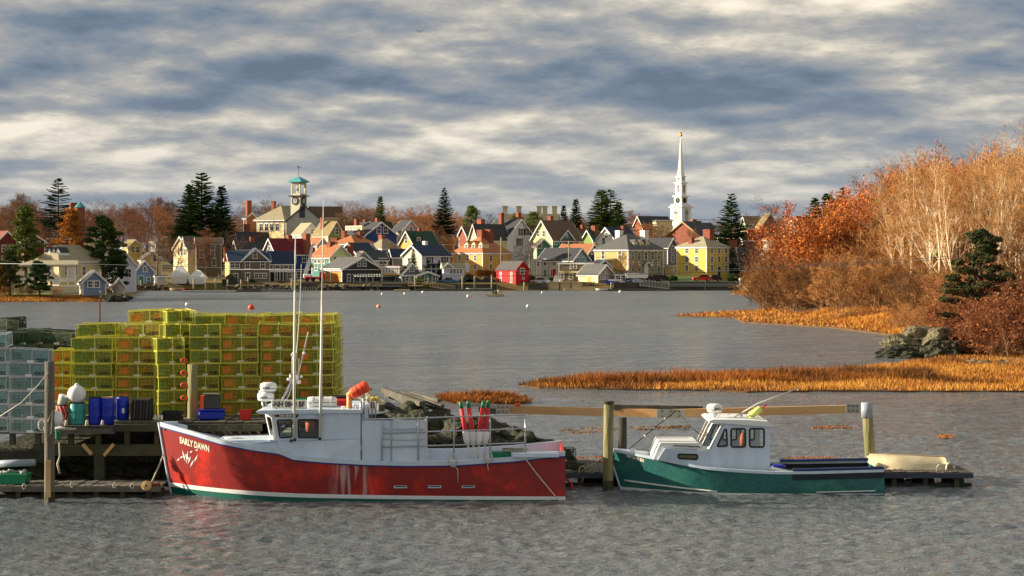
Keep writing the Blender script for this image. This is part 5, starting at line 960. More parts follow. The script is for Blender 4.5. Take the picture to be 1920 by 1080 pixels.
def stackcol(ul, ur, vtop, Yf, kind, rows, zb, where, yaw=0.0, depth=1, dh=.385, extra=0, mixk=None):
    xc = (X(ul, Yf) + X(ur, Yf)) / 2; wpx = (ur - ul) * Yf / F; sx_ = wpx / 1.18
    n = max(1, round((Z(vtop, Yf) - zb) / dh))
    for d in range(depth):
        nn = n + (extra if d > 0 else 0) + (1 if d > 1 and 216 <= ul < 350 else 0)
        ln = rng.uniform(-.014, .014)
        for k in range(nn):
            kk = kind if not mixk or rng.random() > .3 else mixk
            lv = nn - 1 - k
            if d == 0: lab = {'yo': 'yellow trap', 'yg': 'yellow trap', 'gt': 'grey trap', 'dg': 'dark green trap'}[kk] + ', ' + ('top' if lv == 0 else ordinal(lv) + ' below the top') + ' of the ' + where; grp = 'lobster traps stacked on the pier'
            else: lab = 'trap in the back rows behind the ' + where; grp = 'back rows behind the ' + where
            tp_ = 1.0 if lv == 0 else 0.0; tl = (rng.uniform(-.02, .02) + tp_ * rng.uniform(-.02, .10), rng.uniform(-.015, .015) + tp_ * rng.uniform(-.06, .06), yaw + rng.uniform(-.03, .03) * (1 + 3 * tp_)); zz_ = zb + k * dh - (.14 if d and ul > 350 else 0)
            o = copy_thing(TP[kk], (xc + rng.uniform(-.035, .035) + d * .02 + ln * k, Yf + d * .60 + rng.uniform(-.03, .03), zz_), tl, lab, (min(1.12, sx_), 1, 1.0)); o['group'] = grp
cols = [(19, 92, 645, 50.5, 'gt', 'grey stack at the left edge pile', 0, 1, 1.83), (-58, 16, 624, 50.7, 'gt', 'grey stack cut by the left picture edge', 0, 1, 1.83),
        (95, 131, 666, 54.6, 'yo', 'narrow stack behind the grey piling', 0, 2, DZ), (136, 213, 640, 54.2, 'yg', 'yellow stack behind the teal barrel', 0, 3, DZ), (216, 294, 642, 54.2, 'yo', 'yellow stack behind the third blue barrel', -.14, 4, DZ), (297, 350, 640, 54.0, 'yg', 'angled yellow stack left of the tall piling', .45, 4, DZ),
        (353, 411, 613, 54.4, 'yg', 'green netted stack right of the tall piling', .10, 4, DZ), (413, 485, 613, 54.6, 'yo', 'orange netted stack left of the radars', -.03, 4, DZ), (488, 553, 614, 54.8, 'yo', 'orange netted stack behind the radars', 0, 4, DZ), (556, 626, 602, 55.0, 'yo', 'orange netted stack at the pier end', -.12, 4, DZ)]
for (ul, ur, vt, Yf, kd, wh, yaw, dep, zb) in cols: stackcol(ul, ur, vt, Yf, kd, None, zb, wh, yaw, dep, .385, 1 if ul >= 130 else 0, 'yg' if kd == 'yo' and False else None)
# jumbled dark green traps behind, left
for i in range(9):
    for d in range(3):
        u = -20 + i * 31; Y = 58.0 + d * 1.3; top = Z(np.interp(u, [0, 90, 180, 260], [602, 620, 634, 622]) - d * 6, Y)
        n = int((top - DZ) / .385); x = X(u, Y)
        for k in range(n):
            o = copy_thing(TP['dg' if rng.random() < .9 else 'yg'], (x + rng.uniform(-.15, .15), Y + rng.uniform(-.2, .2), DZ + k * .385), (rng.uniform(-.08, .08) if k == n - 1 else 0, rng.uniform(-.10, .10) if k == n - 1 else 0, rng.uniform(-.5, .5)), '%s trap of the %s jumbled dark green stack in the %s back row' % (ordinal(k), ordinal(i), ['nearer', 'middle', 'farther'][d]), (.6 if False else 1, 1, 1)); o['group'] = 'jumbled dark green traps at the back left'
for p_ in TP.values():          # the four masters take their own place in the pile
    pass
spots = [(k_, (X(u, Y), Y, DZ), 'trap in the back rows behind the ' + w_) for k_, u, Y, w_ in (('yg', 170, 56.2, 'yellow stack behind the teal barrel'), ('yo', 255, 56.8, 'yellow stack behind the third blue barrel'), ('dg', 60, 56.9, 'narrow stack behind the grey piling'), ('gt', -75, 52.9, 'grey stack cut by the left picture edge'))]
for k_, loc, lab in spots: TP[k_].location = loc; TP[k_]['label'] = lab; TP[k_]['group'] = lab.replace('trap in the ', '')

# --- things standing along the pier edge
def barrel(u, Y, zb, r, h, m, label, name='barrel', lid=None, ribs=2, cat='barrel'):
    t_ = thing(name, label, cat, (X(u, Y), Y, zb)); a = MB(); a.smooth = True; a.lathe([(r * .93, 0), (r, .05), (r * 1.0, h * .3), (r * 1.05, h * .33), (r, h * .36), (r, h * .62), (r * 1.05, h * .66), (r, h * .69), (r * .98, h * .95), (r * .9, h)], 20); a.build('body', m, t_)
    a = MB(); a.lathe([(r * .92, h - .02), (r * .95, h + .01), (r * .6, h + .02), (r * .55, h - .01)], 20); a.build('lid', lid or W['black'], t_); return t_
BLUE = mat('blue plastic', sr(26, 52, 176), .4, var=.15, vscale=2); TEALP = mat('teal plastic', sr(52, 148, 140), .5, vscale=3); REDP = mat('red plastic', sr(206, 40, 34), .5, vscale=2); ORP = mat('orange plastic', sr(236, 82, 40), .5, vscale=2); WHP = mat('white gelcoat', (.80, .80, .78), .35, var=.04, vscale=1.0, spec=.5); GRNP = mat('green plastic', sr(20, 122, 84), .45, vscale=2)
Yb = 52.75; DL = DZ - .12
barrel(145, Yb, DL, .235, .62, TEALP, 'ribbed teal barrel with a big white float on top')
t_ = thing('round_float', 'big white round float resting on the teal barrel', 'float', (X(144, Yb), Yb, DL + .64)); a = MB(); a.smooth = True; a.sphere((0, 0, .22), .27, 18, 12); a.build('ball', WHP, t_); a = MB(); a.smooth = True; a.lathe([(.07, .46), (.06, .52), (.02, .55)], 10); a.build('eye', WHP, t_)
t_ = barrel(117, Yb, DL, .16, .55, REDP, 'red basket barrel laced with twine beside the weathered piling'); a = MB()
for k in range(10): an = k * .63; a.tube([(math.cos(an) * .17, math.sin(an) * .17, .54), (math.cos(an + .5) * .185, math.sin(an + .5) * .185, .3), (math.cos(an) * .18, math.sin(an) * .18, .02)], .012, 4)
a.build('twine', ROPE, t_)
t_ = thing('white_bucket', 'white bucket tipped on top of the red basket barrel', 'bucket', (X(115, Yb), Yb, DL + .56)); a = MB(); a.smooth = True; a.lathe([(.12, 0), (.16, .24), (.17, .25), (.12, .3)], 16, (0, 0, 0), Matrix.Rotation(R(20), 4, 'Y')); a.build('body', WHP, t_)
t_ = thing('round_float', 'white float half hidden by the weathered piling', 'float', (X(103, 50.2), 50.2, 2.05)); a = MB(); a.smooth = True; a.sphere((0, 0, .2), .23, 16, 10); a.build('ball', WHP, t_)
barrel(178, Yb, DL, .185, .78, BLUE, 'leftmost blue barrel, touching its twin'); barrel(202, Yb, DL, .185, .78, BLUE, 'second blue barrel with a tan lid', lid=WOODT); t_ = barrel(230, 53.0, DZ, .185, .66, BLUE, 'third blue barrel with a white mark near its foot')
a = MB(); a.box(.02, .09, -.195, -.187, .2, .34); a.build('white_mark', WHP, t_)
t_ = thing('crate', 'black netted crate on the pier between blue barrel and traps', 'crate', (X(266, 53), 53.0, DZ)); a = MB(); a.bbox((0, 0, .3), (.58, .45, .6), .03); a.build('body', W['black'], t_)
for k in range(7):
    a = MB(); a.bar((-.27 + k * .09, -.235, .02), (-.27 + k * .09 + .03, -.235, .6), .02); a.build('slat', WOODG if k % 2 else W['dark'], t_)
t_ = thing('blue_tote', 'blue lidded tote beside the tall tan piling', 'tote', (X(397, 53), 53.0, DZ)); a = MB(); a.bbox((0, 0, .14), (.72, .45, .28), .05); a.build('body', BLUE, t_); a = MB(); a.bbox((0, 0, .29), (.76, .5, .04), .015); a.build('lid', BLUE, t_)
t_ = thing('fish_box', 'stained box with orange side standing on the blue tote', 'box', (X(393, 53), 53.0, DZ + .315)); a = MB(); a.bbox((.08, 0, .2), (.42, .35, .4), .02); a.build('body', W['dark'], t_); a = MB(); a.box(-.24, -.14, -.17, .17, 0, .38); a.build('side_panel', ORP, t_); a = MB(); a.box(-.2, .28, -.18, .18, .405, .44); a.build('lid', WOODG, t_)
t_ = thing('red_crate', 'small red crate on the pier below the orange netted stack', 'crate', (X(461, 53), 53.0, DZ)); a = MB(); a.prism([(-.13, 0), (.13, 0), (.17, .26), (-.17, .26)], -.12, .12); a.build('body', REDP, t_); a = MB(); a.box(-.19, .19, -.14, .14, .25, .28); a.build('rim', REDP, t_)
t_ = thing('green_tote', 'green fish tote on the pier behind the life raft canister', 'tote', (X(592, 53.6), 53.6, DZ + .1)); a = MB(); a.prism([(-.42, 0), (.42, 0), (.52, .45), (-.52, .45)], -.25, .25); a.build('body', GRNP, t_); a = MB(); a.box(-.55, .55, -.28, .28, .44, .48); a.build('rim', GRNP, t_)
t_ = thing('dark_tote', 'black tote right of the green fish tote', 'tote', (X(640, 53.8), 53.8, DZ + .15)); a = MB(); a.bbox((0, 0, .22), (.6, .5, .44), .03); a.build('body', W['black'], t_); a = MB(); a.bbox((0, 0, .455), (.64, .54, .04), .01); a.build('lid', W['black'], t_)
t_ = thing('hose_heap', 'black hose heap at the foot of the angled stack', 'hose', (X(322, 53), 52.9, DZ)); a = MB(); a.smooth = True
for k in range(5): a.tube([(math.cos(q_ * .5) * (.34 - .03 * k), math.sin(q_ * .5) * .12, .04 + .05 * k) for q_ in range(14)], .03, 6)
a.build('coil', W['black'], t_)
for j, u in enumerate((124, 163, 192)):
    t_ = thing('small_cone', ['first', 'middle', 'last'][j] + ' of three small tan bollard cones on the pier lip by the barrels', 'bollard', (X(u, 52.35), 52.35, DL)); a = MB(); a.smooth = True; a.lathe([(.06, 0), (.035, .12), (.03, .16)], 10); a.build('body', ROPE, t_)
for j, u in enumerate((291, 297, 303)):
    t_ = thing('glove_post', 'pale upright stub, ' + ordinal(j) + ' from the black crate', 'stub', (X(u, 52.5), 52.5, DZ)); a = MB(); a.smooth = True; a.tube([(0, 0, 0), (0, 0, .17)], .035, 8); a.build('body', ROPE, t_)
for j, v in enumerate((676, 699, 722, 746)):
    t_ = thing('trap_handle', 'orange oval handle, %s from the top on the angled stack' % ordinal(j), 'handle ring', P(345, v, 53.35)); a = MB(); a.smooth = True; pts = [(math.cos(q_ / 12 * 6.283) * .09, 0, math.sin(q_ / 12 * 6.283) * .055) for q_ in range(13)]; a.tube(pts, .022, 6, False); a.build('ring', ORP, t_); t_.name = 'oval_ring'
# --- pilings and boom
def piling(u, vt, Y, r, m, label, lean=0.0, cap=None, zt=None, name='piling'):
    z1 = Z(vt, Y) if zt is None else zt; t_ = thing(name, label, 'piling', (X(u, Y), Y, 0)); a = MB(); a.smooth = True
    a.tube([(lean * .02, 0, -1.2), (0, 0, 0), (lean * .5, 0, z1 * .5), (lean, 0, z1)], [r * 1.02, r, r * .97, r * .93], 18); a.build('shaft', m, t_)
    if cap: a = MB(); a.smooth = True; a.tube([(lean * 1.0, 0, z1 - cap[1]), (lean, 0, z1 + .03)], r * 1.06, 18); a.build('cap', cap[0], t_)
    a = MB(); a.smooth = True; a.tube([(0, 0, -1), (0, 0, .28)], r * 1.035, 18); a.build('weed_band', wetrock, t_); return t_
piling(361, 683, 53.4, .155, WOODGN, 'tall tan green piling rising behind the red bow'); t_ = piling(93, 678, 50.0, .14, WOODG, 'weathered grey piling at the left edge traps')
a = MB(); a.box(-.06, .07, -.19, -.13, .15, 1.15); a.build('fender_board', WOODT, t_)
t_ = piling(1140, 757, 52.6, .15, WOODGN, 'tall green piling between the two boats', .02); a = MB(); a.lathe([(.15, Z(757, 52.6) - .0), (.17, Z(757, 52.6) + .01), (.165, Z(753, 52.6) + .02)], 18); a.build('cap', WOODM, t_)
piling(1167, 783, 53.6, .135, WOODD, 'short blackened piling just right of the tall green one', zt=Z(783, 53.6))
CAPB = mat('blue grey plastic cap', sr(150, 160, 176), .4, vscale=1); piling(1634, 757, 55.6, .165, WOODGN, 'leaning piling with a blue grey cap at the right end of the boom', -.14, (CAPB, .42), zt=Z(757, 55.6))
bm_ = thing('boom', 'long tan timber boom spanning between the pilings behind the green boat', 'timber boom', (X(1270, 54.2), 54.2, 0)); bx0 = bm_.location.x; PLT = mat('galvanised plate', sr(176, 174, 160), .5, metal=.3, vscale=5)
def bseg(u0, v0, u1, v1, Y0, Y1, w, h_, m, name): a = MB(); A_ = P(u0, v0, Y0) - bm_.location; B_ = P(u1, v1, Y1) - bm_.location; a.bar(A_, B_, w, h_); return a.build(name, m, bm_)
bseg(956, 768, 1236, 775, 55.8, 54.6, .12, .24, WOODT, 'beam'); bseg(1262, 775, 1600, 767, 54.5, 54.0, .12, .24, WOODT, 'beam'); bseg(1150, 763, 1318, 766, 54.95, 54.75, .2, .15, WOODG, 'upper_timber')
for (u0, u1, v, Y) in ((1231, 1284, 776, 54.3), (1586, 1612, 766, 53.85), (930, 956, 768, 55.6)):
    pl = bseg(u0, v, u1, v, Y, Y, .03, .27, PLT, 'splice_plate')
    for k in range(6): a = MB(); q_ = P(u0 + (u1 - u0) * (.2 + .3 * (k % 3)), v - 5 + 9 * (k // 3), Y) - bm_.location; a.cbox((q_.x, q_.y - .03, q_.z), (.035, .03, .035)); a.build('bolt', W['black'], pl)
bseg(868, 757, 932, 763, 56.6, 55.9, .1, .1, W['lgrey'], 'rail'); bseg(900, 768, 932, 772, 56.4, 55.9, .12, .16, WOODG, 'end_timber'); a = MB(); q_ = P(970, 759, 55.5) - bm_.location; a.bbox(tuple(q_), (.18, .1, .08), .02); a.build('orange_block', ORP, bm_)
# --- floating docks
def dock(name, label, u0, u1, Y0, Y1, zt, m, nplank, fas, legs, parent_cat='floating dock'):
    t_ = thing(name, label, parent_cat, (X((u0 + u1) / 2, Y0), Y0, 0)); xa, xb = X(u0, Y0) - t_.location.x, X(u1, Y0) - t_.location.x
    plank_run(t_, xa, xb, 0, Y1 - Y0, zt, (xb - xa) / nplank, .05, m); a = MB(); a.box(xa, xb, -.06, -.003, zt - .17, zt - .03); a.build('fascia', fas, t_)
    for k in range(legs): xx = xa + (xb - xa) * (k + .5) / legs; a = MB(); a.box(xx - .07, xx + .07, .02, .16, -.3, zt - .06); a.build('post', WOODM, t_)
    a = MB(); a.box(xa, xb, .1, .3, -.05, .08); a.build('lower_beam', WOODD, t_)
    for k in range(legs): xx = xa + (xb - xa) * (k + 1) / (legs + .5); a = MB(); a.smooth = True; a.tube([(xx - .3, .6, .0), (xx + .3, .6, .0)], .22, 10); a.build('float_drum', W['black'], t_)
    return t_
dR = dock('floating_dock', 'low floating dock behind the green boat reaching out to the right', 1058, 1824, 53.4, 56.0, .42, DECKW, 56, mat('dark blue grey board', sr(70, 76, 92), .8), 13)
dL = dock('floating_dock', 'low float with light planks under the trap pier', -40, 302, 50.9, 52.2, .34, WOODG, 26, WOODG, 7)
# ------------------------------------------------------------------ boats
class Hull:
    def __init__(s, sheer, stem_top, stem_bot, xst, yc, B, Bw, sf, sw, zk=-.45, pt=2.2, pw=2.0, tumble=0.0):
        s.sheer = sheer; s.st, s.sb, s.xst, s.yc, s.B, s.Bw, s.sf, s.sw, s.zk, s.pt, s.pw = stem_top, stem_bot, xst, yc, B, Bw, sf, sw, zk, pt, pw
    def zs(s, q): return float(np.interp(q, [p[0] for p in s.sheer], [p[1] for p in s.sheer]))
    def xat(s, q, z):
        t_ = (z - s.sb[1]) / (s.st[1] - s.sb[1]); xs_ = s.sb[0] + (s.st[0] - s.sb[0]) * (t_ if t_ > 0 else t_ * 2.2); return xs_ + q * (s.xst - xs_)
    def half(s, q, z):
        zt = s.zs(q); t_ = max(0, min(1, (z - s.zk) / (zt - s.zk))); top = s.B * (1 - (1 - min(q / s.sf, 1)) ** s.pt) * (1 - .10 * max(0, q - .6) / .4); wl = s.Bw * (1 - (1 - min(q / s.sw, 1)) ** s.pw)
        return wl + (top - wl) * t_ ** (1.25 if q > .3 else 1.0)
    def pt3(s, q, z, side=-1, out=0.0): return Vector((s.xat(q, z), s.yc + side * (s.half(q, z) + out), z))
    def q_of(s, x, z): xs_ = s.xat(0, z); return max(0, min(1, (x - xs_) / (s.xst - xs_)))
    def band(s, zlo, zhi, rows=6, n=56, out=0.0, q0=0.0, q1=1.0, close=True, thick=None):
        mb = MB(); mb.smooth = True; f = lambda z_, q: z_(q) if callable(z_) else z_
        qs = [q0 + (q1 - q0) * (i / n) ** 1.25 for i in range(n + 1)]
        for side in (-1, 1):
            vs = [s.pt3(q, f(zlo, q) + (f(zhi, q) - f(zlo, q)) * j / rows, side, out) for q in qs for j in range(rows + 1)]; m = rows + 1
            fs = [(i * m + j, (i + 1) * m + j, (i + 1) * m + j + 1, i * m + j + 1) for i in range(n) for j in range(rows)]
            if side > 0: fs = [tuple(reversed(f_)) for f_ in fs]
            mb.add(vs, fs)
        if close:
            a = [s.pt3(q1, f(zlo, q1) + (f(zhi, q1) - f(zlo, q1)) * j / rows, -1, out) for j in range(rows + 1)]; b = [s.pt3(q1, f(zlo, q1) + (f(zhi, q1) - f(zlo, q1)) * j / rows, 1, out) for j in range(rows + 1)]; m = rows + 1
            mb.smooth = False; mb.add(a + b, [(j, m + j, m + j + 1, j + 1) for j in range(rows)])
        return mb
    def rail(s, dz0, dz1, w, q0=0.0, q1=1.0, n=56, out=0.03):           # a moulding that follows the sheer
        mb = MB(); qs = [q0 + (q1 - q0) * i / n for i in range(n + 1)]
        for side in (-1, 1):
            vs = []
            for q in qs:
                z = s.zs(q); p = s.pt3(q, z, side); yo, yi = p.y + side * out, p.y - side * (w - out)
                if (yi - s.yc) * side < 0: yi = s.yc
                vs += [(p.x, yo, z + dz0), (p.x, yo, z + dz1), (p.x, yi, z + dz1), (p.x, yi, z + dz0)]
            fs = [(i * 4 + j, (i + 1) * 4 + j, (i + 1) * 4 + (j + 1) % 4, i * 4 + (j + 1) % 4) for i in range(n) for j in range(4)] + [(0, 1, 2, 3), tuple(n * 4 + j for j in (3, 2, 1, 0))]
            mb.add(vs, fs)
        return mb
    def plate(s, zf, inset=.05, q0=0.0, q1=1.0, n=40):                    # deck surface
        mb = MB(); vs = []
        for i in range(n + 1):
            q = q0 + (q1 - q0) * i / n; z = zf(q) if callable(zf) else zf; h_ = max(0.01, s.half(q, min(z, s.zs(q))) - inset); x = s.xat(q, z); vs += [(x, s.yc - h_, z), (x, s.yc + h_, z)]
        mb.add(vs, [(2 * i, 2 * i + 2, 2 * i + 3, 2 * i + 1) for i in range(n)]); return mb
def side_text(body, h, wide, hull, x0, z0, dzdx, m, parent, name, out=.012, bold=.012):
    me = text_mesh(body, h, wide, bold)
    for v in me.vertices:
        x = x0 + v.co.x; z = z0 + v.co.z + dzdx * v.co.x; v.co = (x, hull.pt3(hull.q_of(x, z), z, -1, out).y, z)
    me.materials.append(m); return inst(name, me, parent)
def flat_text(body, h, wide, loc, m, parent, name, rot=(0, 0, 0), bold=.01):
    me = text_mesh(body, h, wide, bold); me.materials.append(m); return inst(name, me, parent, loc, rot)
BLK = mat('black rubber', (.02, .02, .022), .5, var=.2); GREYP = mat('grey gelcoat', sr(198, 212, 226), .4, var=.10, vscale=1.2, spec=.5, stretch=(3, 3, .6)); STEEL = mat('galvanised tube', sr(186, 188, 190), .35, metal=.7); TRIMB = mat('dark blue pinstripe', sr(34, 44, 120), .5)
# weathered red topsides: faded streaks, chalking and scrapes
def worn(name, c1, c2, c3, rust=.0):
    m = bpy.data.materials.new(name); m.use_nodes = True; t = m.node_tree; t.nodes.clear(); q = G(t); tcn = q.n('ShaderNodeTexCoord'); o_ = tcn.outputs['Object']
    n1 = q.n('ShaderNodeTexNoise', i_Vector=o_, i_Scale=.9, i_Detail=8.0, i_Roughness=.65); mp = q.n('ShaderNodeMapping', i_Vector=o_); mp.inputs['Scale'].default_value = (4, 1, .35)
    n2 = q.n('ShaderNodeTexNoise', i_Vector=mp.outputs[0], i_Scale=2.0, i_Detail=6.0); n3 = q.n('ShaderNodeTexNoise', i_Vector=o_, i_Scale=14.0, i_Detail=4.0)
    c = q.mix(q.ramp(n1.outputs['Fac'], [(.34, 0.0), (.50, 1.0)]), c1, c2); c = q.mix(q.m('MULTIPLY', q.ramp(n3.outputs['Fac'], [(.45, 0.0), (.7, 1.0)]), .35), c, c3)
    sp_ = q.n('ShaderNodeSeparateXYZ', i_0=o_); 
    xr = q.m('MULTIPLY', q.ramp(q.m('ABSOLUTE', q.m('SUBTRACT', sp_.outputs[0], rust)), [(.25, 1.0), (.7, 0.0)]), q.ramp(n2.outputs['Fac'], [(.48, 0.0), (.62, .85)])) if rust else 0.0
    if rust: c = q.mix(xr, c, sr(190, 170, 170))
    b = q.n('ShaderNodeBsdfPrincipled', i_Roughness=.42); t.links.new(c, b.inputs['Base Color']); q.n('ShaderNodeOutputMaterial', i_Surface=b.outputs[0]); return m
RED = worn('weathered red topsides', sr(224, 44, 22), sr(150, 32, 26), sr(108, 42, 36), rust=-4.35)
GREEN = worn('weathered green topsides', sr(60, 130, 116), sr(36, 104, 102), sr(92, 142, 124))
BOOT = mat('white boot stripe', (.78, .80, .78), .5, var=.08, vscale=2); AFG = mat('green antifouling', sr(14, 96, 82), .6, vscale=2)
# ---- the big red lobster boat; u to s runs along the near side at 50.1 m
YB = 50.1; yc = 51.85
def rx(u, Y=YB): return X(u, Y)
def rz_(v, Y=YB): return Z(v, Y)
L0, L1 = X(300, yc), X(1060, YB + .1)
def qs_(u): return (X(u, YB + .15) - L0) / (L1 - L0)
sheer = [(0, Z(799, 51.8)), (qs_(350), Z(816, 51.2)), (qs_(405), Z(832, 50.7)), (qs_(470), Z(844, 50.4)), (qs_(525), Z(851, 50.2)), (qs_(537), Z(861, 50.15)), (qs_(600), Z(867, 50.1)), (qs_(680), Z(871.5, 50.1)), (qs_(760), Z(873.5, 50.1)), (qs_(850), Z(873, 50.1)), (qs_(960), Z(866, 50.1)), (1, Z(855, 50.2))]
H1 = Hull(sheer, (L0, Z(799, 51.8)), (X(321, 51.8), 0.0), L1, yc, 1.74, 1.62, .42, .40, pt=2.3, pw=2.0)
rb = thing('lobster_boat', 'large red hulled lobster boat with white wheelhouse moored at the pier', 'fishing boat', (0, 0, 0)); rb.location = (0, 0, 0)
wl1 = lambda q: .03 + .17 * (1 - q) ** 2.2; wl2 = lambda q: wl1(q) + .09 + .03 * (1 - q)
H1.band(wl2, H1.zs, 10).build('topsides', RED, rb); H1.band(wl1, wl2, 2, out=.004).build('boot_stripe', BOOT, rb); H1.band(-.45, wl1, 3).build('bottom', AFG, rb)
H1.rail(-.035, .0, .04, out=.035).build('pinstripe', TRIMB, rb); H1.rail(0.0, .115, .16, out=.03).build('rub_rail', GREYP, rb)
H1.plate(lambda q: H1.zs(q) - .02 if q < .27 else .62, .12, 0.002, .995).build('deck', GREYP, rb)
a = MB(); a.smooth = True; a.tube([Vector((H1.xat(0, z), yc, z)) + Vector((-.02, 0, 0)) for z in np.linspace(-.2, H1.zs(0) + .1, 8)], .035, 8); a.build('stem_band', GREYP, rb)
# bulwark aft of the wheelhouse: inner coaming
a = H1.rail(-.45, .115, .05, qs_(680), .995, 30, -.12); a.build('coaming', GREYP, rb)
a = MB(); a.box(L1 - .08, L1 - .02, yc - 1.5, yc + 1.5, .0, H1.zs(1) + .1); a.build('transom', RED, rb)
a = MB(); a.smooth = False
def qv(u, v, Y=YB): return Vector((X(u, Y), Y, Z(v, Y)))
# trunk cabin forward of the wheelhouse
def sloped(parent, name, bot, top, y0, y1, m, yt=.12):
    """side outline (u, v) lists; a box like house whose top is narrower than its foot"""
def side_prism(name, pts, y0, y1, m, parent, Y=YB, smooth=False):
    poly = [(X(u, Y), Z(v, Y)) for u, v in pts]; b_ = MB(); n = len(poly); b_.prism(poly, y0, y1); return b_.build(name, m, parent)
side_prism('trunk', [(405, 832), (405, 826), (498, 824), (525, 826), (537, 862), (522, 852)], yc - 1.05, yc + 1.05, GREYP, rb, 50.9)
# washboard filler rising to the wheelhouse side
pts = [(404, 829.5), (470, 833), (519, 826), (676, 822), (676, 872), (600, 868), (537, 861.5), (525, 851.5), (470, 844)]
b_ = MB(); n = len(pts)
outer = []; inner = []
for u, v in pts:
    x = X(u, 50.25); z = Z(v, 50.25); q = H1.q_of(x, min(z, H1.zs(.3))); y = yc - (H1.half(q, H1.zs(q)) - .03); outer.append((x, y, z)); inner.append((x, y + .08, z))
b_.add(outer + inner, [tuple(range(n)), tuple(reversed(range(n, 2 * n)))] + [(i, i + n, (i + 1) % n + n, (i + 1) % n) for i in range(n)]); b_.build('side_deck', GREYP, rb)
# wheelhouse
yN, yF = yc - 1.60, yc + 1.45; Yw = yN
def w3(u, v, y=None): y = yN if y is None else y; return (X(u, yN), y, Z(v, yN))
b_ = MB()
side = [(519, 826), (511, 776), (676, 772), (676, 870), (540, 868), (530, 852)]
def side_with_holes(parent, name, outline, holes, y, th, m):
    """flat wall in the plane y, with real window openings, built by triangulation"""
    pts = [Vector((X(u, y), 0, Z(v, y))) for u, v in outline]; hs = [[Vector((X(u, y), 0, Z(v, y))) for u, v in h_] for h_ in holes]
    loops = [[Vector((p.x, p.z, 0)) for p in pts]] + [[Vector((p.x, p.z, 0)) for p in h_] for h_ in hs]; tris = tessellate_polygon(loops); flat = [p for l in loops for p in l]
    mb = MB(); N_ = len(flat); vs = [(p.x, y, p.y) for p in flat] + [(p.x, y + th, p.y) for p in flat]; fs = [tuple(t_) for t_ in tris] + [tuple(i + N_ for i in reversed(t_)) for t_ in tris]; o_ = 0
    for l in loops:
        k = len(l); fs += [(o_ + i, o_ + (i + 1) % k, o_ + (i + 1) % k + N_, o_ + i + N_) for i in range(k)]; o_ += k
    mb.add(vs, fs); return mb.build(name, m, parent)
def rounded(pts, r=3.2, n=4):
    out = []; k = len(pts)
    for i in range(k):
        p0, p1, p2 = Vector(pts[i - 1]), Vector(pts[i]), Vector(pts[(i + 1) % k]); a_ = p1 + (p0 - p1).normalized() * r; c_ = p1 + (p2 - p1).normalized() * r
        for j in range(n + 1): t_ = j / n; out.append(tuple((a_ * (1 - t_) + p1 * t_) * (1 - t_) + (p1 * (1 - t_) + c_ * t_) * t_))
    return out
CLEAR = bpy.data.materials.new('window glazing'); CLEAR.use_nodes = True; t = CLEAR.node_tree; t.nodes.clear(); q = G(t)
gl = q.n('ShaderNodeBsdfGlossy', i_Roughness=.03); tr_ = q.n('ShaderNodeBsdfTransparent'); tr_.inputs[0].default_value = (.80, .88, .84, 1); fr_ = q.n('ShaderNodeFresnel', i_IOR=1.5); mx = q.n('ShaderNodeMixShader', i_0=q.m('ADD', fr_.outputs[0], .07)); t.links.new(tr_.outputs[0], mx.inputs[1]); t.links.new(gl.outputs[0], mx.inputs[2]); q.n('ShaderNodeOutputMaterial', i_Surface=mx.outputs[0])
def gasket(parent, pts, y, name='window', th=.03, glass=True, w=.022):
    p3 = [Vector((X(u, y), y, Z(v, y))) for u, v in pts]; mb = MB(); mb.tube(p3 + [p3[0], p3[1]], w, 6, False); o = mb.build(name, BLK, parent)
    if glass: g_ = MB(); g_.add([(p.x, y + .015, p.z) for p in p3], [tuple(range(len(p3)))]); g_.build('pane', CLEAR, o)
    return o
w1 = rounded([(519.5, 788), (547, 787.5), (548, 819), (525, 821)]); w2 = rounded([(559.5, 787), (597, 787), (597, 820.5), (559.5, 820.5)])
for y, nm in ((yN, 'near_wall'), (yF, 'far_wall')):
    sc2 = y / yN
    def rs(p): return [((u - CX) / sc2 + CX, (v - HY) / sc2 + HY) for u, v in p]
    side_with_holes(rb, 'wheelhouse_side', rs([(519, 826), (511, 775), (676, 771), (676, 871), (600, 868), (540, 866), (530, 852)]), [rs(w1), rs(w2)], y, .05, GREYP); gasket(rb, rs(w1), y - .006); gasket(rb, rs(w2), y - .006)
# angled corner panels and windshield
xa0, xa1 = X(496, yN), X(511, yN); xb0, xb1 = X(503, yN), X(519, yN); zt_, zb_ = Z(776, yN), Z(826, yN); ym = yN + .62; ymF = yF - .62
def quad_frame(parent, c4, fr_w, m, nm, glass_m=CLEAR, bars=0):
    c4 = [Vector(c) for c in c4]; cen = sum(c4, Vector()) / 4; inn = [c + (cen - c).normalized() * fr_w * 1.4 for c in c4]; mb = MB(); n_ = (c4[1] - c4[0]).cross(c4[3] - c4[0]).normalized() * .04
    mb.add(c4 + inn + [c + n_ for c in c4] + [c + n_ for c in inn], [(i, (i + 1) % 4, (i + 1) % 4 + 4, i + 4) for i in range(4)] + [(i + 8, i + 12, (i + 1) % 4 + 12, (i + 1) % 4 + 8) for i in range(4)] + [(i, i + 8, (i + 1) % 4 + 8, (i + 1) % 4) for i in range(4)] + [(i + 4, (i + 1) % 4 + 4, (i + 1) % 4 + 12, i + 12) for i in range(4)])
    o = mb.build(nm, m, parent); g_ = MB(); g_.add([tuple(c + n_ * .5) for c in inn], [(0, 1, 2, 3)]); g_.build('pane', glass_m, o); g_ = MB(); g_.tube([tuple(c) for c in inn] + [tuple(inn[0])], .014, 5, False); g_.build('gasket', BLK, o); return o
dxm = -.22
quad_frame(rb, [(xb1, yN, zb_), (xa1, yN, zt_), (xa1 + dxm * 1.2, ym, zt_), (xb1 + dxm, ym, zb_)], .10, WHP, 'corner_panel')
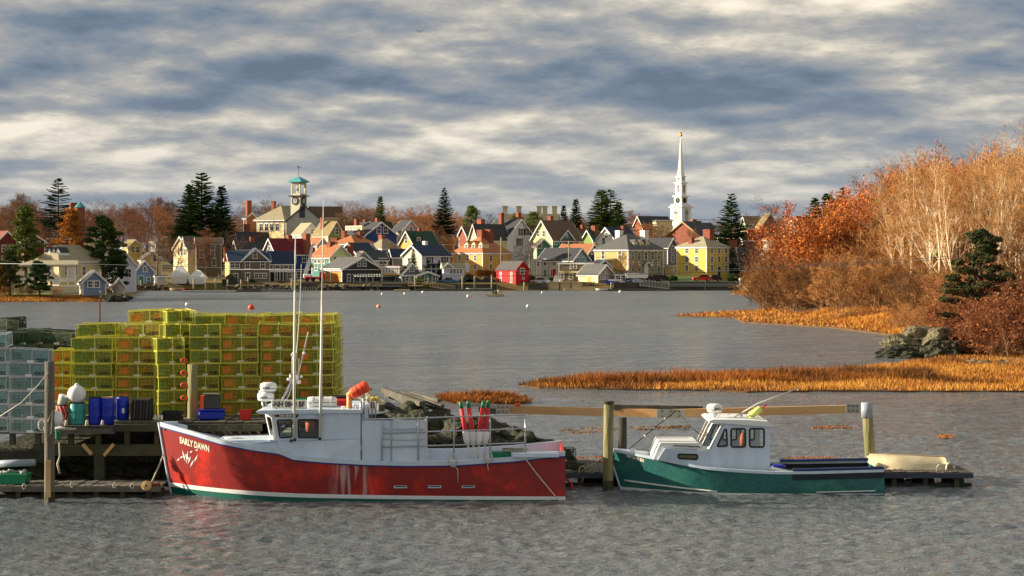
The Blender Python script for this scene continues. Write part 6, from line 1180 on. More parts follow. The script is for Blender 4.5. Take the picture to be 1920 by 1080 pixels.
for k in range(2):
    y0 = ym + (ymF - ym) * k / 2; y1 = ym + (ymF - ym) * (k + 1) / 2; quad_frame(rb, [(xb1 + dxm, y0, zb_), (xa1 + dxm * 1.2, y0, zt_), (xa1 + dxm * 1.2, y1, zt_), (xb1 + dxm, y1, zb_)], .08, WHP, 'windshield')
quad_frame(rb, [(xb1 + dxm, ymF, zb_), (xa1 + dxm * 1.2, ymF, zt_), (xa1, yF, zt_), (xb1, yF, zb_)], .10, WHP, 'corner_panel')
a = MB(); a.box(xb1 + dxm - .02, xb1 + .25, ym - .3, ymF + .3, Z(870, yN), zb_); a.build('wheelhouse_front', GREYP, rb)
a = MB(); a.box(X(668, yN), X(676, yN), yN + .06, yF - .06, .62, Z(774, yN)) if False else None
a = MB(); a.box(X(670, yN), X(676, yN), yN + 1.4, yF - .01, .62, Z(775, yN)); a.build('aft_bulkhead', GREYP, rb)
rp = [(480, 772), (487, 769.5), (600, 767), (677, 768), (679, 774), (600, 774.5), (511, 777), (486, 776)]
a = MB(); a.prism([(X(u, yN), Z(v, yN)) for u, v in rp], yN - .07, yF + .07); a.build('roof', GREYP, rb)
a = MB(); a.box(xb1, X(676, yN), yN + .3, yF - .2, Z(850, yN), Z(846, yN)); a.build('cabin_sole', W['grey'], rb)
a = MB(); a.box(X(522, yN), X(540, yN), yc - 1.0, yc + 1.0, Z(850, yN), Z(815, yN)); a.build('dash', W['lgrey'], rb); a = MB(); a.smooth = True; a.tube([(X(548, yN) + 0.0, yc + math.cos(t_) * .2, Z(812, yN) + math.sin(t_) * .2) for t_ in np.linspace(0, 6.28, 14)], .014, 5); a.build('helm_wheel', BLK, rb)
a = MB(); a.smooth = True; a.tube([(X(566, yN), yc + .4, Z(822, yN)), (X(567, yN), yc + .4, Z(806, yN)), (X(565, yN), yc + .4, Z(796, yN))], [.12, .14, .07], 10); a.build('orange_oilskin', mat('faded orange cloth', sr(226, 120, 90), .8), rb)
# number board and small registration strip
nb_ = MB(); nb_.bbox(((X(507, yN) + X(574, yN)) / 2, yN + .25, (Z(751, yN) + Z(767.5, yN)) / 2), (X(574, yN) - X(507, yN), .04, Z(751, yN) - Z(767.5, yN)), .012); o = nb_.build('number_board', mat('off white board', sr(226, 222, 208), .6), rb)
LET = mat('black lettering', (.015, .015, .015), .6, var=0); LETW = mat('cream lettering', sr(236, 228, 206), .6, var=0)
flat_text('-NH 0848 BF', .15, X(571, yN) - X(507, yN) - .04, (X(508.5, yN), yN + .215, Z(764.2, yN)), LET, o, 'registration_lettering', bold=.006)
for u in (516, 566): a = MB(); a.box(X(u, yN) - .02, X(u, yN) + .02, yN + .23, yN + .27, Z(772, yN), Z(766, yN)); a.build('board_leg', STEEL, rb)
a = MB(); a.box(X(520, yN), X(559, yN), yN - .012, yN - .001, Z(782, yN), Z(776, yN)); o = a.build('registration_strip', LET, rb); flat_text('NH 0848 BF', .055, X(556, yN) - X(524, yN), (X(524, yN), yN - .016, Z(781, yN)), LETW, o, 'registration_lettering', bold=.004); a = MB(); a.box(X(515, yN), X(519.5, yN), yN - .012, yN - .001, Z(782, yN), Z(777, yN)); a.build('red_sticker', REDP, rb)
# roof gear
def radome(parent, u0, u1, v0, v1, Y, nm='radome'):
    w = X(u1, Y) - X(u0, Y); h_ = Z(v0, Y) - Z(v1, Y); c = ((X(u0, Y) + X(u1, Y)) / 2, Y, Z(v1, Y)); a = MB(); a.smooth = True; a.lathe([(w * .40, 0), (w * .47, h_ * .12), (w * .5, h_ * .3), (w * .5, h_ * .66), (w * .46, h_ * .88), (w * .3, h_)], 24, c); o = a.build(nm, WHP, parent)
    a = MB(); a.lathe([(w * .503, h_ * .30), (w * .503, h_ * .36)], 24, c); a.build('seam', BLK, o); return o
Yr_ = yc - .3; rm_ = radome(rb, 487.5, 519, 717, 733.5, Yr_); rm2 = radome(rb, 482.5, 514, 735, 751.5, Yr_)
for nm_, (u, v), o in (('radar_lettering', (492, 727), rm_), ('radar_lettering', (487.5, 745), rm2)):
    me = text_mesh('Raymarine' if False else 'RADAR', .035, .2, .003); me.materials.append(LET); inst('lettering', me, o, (X(u + 3, Yr_), Yr_ - .238, Z(v, Yr_)))
def tubes(parent, name, segs, m, Y=None, n=8):
    mb = MB(); mb.smooth = True
    for pts_, r_ in segs: mb.tube([P(*p) if len(p) == 3 else P(p[0], p[1], Y) for p in pts_], r_, n)
    return mb.build(name, m, parent)
tubes(rb, 'radar_post', [([(492, 752), (496, 773)], .035), ([(497, 752), (503, 773)], .035)], STEEL, Yr_); tubes(rb, 'radar_bracket', [([(500, 735), (500, 751)], .03), ([(486, 734), (516, 734)], .02)], STEEL, Yr_)
MW = mat('aged white fibreglass', sr(222, 220, 206), .5, vscale=3)
tubes(rb, 'mast', [([(551.5, 822), (552, 700), (553, 545)], [.042, .040, .032])], MW, yN - .08, 10); tubes(rb, 'whip_antenna', [([(553, 545), (554, 441)], [.022, .012])], MW, yN - .08)
tubes(rb, 'mast', [([(600, 820), (602, 700), (604, 545)], [.040, .038, .028])], MW, yN - .08, 10); tubes(rb, 'whip_antenna', [([(604, 545), (606.5, 375)], [.02, .009])], MW, yN - .08)
tubes(rb, 'leaning_antenna', [([(556, 712), (568, 665), (578, 622)], [.022, .02, .014])], MW, yc); tubes(rb, 'leaning_antenna', [([(553, 690), (558, 640), (563, 560), (565, 495)], [.018, .014, .010, .007])], MW, yc); tubes(rb, 'short_antenna', [([(548, 700), (549, 660)], .02), ([(560, 700), (560, 672)], .02)], MW, yc)
tubes(rb, 'mast_strut', [([(522, 762), (535, 738), (548, 714)], .035), ([(530, 762), (541, 742), (548, 722)], .02), ([(545, 716), (545, 700)], .03)], STEEL, yc - .5); tubes(rb, 'cable', [([(515, 736), (527, 738), (538, 748), (534, 762)], .012)], BLK, yc - .3)
a = MB(); a.smooth = False
for u, v, s_ in ((555, 708, .16), (549, 716, .12), (560, 716, .12), (541, 711, .09), (565, 706, .08), (553, 698, .08), (548, 665, .07), (570, 662, .08)): q_ = P(u, v, yc - .4); a.bbox(tuple(q_), (s_, s_ * .8, s_), s_ * .25)
a.build('instrument_cluster', WHP, rb)
for u, v in ((533, 758), (537, 754)): a = MB(); a.smooth = True; q_ = P(u, v, yc); a.lathe([(.05, -.14), (.06, -.05), (.06, .05), (.03, .08)], 12, tuple(q_)); a.build('horn', WHP, rb)
for u in (551.5, 600): a = MB(); a.box(X(u, yN) - .12, X(u, yN) + .12, yN - .13, yN + .0, Z(776, yN), Z(774, yN)); a.build('mast_clamp', STEEL, rb)
for u, v in ((546, 826), (553, 824), (600, 822)): a = MB(); a.smooth = True; a.sphere((X(u, yN), yN - .06, Z(v, yN)), .045, 10, 8); a.build('mast_foot', BLK, rb)
raft = thing('life_raft', 'white life raft canister strapped on the red boat wheelhouse roof', 'life raft', (X(604, 51), 51.0, Z(768, 50.6))); a = MB(); a.smooth = True; Mx = Matrix.Rotation(R(90), 4, 'Y')
a.lathe([(.05, -.41), (.13, -.40), (.155, -.36), (.16, -.2), (.16, .2), (.155, .36), (.13, .40), (.05, .41)], 20, (0, 0, .17), Mx); a.build('canister', WHP, raft)
for xx in (-.25, 0, .25): a = MB(); a.lathe([(.168, -.02), (.168, .02)], 20, (xx, 0, .17), Mx); a.build('strap', WHP if xx else BLK, raft)
for xx in (-.22, .22): a = MB(); a.box(xx - .04, xx + .04, -.14, .14, -.03, .05); a.build('cradle', STEEL, raft)
a = MB(); a.lathe([(.163, -.415), (.163, .415)], 20, (0, 0, .165), Matrix.Rotation(R(90), 4, 'Y') @ Matrix.Scale(1, 4)); 
a = MB(); a.box(-.41, .41, -.166, -.163, .16, .175); a.build('seam', BLK, raft)
t_ = thing('red_bag', 'red cushion bag on the wheelhouse roof behind the life raft', 'bag', (X(640, 51.6), 51.6, Z(768, 51.2))); a = MB(); a.bbox((0, 0, .13), (.38, .3, .27), .05); a.build('body', REDP, t_)
t_ = thing('hauler_post', 'brown wooden post with block on the aft end of the roof', 'post', (0, 0, 0)); tubes(t_, 'post', [([(655, 774), (655, 738)], .075)], WOODT, 50.6, 4); tubes(t_, 'arm', [([(652, 742), (668, 728)], .07)], WOODT, 50.6, 8)
t_ = thing('orange_float', 'orange red bullet float tied slanting at the aft end of the roof', 'float', tuple(P(674, 731, 50.5)), 0); a = MB(); a.smooth = True; Mf = Matrix.Rotation(R(62), 4, 'Y'); a.lathe([(.06, -.28), (.13, -.26), (.155, -.2), (.16, .12), (.165, .2), (.13, .27), (.05, .28)], 18, (0, 0, 0), Mf); a.build('body', ORP, t_); a = MB(); a.lathe([(.164, -.06), (.164, -.04)], 18, (0, 0, 0), Mf); a.lathe([(.166, .08), (.166, .1)], 18, (0, 0, 0), Mf); a.build('rib', REDP, t_)
a = MB()
for u, v, s_ in ((644, 765, .11), (669, 766, .10), (664, 760, .08), (682, 750, .09), (676, 757, .07), (688, 748, .07)): q_ = P(u, v, 50.7); a.bbox(tuple(q_), (s_, s_, s_), .02)
a.build('deck_light', WHP, rb); tubes(rb, 'light_post', [([(682, 776), (683, 740)], .025), ([(676, 775), (677, 752)], .03)], STEEL, 50.4)
for j, (u0, u1) in enumerate(((692, 690), (697, 700), (703, 707))):
    t_ = thing('boat_pole', ['first', 'second', 'third'][j] + ' slim pole with a yellow top standing behind the wheelhouse', 'pole', (0, 0, 0)); tubes(t_, 'pole', [([(u0, 785), (u1, 745)], .018)], STEEL, 51.2); tubes(t_, 'tip', [([(u1 - .3, 752), (u1, 744)], .05)], mat('yellow foam', sr(226, 206, 90), .8), 51.2)
# aft panels and rails
yP = yN + .02
def panel_(u0, u1, v0, v1, y, m, name, th=.04, parent=rb): a = MB(); a.bbox(((X(u0, y) + X(u1, y)) / 2, y, (Z(v0, y) + Z(v1, y)) / 2), (X(u1, y) - X(u0, y), th, Z(v0, y) - Z(v1, y)), .012); return a.build(name, m, parent)
panel_(678.5, 715, 788, 864.5, yP, GREYP, 'shelter_panel'); panel_(716, 734, 788, 864.5, yP + .01, GREYP, 'shelter_panel'); panel_(735, 796, 787, 864.5, yP, GREYP, 'shelter_panel'); panel_(769, 771, 787, 864, yP - .025, WHP, 'panel_batten', .02); panel_(783.5, 785, 787, 864, yP - .025, WHP, 'panel_batten', .02)
panel_(676.5, 797, 864, 866.5, yP - .03, WHP, 'sill', .08)
a = MB(); a.box(X(795, yP), X(796.5, yP), yP, yP + 1.6, .62, Z(790, yP)); a.build('shelter_panel', GREYP, rb)
ry = yN - .03; R_ = .02
for pts_ in ([(676, 786), (716, 785.5), (784, 784), (851, 781.5), (919, 779.5), (982, 777.5), (985, 779.5)], [(716, 812), (796, 809.5), (851, 808), (919, 806), (985, 803)], [(716, 838), (796, 836), (851, 834.5), (919, 832.5), (985, 830)]): tubes(rb, 'rail_bar', [(pts_, R_)], STEEL, ry)
for u, v0, v1 in ((716, 785, 866), (784, 784, 864), (851, 781, 860), (919, 779, 858), (985, 778, 848)): tubes(rb, 'stanchion', [([(u, v0), (u, v1)], .022)], STEEL, ry)
tubes(rb, 'tie_rod', [([(716, 803), (750, 805), (796, 804)], .012), ([(716, 822), (750, 825), (796, 824)], .012)], STEEL, ry)
for k, (u, v) in enumerate(((735, 838), (735, 812))): tubes(rb, 'vertical_tube', [([(733.5, 787), (733.5, 864)], .014)], STEEL, ry) if k == 0 else None
# pot buoys with red sticks and green tips
for j, (ut, vt, um, vm, ub, vb) in enumerate([(863, 753, 873, 809, 882, 862), (877.5, 752, 885.5, 809, 890, 861), (906.5, 752, 899.5, 809, 896, 861), (916, 751, 911, 809, 907.5, 858)]):
    yy = yN + .25 + .05 * j; t_ = thing('pot_buoy', ['leftmost', 'second from left', 'third from left', 'rightmost'][j] + ' pot buoy with red stick and green tip at the stern rail', 'pot buoy', (0, 0, 0)); t_['group'] = 'pot buoys on the red boat'
    d = (um - ut) / (vm - vt); tubes(t_, 'stick', [([(ut + d * 12, vt + 13), (um, vm)], .062)], mat('coral red stick', sr(226, 62, 66), .6), yy, 10); tubes(t_, 'tip', [([(ut, vt), (ut + d * 13, vt + 13)], [.045, .055])], GRNP, yy, 8)
    ub2 = um + (ub - um) * .42; vb2 = vm + 24; tubes(t_, 'buoy', [([(um, vm - 1), (um, vm + 2), (um + (ub2 - um) * .6, vm + 15), (ub2, vb2)], [.05, .10, .095, .06])], WHP, yy, 12); tubes(t_, 'spindle', [([(ub2, vb2), (ub, vb)], .025)], MW, yy)
def coil(u, v, Y, r_, label, turns=7, tail=None):
    t_ = thing('rope_coil', label, 'rope', tuple(P(u, v, Y))); rr = random.Random(int(u)); a = MB(); a.smooth = True
    for k in range(turns): ph = rr.uniform(0, 6); a.tube([(math.cos(q_ / 14 * 6.283 + ph) * r_ * rr.uniform(.75, 1.0) * .7, rr.uniform(-.03, .03), math.sin(q_ / 14 * 6.283 + ph) * r_ * rr.uniform(.9, 1.05)) for q_ in range(15)], .012, 5)
    if tail: a.tube([(0, 0, -r_ * .6)] + [tuple(P(uu, vv, Y) - P(u, v, Y)) for uu, vv in tail], .014, 5)
    a.build('coil', ROPE, t_); return t_
coil(849, 863, yN - .14, .18, 'rope coil hung on the red boat rail below the middle stanchion', 8, [(858, 880), (859, 904)]); coil(916, 857, yN - .14, .16, 'rope coil hung right of the pot buoys', 7, [(914, 872), (916, 882)])
t_ = thing('stern_line', 'pale line running from the stern rail down the red hull to the water', 'rope', (0, 0, 0)); tubes(t_, 'line', [([(971, 847, yN - .06), (985, 860, yN - .14), (1010, 893, yN - .16), (1040, 929, yN - .2), (1052, 943, yN - .25)], .016)], ROPE)
t_ = thing('rope_heap', 'tangled pale rope heap on the stern deck', 'rope', tuple(P(965, 846, yN + .25))); a = MB(); a.smooth = True
for k in range(12): rr = random.Random(k); a.tube([(rr.uniform(-.35, .35) , rr.uniform(-.1, .1), rr.uniform(0, .08)) for q_ in range(6)], .018, 5)
a.build('rope', ROPE, t_)
panel_(962, 1048, 848, 856, yN + .1, GREYP, 'stern_bench', .5); t_ = thing('green_crate', 'dark green crate low between pot buoys and stern bench', 'crate', tuple(P(940, 856, yN + .4))); a = MB(); a.bbox((0, 0, .05), (.55, .4, .2), .02); a.build('body', GRNP, t_); a.build('tray', GRNP, t_) if False else None
# hull fittings, name and scrapes
for u in (751, 815, 878):
    x = X(u, 50.15); z = Z(913, 50.15); q = H1.q_of(x, z); y = H1.pt3(q, z).y; a = MB(); a.bbox((x, y - .012, z), (.36, .03, .075), .01); o = a.build('scupper', GREYP, rb); a = MB(); a.box(x - .15, x + .15, y - .034, y - .028, z - .0, z + .03); a.build('scupper_slot', BLK, o)
side_text('EARLY DAWN', .17, X(392, 50.9) - X(333, 51.1), H1, X(333, 51.05), Z(832.5, 51.05), -(Z(828, 51) - Z(841, 51)) / (X(392, 51) - X(333, 51)), LETW, rb, 'name_lettering', bold=.009)
sc_ = [((338, 845), (344, 868)), ((344, 852), (350, 862)), ((350, 846), (346, 872)), ((354, 850), (360, 846)), ((332, 862), (340, 858)), ((356, 856), (349, 872)), ((362, 862), (354, 878)), ((371, 852), (362, 868)), ((326, 868), (332, 862)), ((342, 858), (356, 862)), ((366, 845), (372, 843))]
a = MB()
for (u0, v0), (u1, v1) in sc_:
    p0 = Vector((X(u0, 51.1), 0, Z(v0, 51.1))); p1 = Vector((X(u1, 51.1), 0, Z(v1, 51.1))); d = (p1 - p0).normalized(); n_ = Vector((-d.z, 0, d.x)) * .022; mid_ = (p0 + p1) / 2
    c4 = [p0, mid_ + n_ * 1.2, p1, mid_ - n_]; vs = []
    for c in c4: qq = H1.q_of(c.x, c.z); vs.append((c.x, H1.pt3(qq, c.z, -1, .008).y, c.z))
    a.add(vs, [(0, 1, 2, 3)])
a.build('paint_scrape', BOOT, rb)
x = X(308, 51.6); a = MB(); a.smooth = True; a.sphere((x, H1.pt3(H1.q_of(x, Z(806, 51.6)), Z(806, 51.6), -1, .0).y, Z(806, 51.6)), .03, 8, 6); a.build('hawse_hole', BLK, rb)
for u, v in ((325, 803), (333, 808), (338, 808)): a = MB(); a.bbox(tuple(P(u, v, 51.8)), (.16, .12, .1), .03); a.build('bow_bitt', W['tan'] if u > 326 else GREYP, rb)
tubes(rb, 'deck_rail', [([(421, 821), (457, 822)], .018)], MW, 51.2); a = MB(); a.box(L0 + .1, L0 + .5, yc - .06, yc + .06, H1.zs(0) + .02, H1.zs(0) + .12); a.build('bow_cap', GREYP, rb)
t_ = thing('bow_line', 'taut mooring line from the red bow down to the float', 'rope', (0, 0, 0)); tubes(t_, 'line', [([(307, 852, 51.7), (296, 878, 51.6), (285, 903, 51.5)], .022)], ROPE)
t_ = thing('capstan_wheel', 'round tan fender wheel at the end of the low float', 'wheel', tuple(P(275, 911, 50.85))); a = MB(); a.smooth = True; a.lathe([(.12, -.08), (.14, -.05), (.14, .05), (.12, .08)], 18, (0, 0, 0), Matrix.Rotation(R(80), 4, 'X')); a.build('rim', WOODT, t_); a = MB(); a.lathe([(.03, -.1), (.03, .1)], 8, (0, 0, 0), Matrix.Rotation(R(80), 4, 'X')); a.build('hub', BLK, t_); a = MB(); a.bbox((.2, .1, -.02), (.3, .2, .2), .03); a.build('bracket', mat('rusty iron', sr(120, 70, 44), .9, vscale=6), t_)

# ---- the green cabin boat
YG = 51.5; yg = 52.85; G0, G1 = X(1142, yg), X(1659, YG)
def qg(u): return (X(u, YG + .1) - G0) / (G1 - G0)
sh2 = [(0, Z(845, yg)), (qg(1180), Z(854, 52.2)), (qg(1223), Z(864, 51.8)), (qg(1270), Z(873, 51.6)), (qg(1315), Z(881, 51.5)), (qg(1380), Z(886, 51.5)), (qg(1443), Z(889, 51.5)), (qg(1520), Z(889, 51.5)), (1, Z(886, 51.5))]
H2 = Hull(sh2, (G0, Z(845, yg)), (X(1165, yg), 0.0), G1, yg, 1.34, 1.2, .5, .46, zk=-.35, pt=2.0, pw=1.8)
gb = thing('cabin_boat', 'smaller dark green boat with a white cabin tied to the floating dock', 'motor boat', (0, 0, 0))
H2.band(-.35, H2.zs, 9).build('topsides', GREEN, gb); H2.rail(0, .075, .12, out=.035).build('rub_rail', GREYP, gb); H2.plate(lambda q: H2.zs(q) if q < .42 else .35, .1, .003, .995).build('deck', WHP, gb)
a = MB(); a.smooth = True; a.tube([Vector((H2.xat(0, z) - .02, yg, z)) for z in np.linspace(-.1, H2.zs(0) + .08, 8)], .03, 8); a.build('stem_band', GREYP, gb)
def strake(u0, v0, u1, v1, m, name, r_=.028, n=12):
    a = MB(); a.smooth = True; pts_ = []
    for k in range(n + 1): u = u0 + (u1 - u0) * k / n; v = v0 + (v1 - v0) * k / n; x = X(u, 51.8 - .3 * k / n); z = Z(v, 51.8 - .3 * k / n); pts_.append(H2.pt3(H2.q_of(x, z), z, -1, .01))
    a.tube(pts_, r_, 6); return a.build(name, m, gb)
strake(1175, 908, 1346, 923.5, WHP, 'spray_rail'); strake(1528, 921.5, 1643, 921.5, WHP, 'spray_rail', .018); a = MB()
H2.band(-.02, lambda q: .02 + .05 * (1 - q) ** 2, 1, out=.006).build('waterline_stripe', BOOT, gb)
side_text('NH 2148 BM', .085, X(1209, 52) - X(1176, 52.2), H2, X(1176, 52.2), Z(858.5, 52.2), -.28, LETW, gb, 'registration_lettering', bold=.008)
yNg, yFg = yg - 1.02, yg + 1.02
def g3(pts, y0, y1, m, name): a = MB(); a.prism([(X(u, YG + .3), Z(v, YG + .3)) for u, v in pts], y0, y1); return a.build(name, m, gb)
g3([(1233, 863), (1247, 841), (1331, 846), (1335, 882), (1290, 874)], yNg, yFg, GREYP, 'trunk_cabin'); g3([(1226, 862), (1239, 831.5), (1310, 831.5), (1331, 845.5), (1250, 840.5), (1234, 866)], yNg + .1, yFg - .1, WHP, 'trunk_top')
a = MB(); a.smooth = True; pl_ = rounded([(1271, 851.5), (1308, 852.5), (1308, 861.5), (1272, 859.5)], 4); gasket(gb, pl_, yNg - .012); a = MB(); p3 = [(X(u, yNg), yNg - .006, Z(v, yNg)) for u, v in pl_]; a.add(p3, [tuple(range(len(p3)))]); a.build('port_glass', mat('amber tinted glass', sr(120, 112, 84), .15, var=.1), gb)
tubes(gb, 'grab_rail', [([(1262, 837), (1265, 835), (1275, 836.5), (1285, 836), (1298, 837.5), (1309, 837), (1312, 839)], .014)], BLK, yNg + .05, 6)
gw1 = rounded([(1359, 805), (1362, 805), (1363.5, 836), (1345, 837)], 2.5); gw2 = rounded([(1371, 804), (1397.5, 804), (1397.5, 838), (1371, 838)], 4); gw3 = rounded([(1405.5, 804), (1432.5, 804), (1432.5, 838), (1406, 838)], 4)
for y in (yNg, yFg):
    s2 = y / YG * (1 if y == yNg else 1); k2 = y / yNg
    def rs2(p): return [((u - CX) / k2 + CX, (v - HY) / k2 + HY) for u, v in p]
    side_with_holes(gb, 'cabin_side', rs2([(1331, 846), (1358, 793), (1443, 796), (1446, 800), (1443, 812), (1444, 890), (1335, 886)]), [rs2(gw1), rs2(gw2), rs2(gw3)], y, .04, GREYP)
    for w_ in (gw1, gw2, gw3): gasket(gb, rs2(w_), y - .008, w=.026)
zt2, zb2 = Z(793, yNg), Z(843, yNg); xt, xb = X(1357, yNg), X(1331, yNg); cm = .38
quad_frame(gb, [(xb, yNg, zb2), (xt, yNg, zt2), (xt - .24, yNg + cm, zt2), (xb - .22, yNg + cm, zb2)], .05, WHP, 'corner_windshield'); quad_frame(gb, [(xb - .22, yFg - cm, zb2), (xt - .24, yFg - cm, zt2), (xt, yFg, zt2), (xb, yFg, zb2)], .05, WHP, 'corner_windshield')
for k in range(2): y0 = yNg + cm + (2.04 - 2 * cm) * k / 2; y1 = y0 + (2.04 - 2 * cm) / 2; quad_frame(gb, [(xb - .22, y0, zb2), (xt - .24, y0, zt2), (xt - .24, y1, zt2), (xb - .22, y1, zb2)], .05, WHP, 'windshield')
a = MB(); a.prism([(X(1306, yNg), Z(835, yNg)), (X(1331, yNg), Z(843, yNg)), (X(1345, yNg), Z(862, yNg)), (X(1310, yNg), Z(862, yNg))], yNg + .05, yFg - .05); a.build('dash', WHP, gb)
a = MB(); a.prism([(X(u, yNg), Z(v, yNg)) for u, v in ((1329, 789), (1336, 786.5), (1400, 787), (1440, 790), (1448.5, 796), (1447, 800), (1400, 797), (1357, 793.5), (1331, 793))], yNg - .06, yFg + .06); a.build('roof', WHP, gb)
tubes(gb, 'roof_rail', [([(1364, 790.5), (1368, 789), (1380, 792), (1392, 790), (1404, 793), (1416, 791), (1428, 794), (1432, 793)], .013)], BLK, yNg - .02, 6)
rg = radome(gb, 1325, 1354.5, 757, 772.5, yg - .3); me = text_mesh('JVC', .07, .2, .004); me.materials.append(LET); inst('lettering', me, rg, (X(1337, yg - .3) + .01, yg - .3 - .235, Z(768, yg - .3)))
tubes(gb, 'radar_post', [([(1337, 772), (1338, 788)], .07), ([(1330, 774), (1336, 779)], .03), ([(1346, 774), (1342, 779)], .03)], WHP, yg - .3); tubes(gb, 'cable', [([(1353, 772), (1348, 780), (1344, 787)], .01)], MW, yg - .35)
tubes(gb, 'folded_antenna', [([(1367, 788), (1420, 757), (1502, 726)], [.02, .017, .012])], MW, yg - .2); tubes(gb, 'exhaust_stack', [([(1389, 792), (1389, 776)], .05)], STEEL, yg); tubes(gb, 'short_antenna', [([(1353, 786), (1371, 774)], .01), ([(1440, 790), (1440, 778)], .015), ([(1396, 786), (1406, 778)], .02)], MW, yg)
t_ = thing('pot_buoy', 'yellow green pot buoy with red tip lying on the green boat cabin roof', 'pot buoy', (0, 0, 0)); tubes(t_, 'buoy', [([(1404, 782), (1407, 779), (1425, 767), (1428, 765)], [.05, .10, .10, .05])], mat('yellow green foam', sr(216, 226, 120), .7), yg + .1, 12); tubes(t_, 'stick', [([(1428, 765), (1437, 758)], .025)], REDP, yg + .1)
for u, v in ((1421, 784), (1413, 785), (1436, 785)): a = MB(); a.bbox(tuple(P(u, v, yg)), (.07, .07, .12), .02); a.build('deck_light', mat('yellow foam', sr(226, 206, 90)) if u == 1421 else MW, gb)
a = MB(); a.smooth = True; a.tube([P(1392, 836, yg - .2), P(1393, 822, yg - .2), P(1393, 812, yg - .2)], [.07, .09, .05], 10); a.build('orange_oilskin', mat('faded orange cloth', sr(226, 120, 90), .8), gb)
tubes(gb, 'cabin_post', [([(1424, 880), (1424, 800)], .03)], MW, yg + .5)
H2.rail(.078, .14, .22, qg(1482), 1.0, 20, .02).build('wash_board', mat('dark blue coaming', sr(40, 62, 112), .6), gb, kind='stuff'); H2.rail(-.16, -.006, .05, qg(1482), 1.0, 20, .03).build('tarred_strake', mat('dark strake', sr(34, 42, 46), .7), gb, kind='stuff')
a = MB(); a.box(G1 - .03, G1 + .02, yg - 1.2, yg + 1.2, -.3, .48); a.build('transom', GREEN, gb); a = MB(); a.box(X(1446, yNg), X(1560, yNg), yg - .9, yg + .3, .35, .5); a.build('engine_box', W['lgrey'], gb)
t_ = thing('blue_tarp', 'bright blue tarp bundle on the deck just aft of the white cabin', 'tarp', tuple(P(1459, 874, yNg + .15))); a = MB(); a.smooth = True; a.sphere((0, 0, 0), .2, 14, 8, (1.1, .9, .32)); a.build('bundle', BLUE, t_)
t_ = thing('fender', 'long white fender lying behind the white cabin on the green boat', 'fender', (0, 0, 0)); tubes(t_, 'body', [([(1443, 878), (1446, 878), (1480, 886), (1483, 887)], [.02, .055, .055, .02])], WHP, yNg - .1, 10)
for u, v in ((1184, 844), (1188, 845), (1190, 846)): a = MB(); a.bbox(tuple(P(u, v, 52.6)), (.06, .06, .14), .02); a.build('bow_cleat', WHP, gb)
t_ = thing('bow_line', 'pale double mooring line from the green bow to the floating dock', 'rope', (0, 0, 0)); tubes(t_, 'line', [([(1144, 849, 52.8), (1120, 866, 53), (1092, 885, 53.3)], .02), ([(1142, 851, 52.8), (1110, 872, 53), (1086, 886, 53.3)], .016)], ROPE)
t_ = thing('chain', 'dark knotted line rising from the green bow to the boom', 'rope', (0, 0, 0)); tubes(t_, 'line', [([(1180, 842, 52.8), (1208, 818, 53.3), (1236, 795, 53.8), (1268, 770, 54.3)], .014)], BLK); tubes(t_, 'knot', [([(u, v, Y), (u + 2, v - 2, Y)], .03) for u, v, Y in ((1208, 818, 53.3), (1224, 803, 53.6), (1246, 786, 53.9))], ROPE)
t_ = thing('stay_line', 'dark line from the boom splice down to the green boat windshield', 'rope', (0, 0, 0)); tubes(t_, 'line', [([(1270, 770, 54.2), (1290, 796, 53.6), (1317, 818, 53.2)], .012)], BLK)
# ------------------------------------------------------------------ the town waterfront
PILEM = mat('pale old piling', sr(168, 160, 126), .9, vscale=.8, col2=sr(120, 112, 84)); DARKW = mat('tarred bulkhead', sr(66, 64, 58), .9, vscale=.7, col2=sr(104, 98, 84)); PALEW = mat('sun bleached timber', sr(214, 196, 156), .85, vscale=.7, col2=sr(168, 146, 108))
def bulkhead(u0, u1, vt, Y, m, label, posts=True, cap=None, name='seawall'):
    t_ = thing(name, label, 'seawall', (X(u0, Y), Y, 0)); L = X(u1, Y) - X(u0, Y); zt_ = Z(vt, Y); a = MB(); a.box(0, L, 0, 8, -1, zt_); a.build('wall', m, t_)
    a = MB(); a.box(-.1, L + .1, -.15, .5, zt_, zt_ + .18); a.build('cap', cap or m, t_)
    if posts:
        k = int(L / 2.4)
        for i in range(k + 1): a = MB(); a.box(i * L / max(1, k) - .1, i * L / max(1, k) + .1, -.22, -.002, -1, zt_ + .0); a.build('post', PILEM if i % 3 == 0 else DARKW, t_)
for (u0, u1, vt, Y, m, lab, ps, cap) in [(425, 560, 536, 389, dkst, 'stone quay wall below the brown shingled house', False, PALEW), (560, 596, 532, 388.5, DARKW, 'dark timber bulkhead under the crane truck', True, DARKW), (596, 716, 537, 388, dkst, 'rocky wall under the dark boatshop', False, PALEW), (716, 790, 533, 388.3, DARKW, 'black shaded wharf front under the boathouses', True, DARKW), (790, 932, 534, 389, DARKW, 'dark quay below the parked cars', True, DARKW), (990, 1030, 533, 389, DARKW, 'dark timber wall right of the red shed', True, DARKW), (1028, 1092, 530, 388.5, PALEW, 'sunlit timber wharf front with posts', True, PALEW), (1090, 1150, 539, 388, PALEW, 'low bleached wharf under the fish house', True, PALEW), (1150, 1262, 531, 389, DARKW, 'dark bulkhead under the boatyard boats', True, DARKW), (1254, 1390, 529, 388.5, DARKW, 'long dark grey bulkhead with rails below the yellow mansion', True, mat('grey rail', sr(110, 116, 120), .8)), (1390, 1440, 535, 389, dkst, 'rough stone edge near the wooded bank', False, dkst)]: bulkhead(u0, u1, vt, Y, m, lab, ps, cap)
t_ = thing('guard_rail', 'double grey guard rail along the long bulkhead', 'railing', (X(1254, 388.2), 388.2, 0))
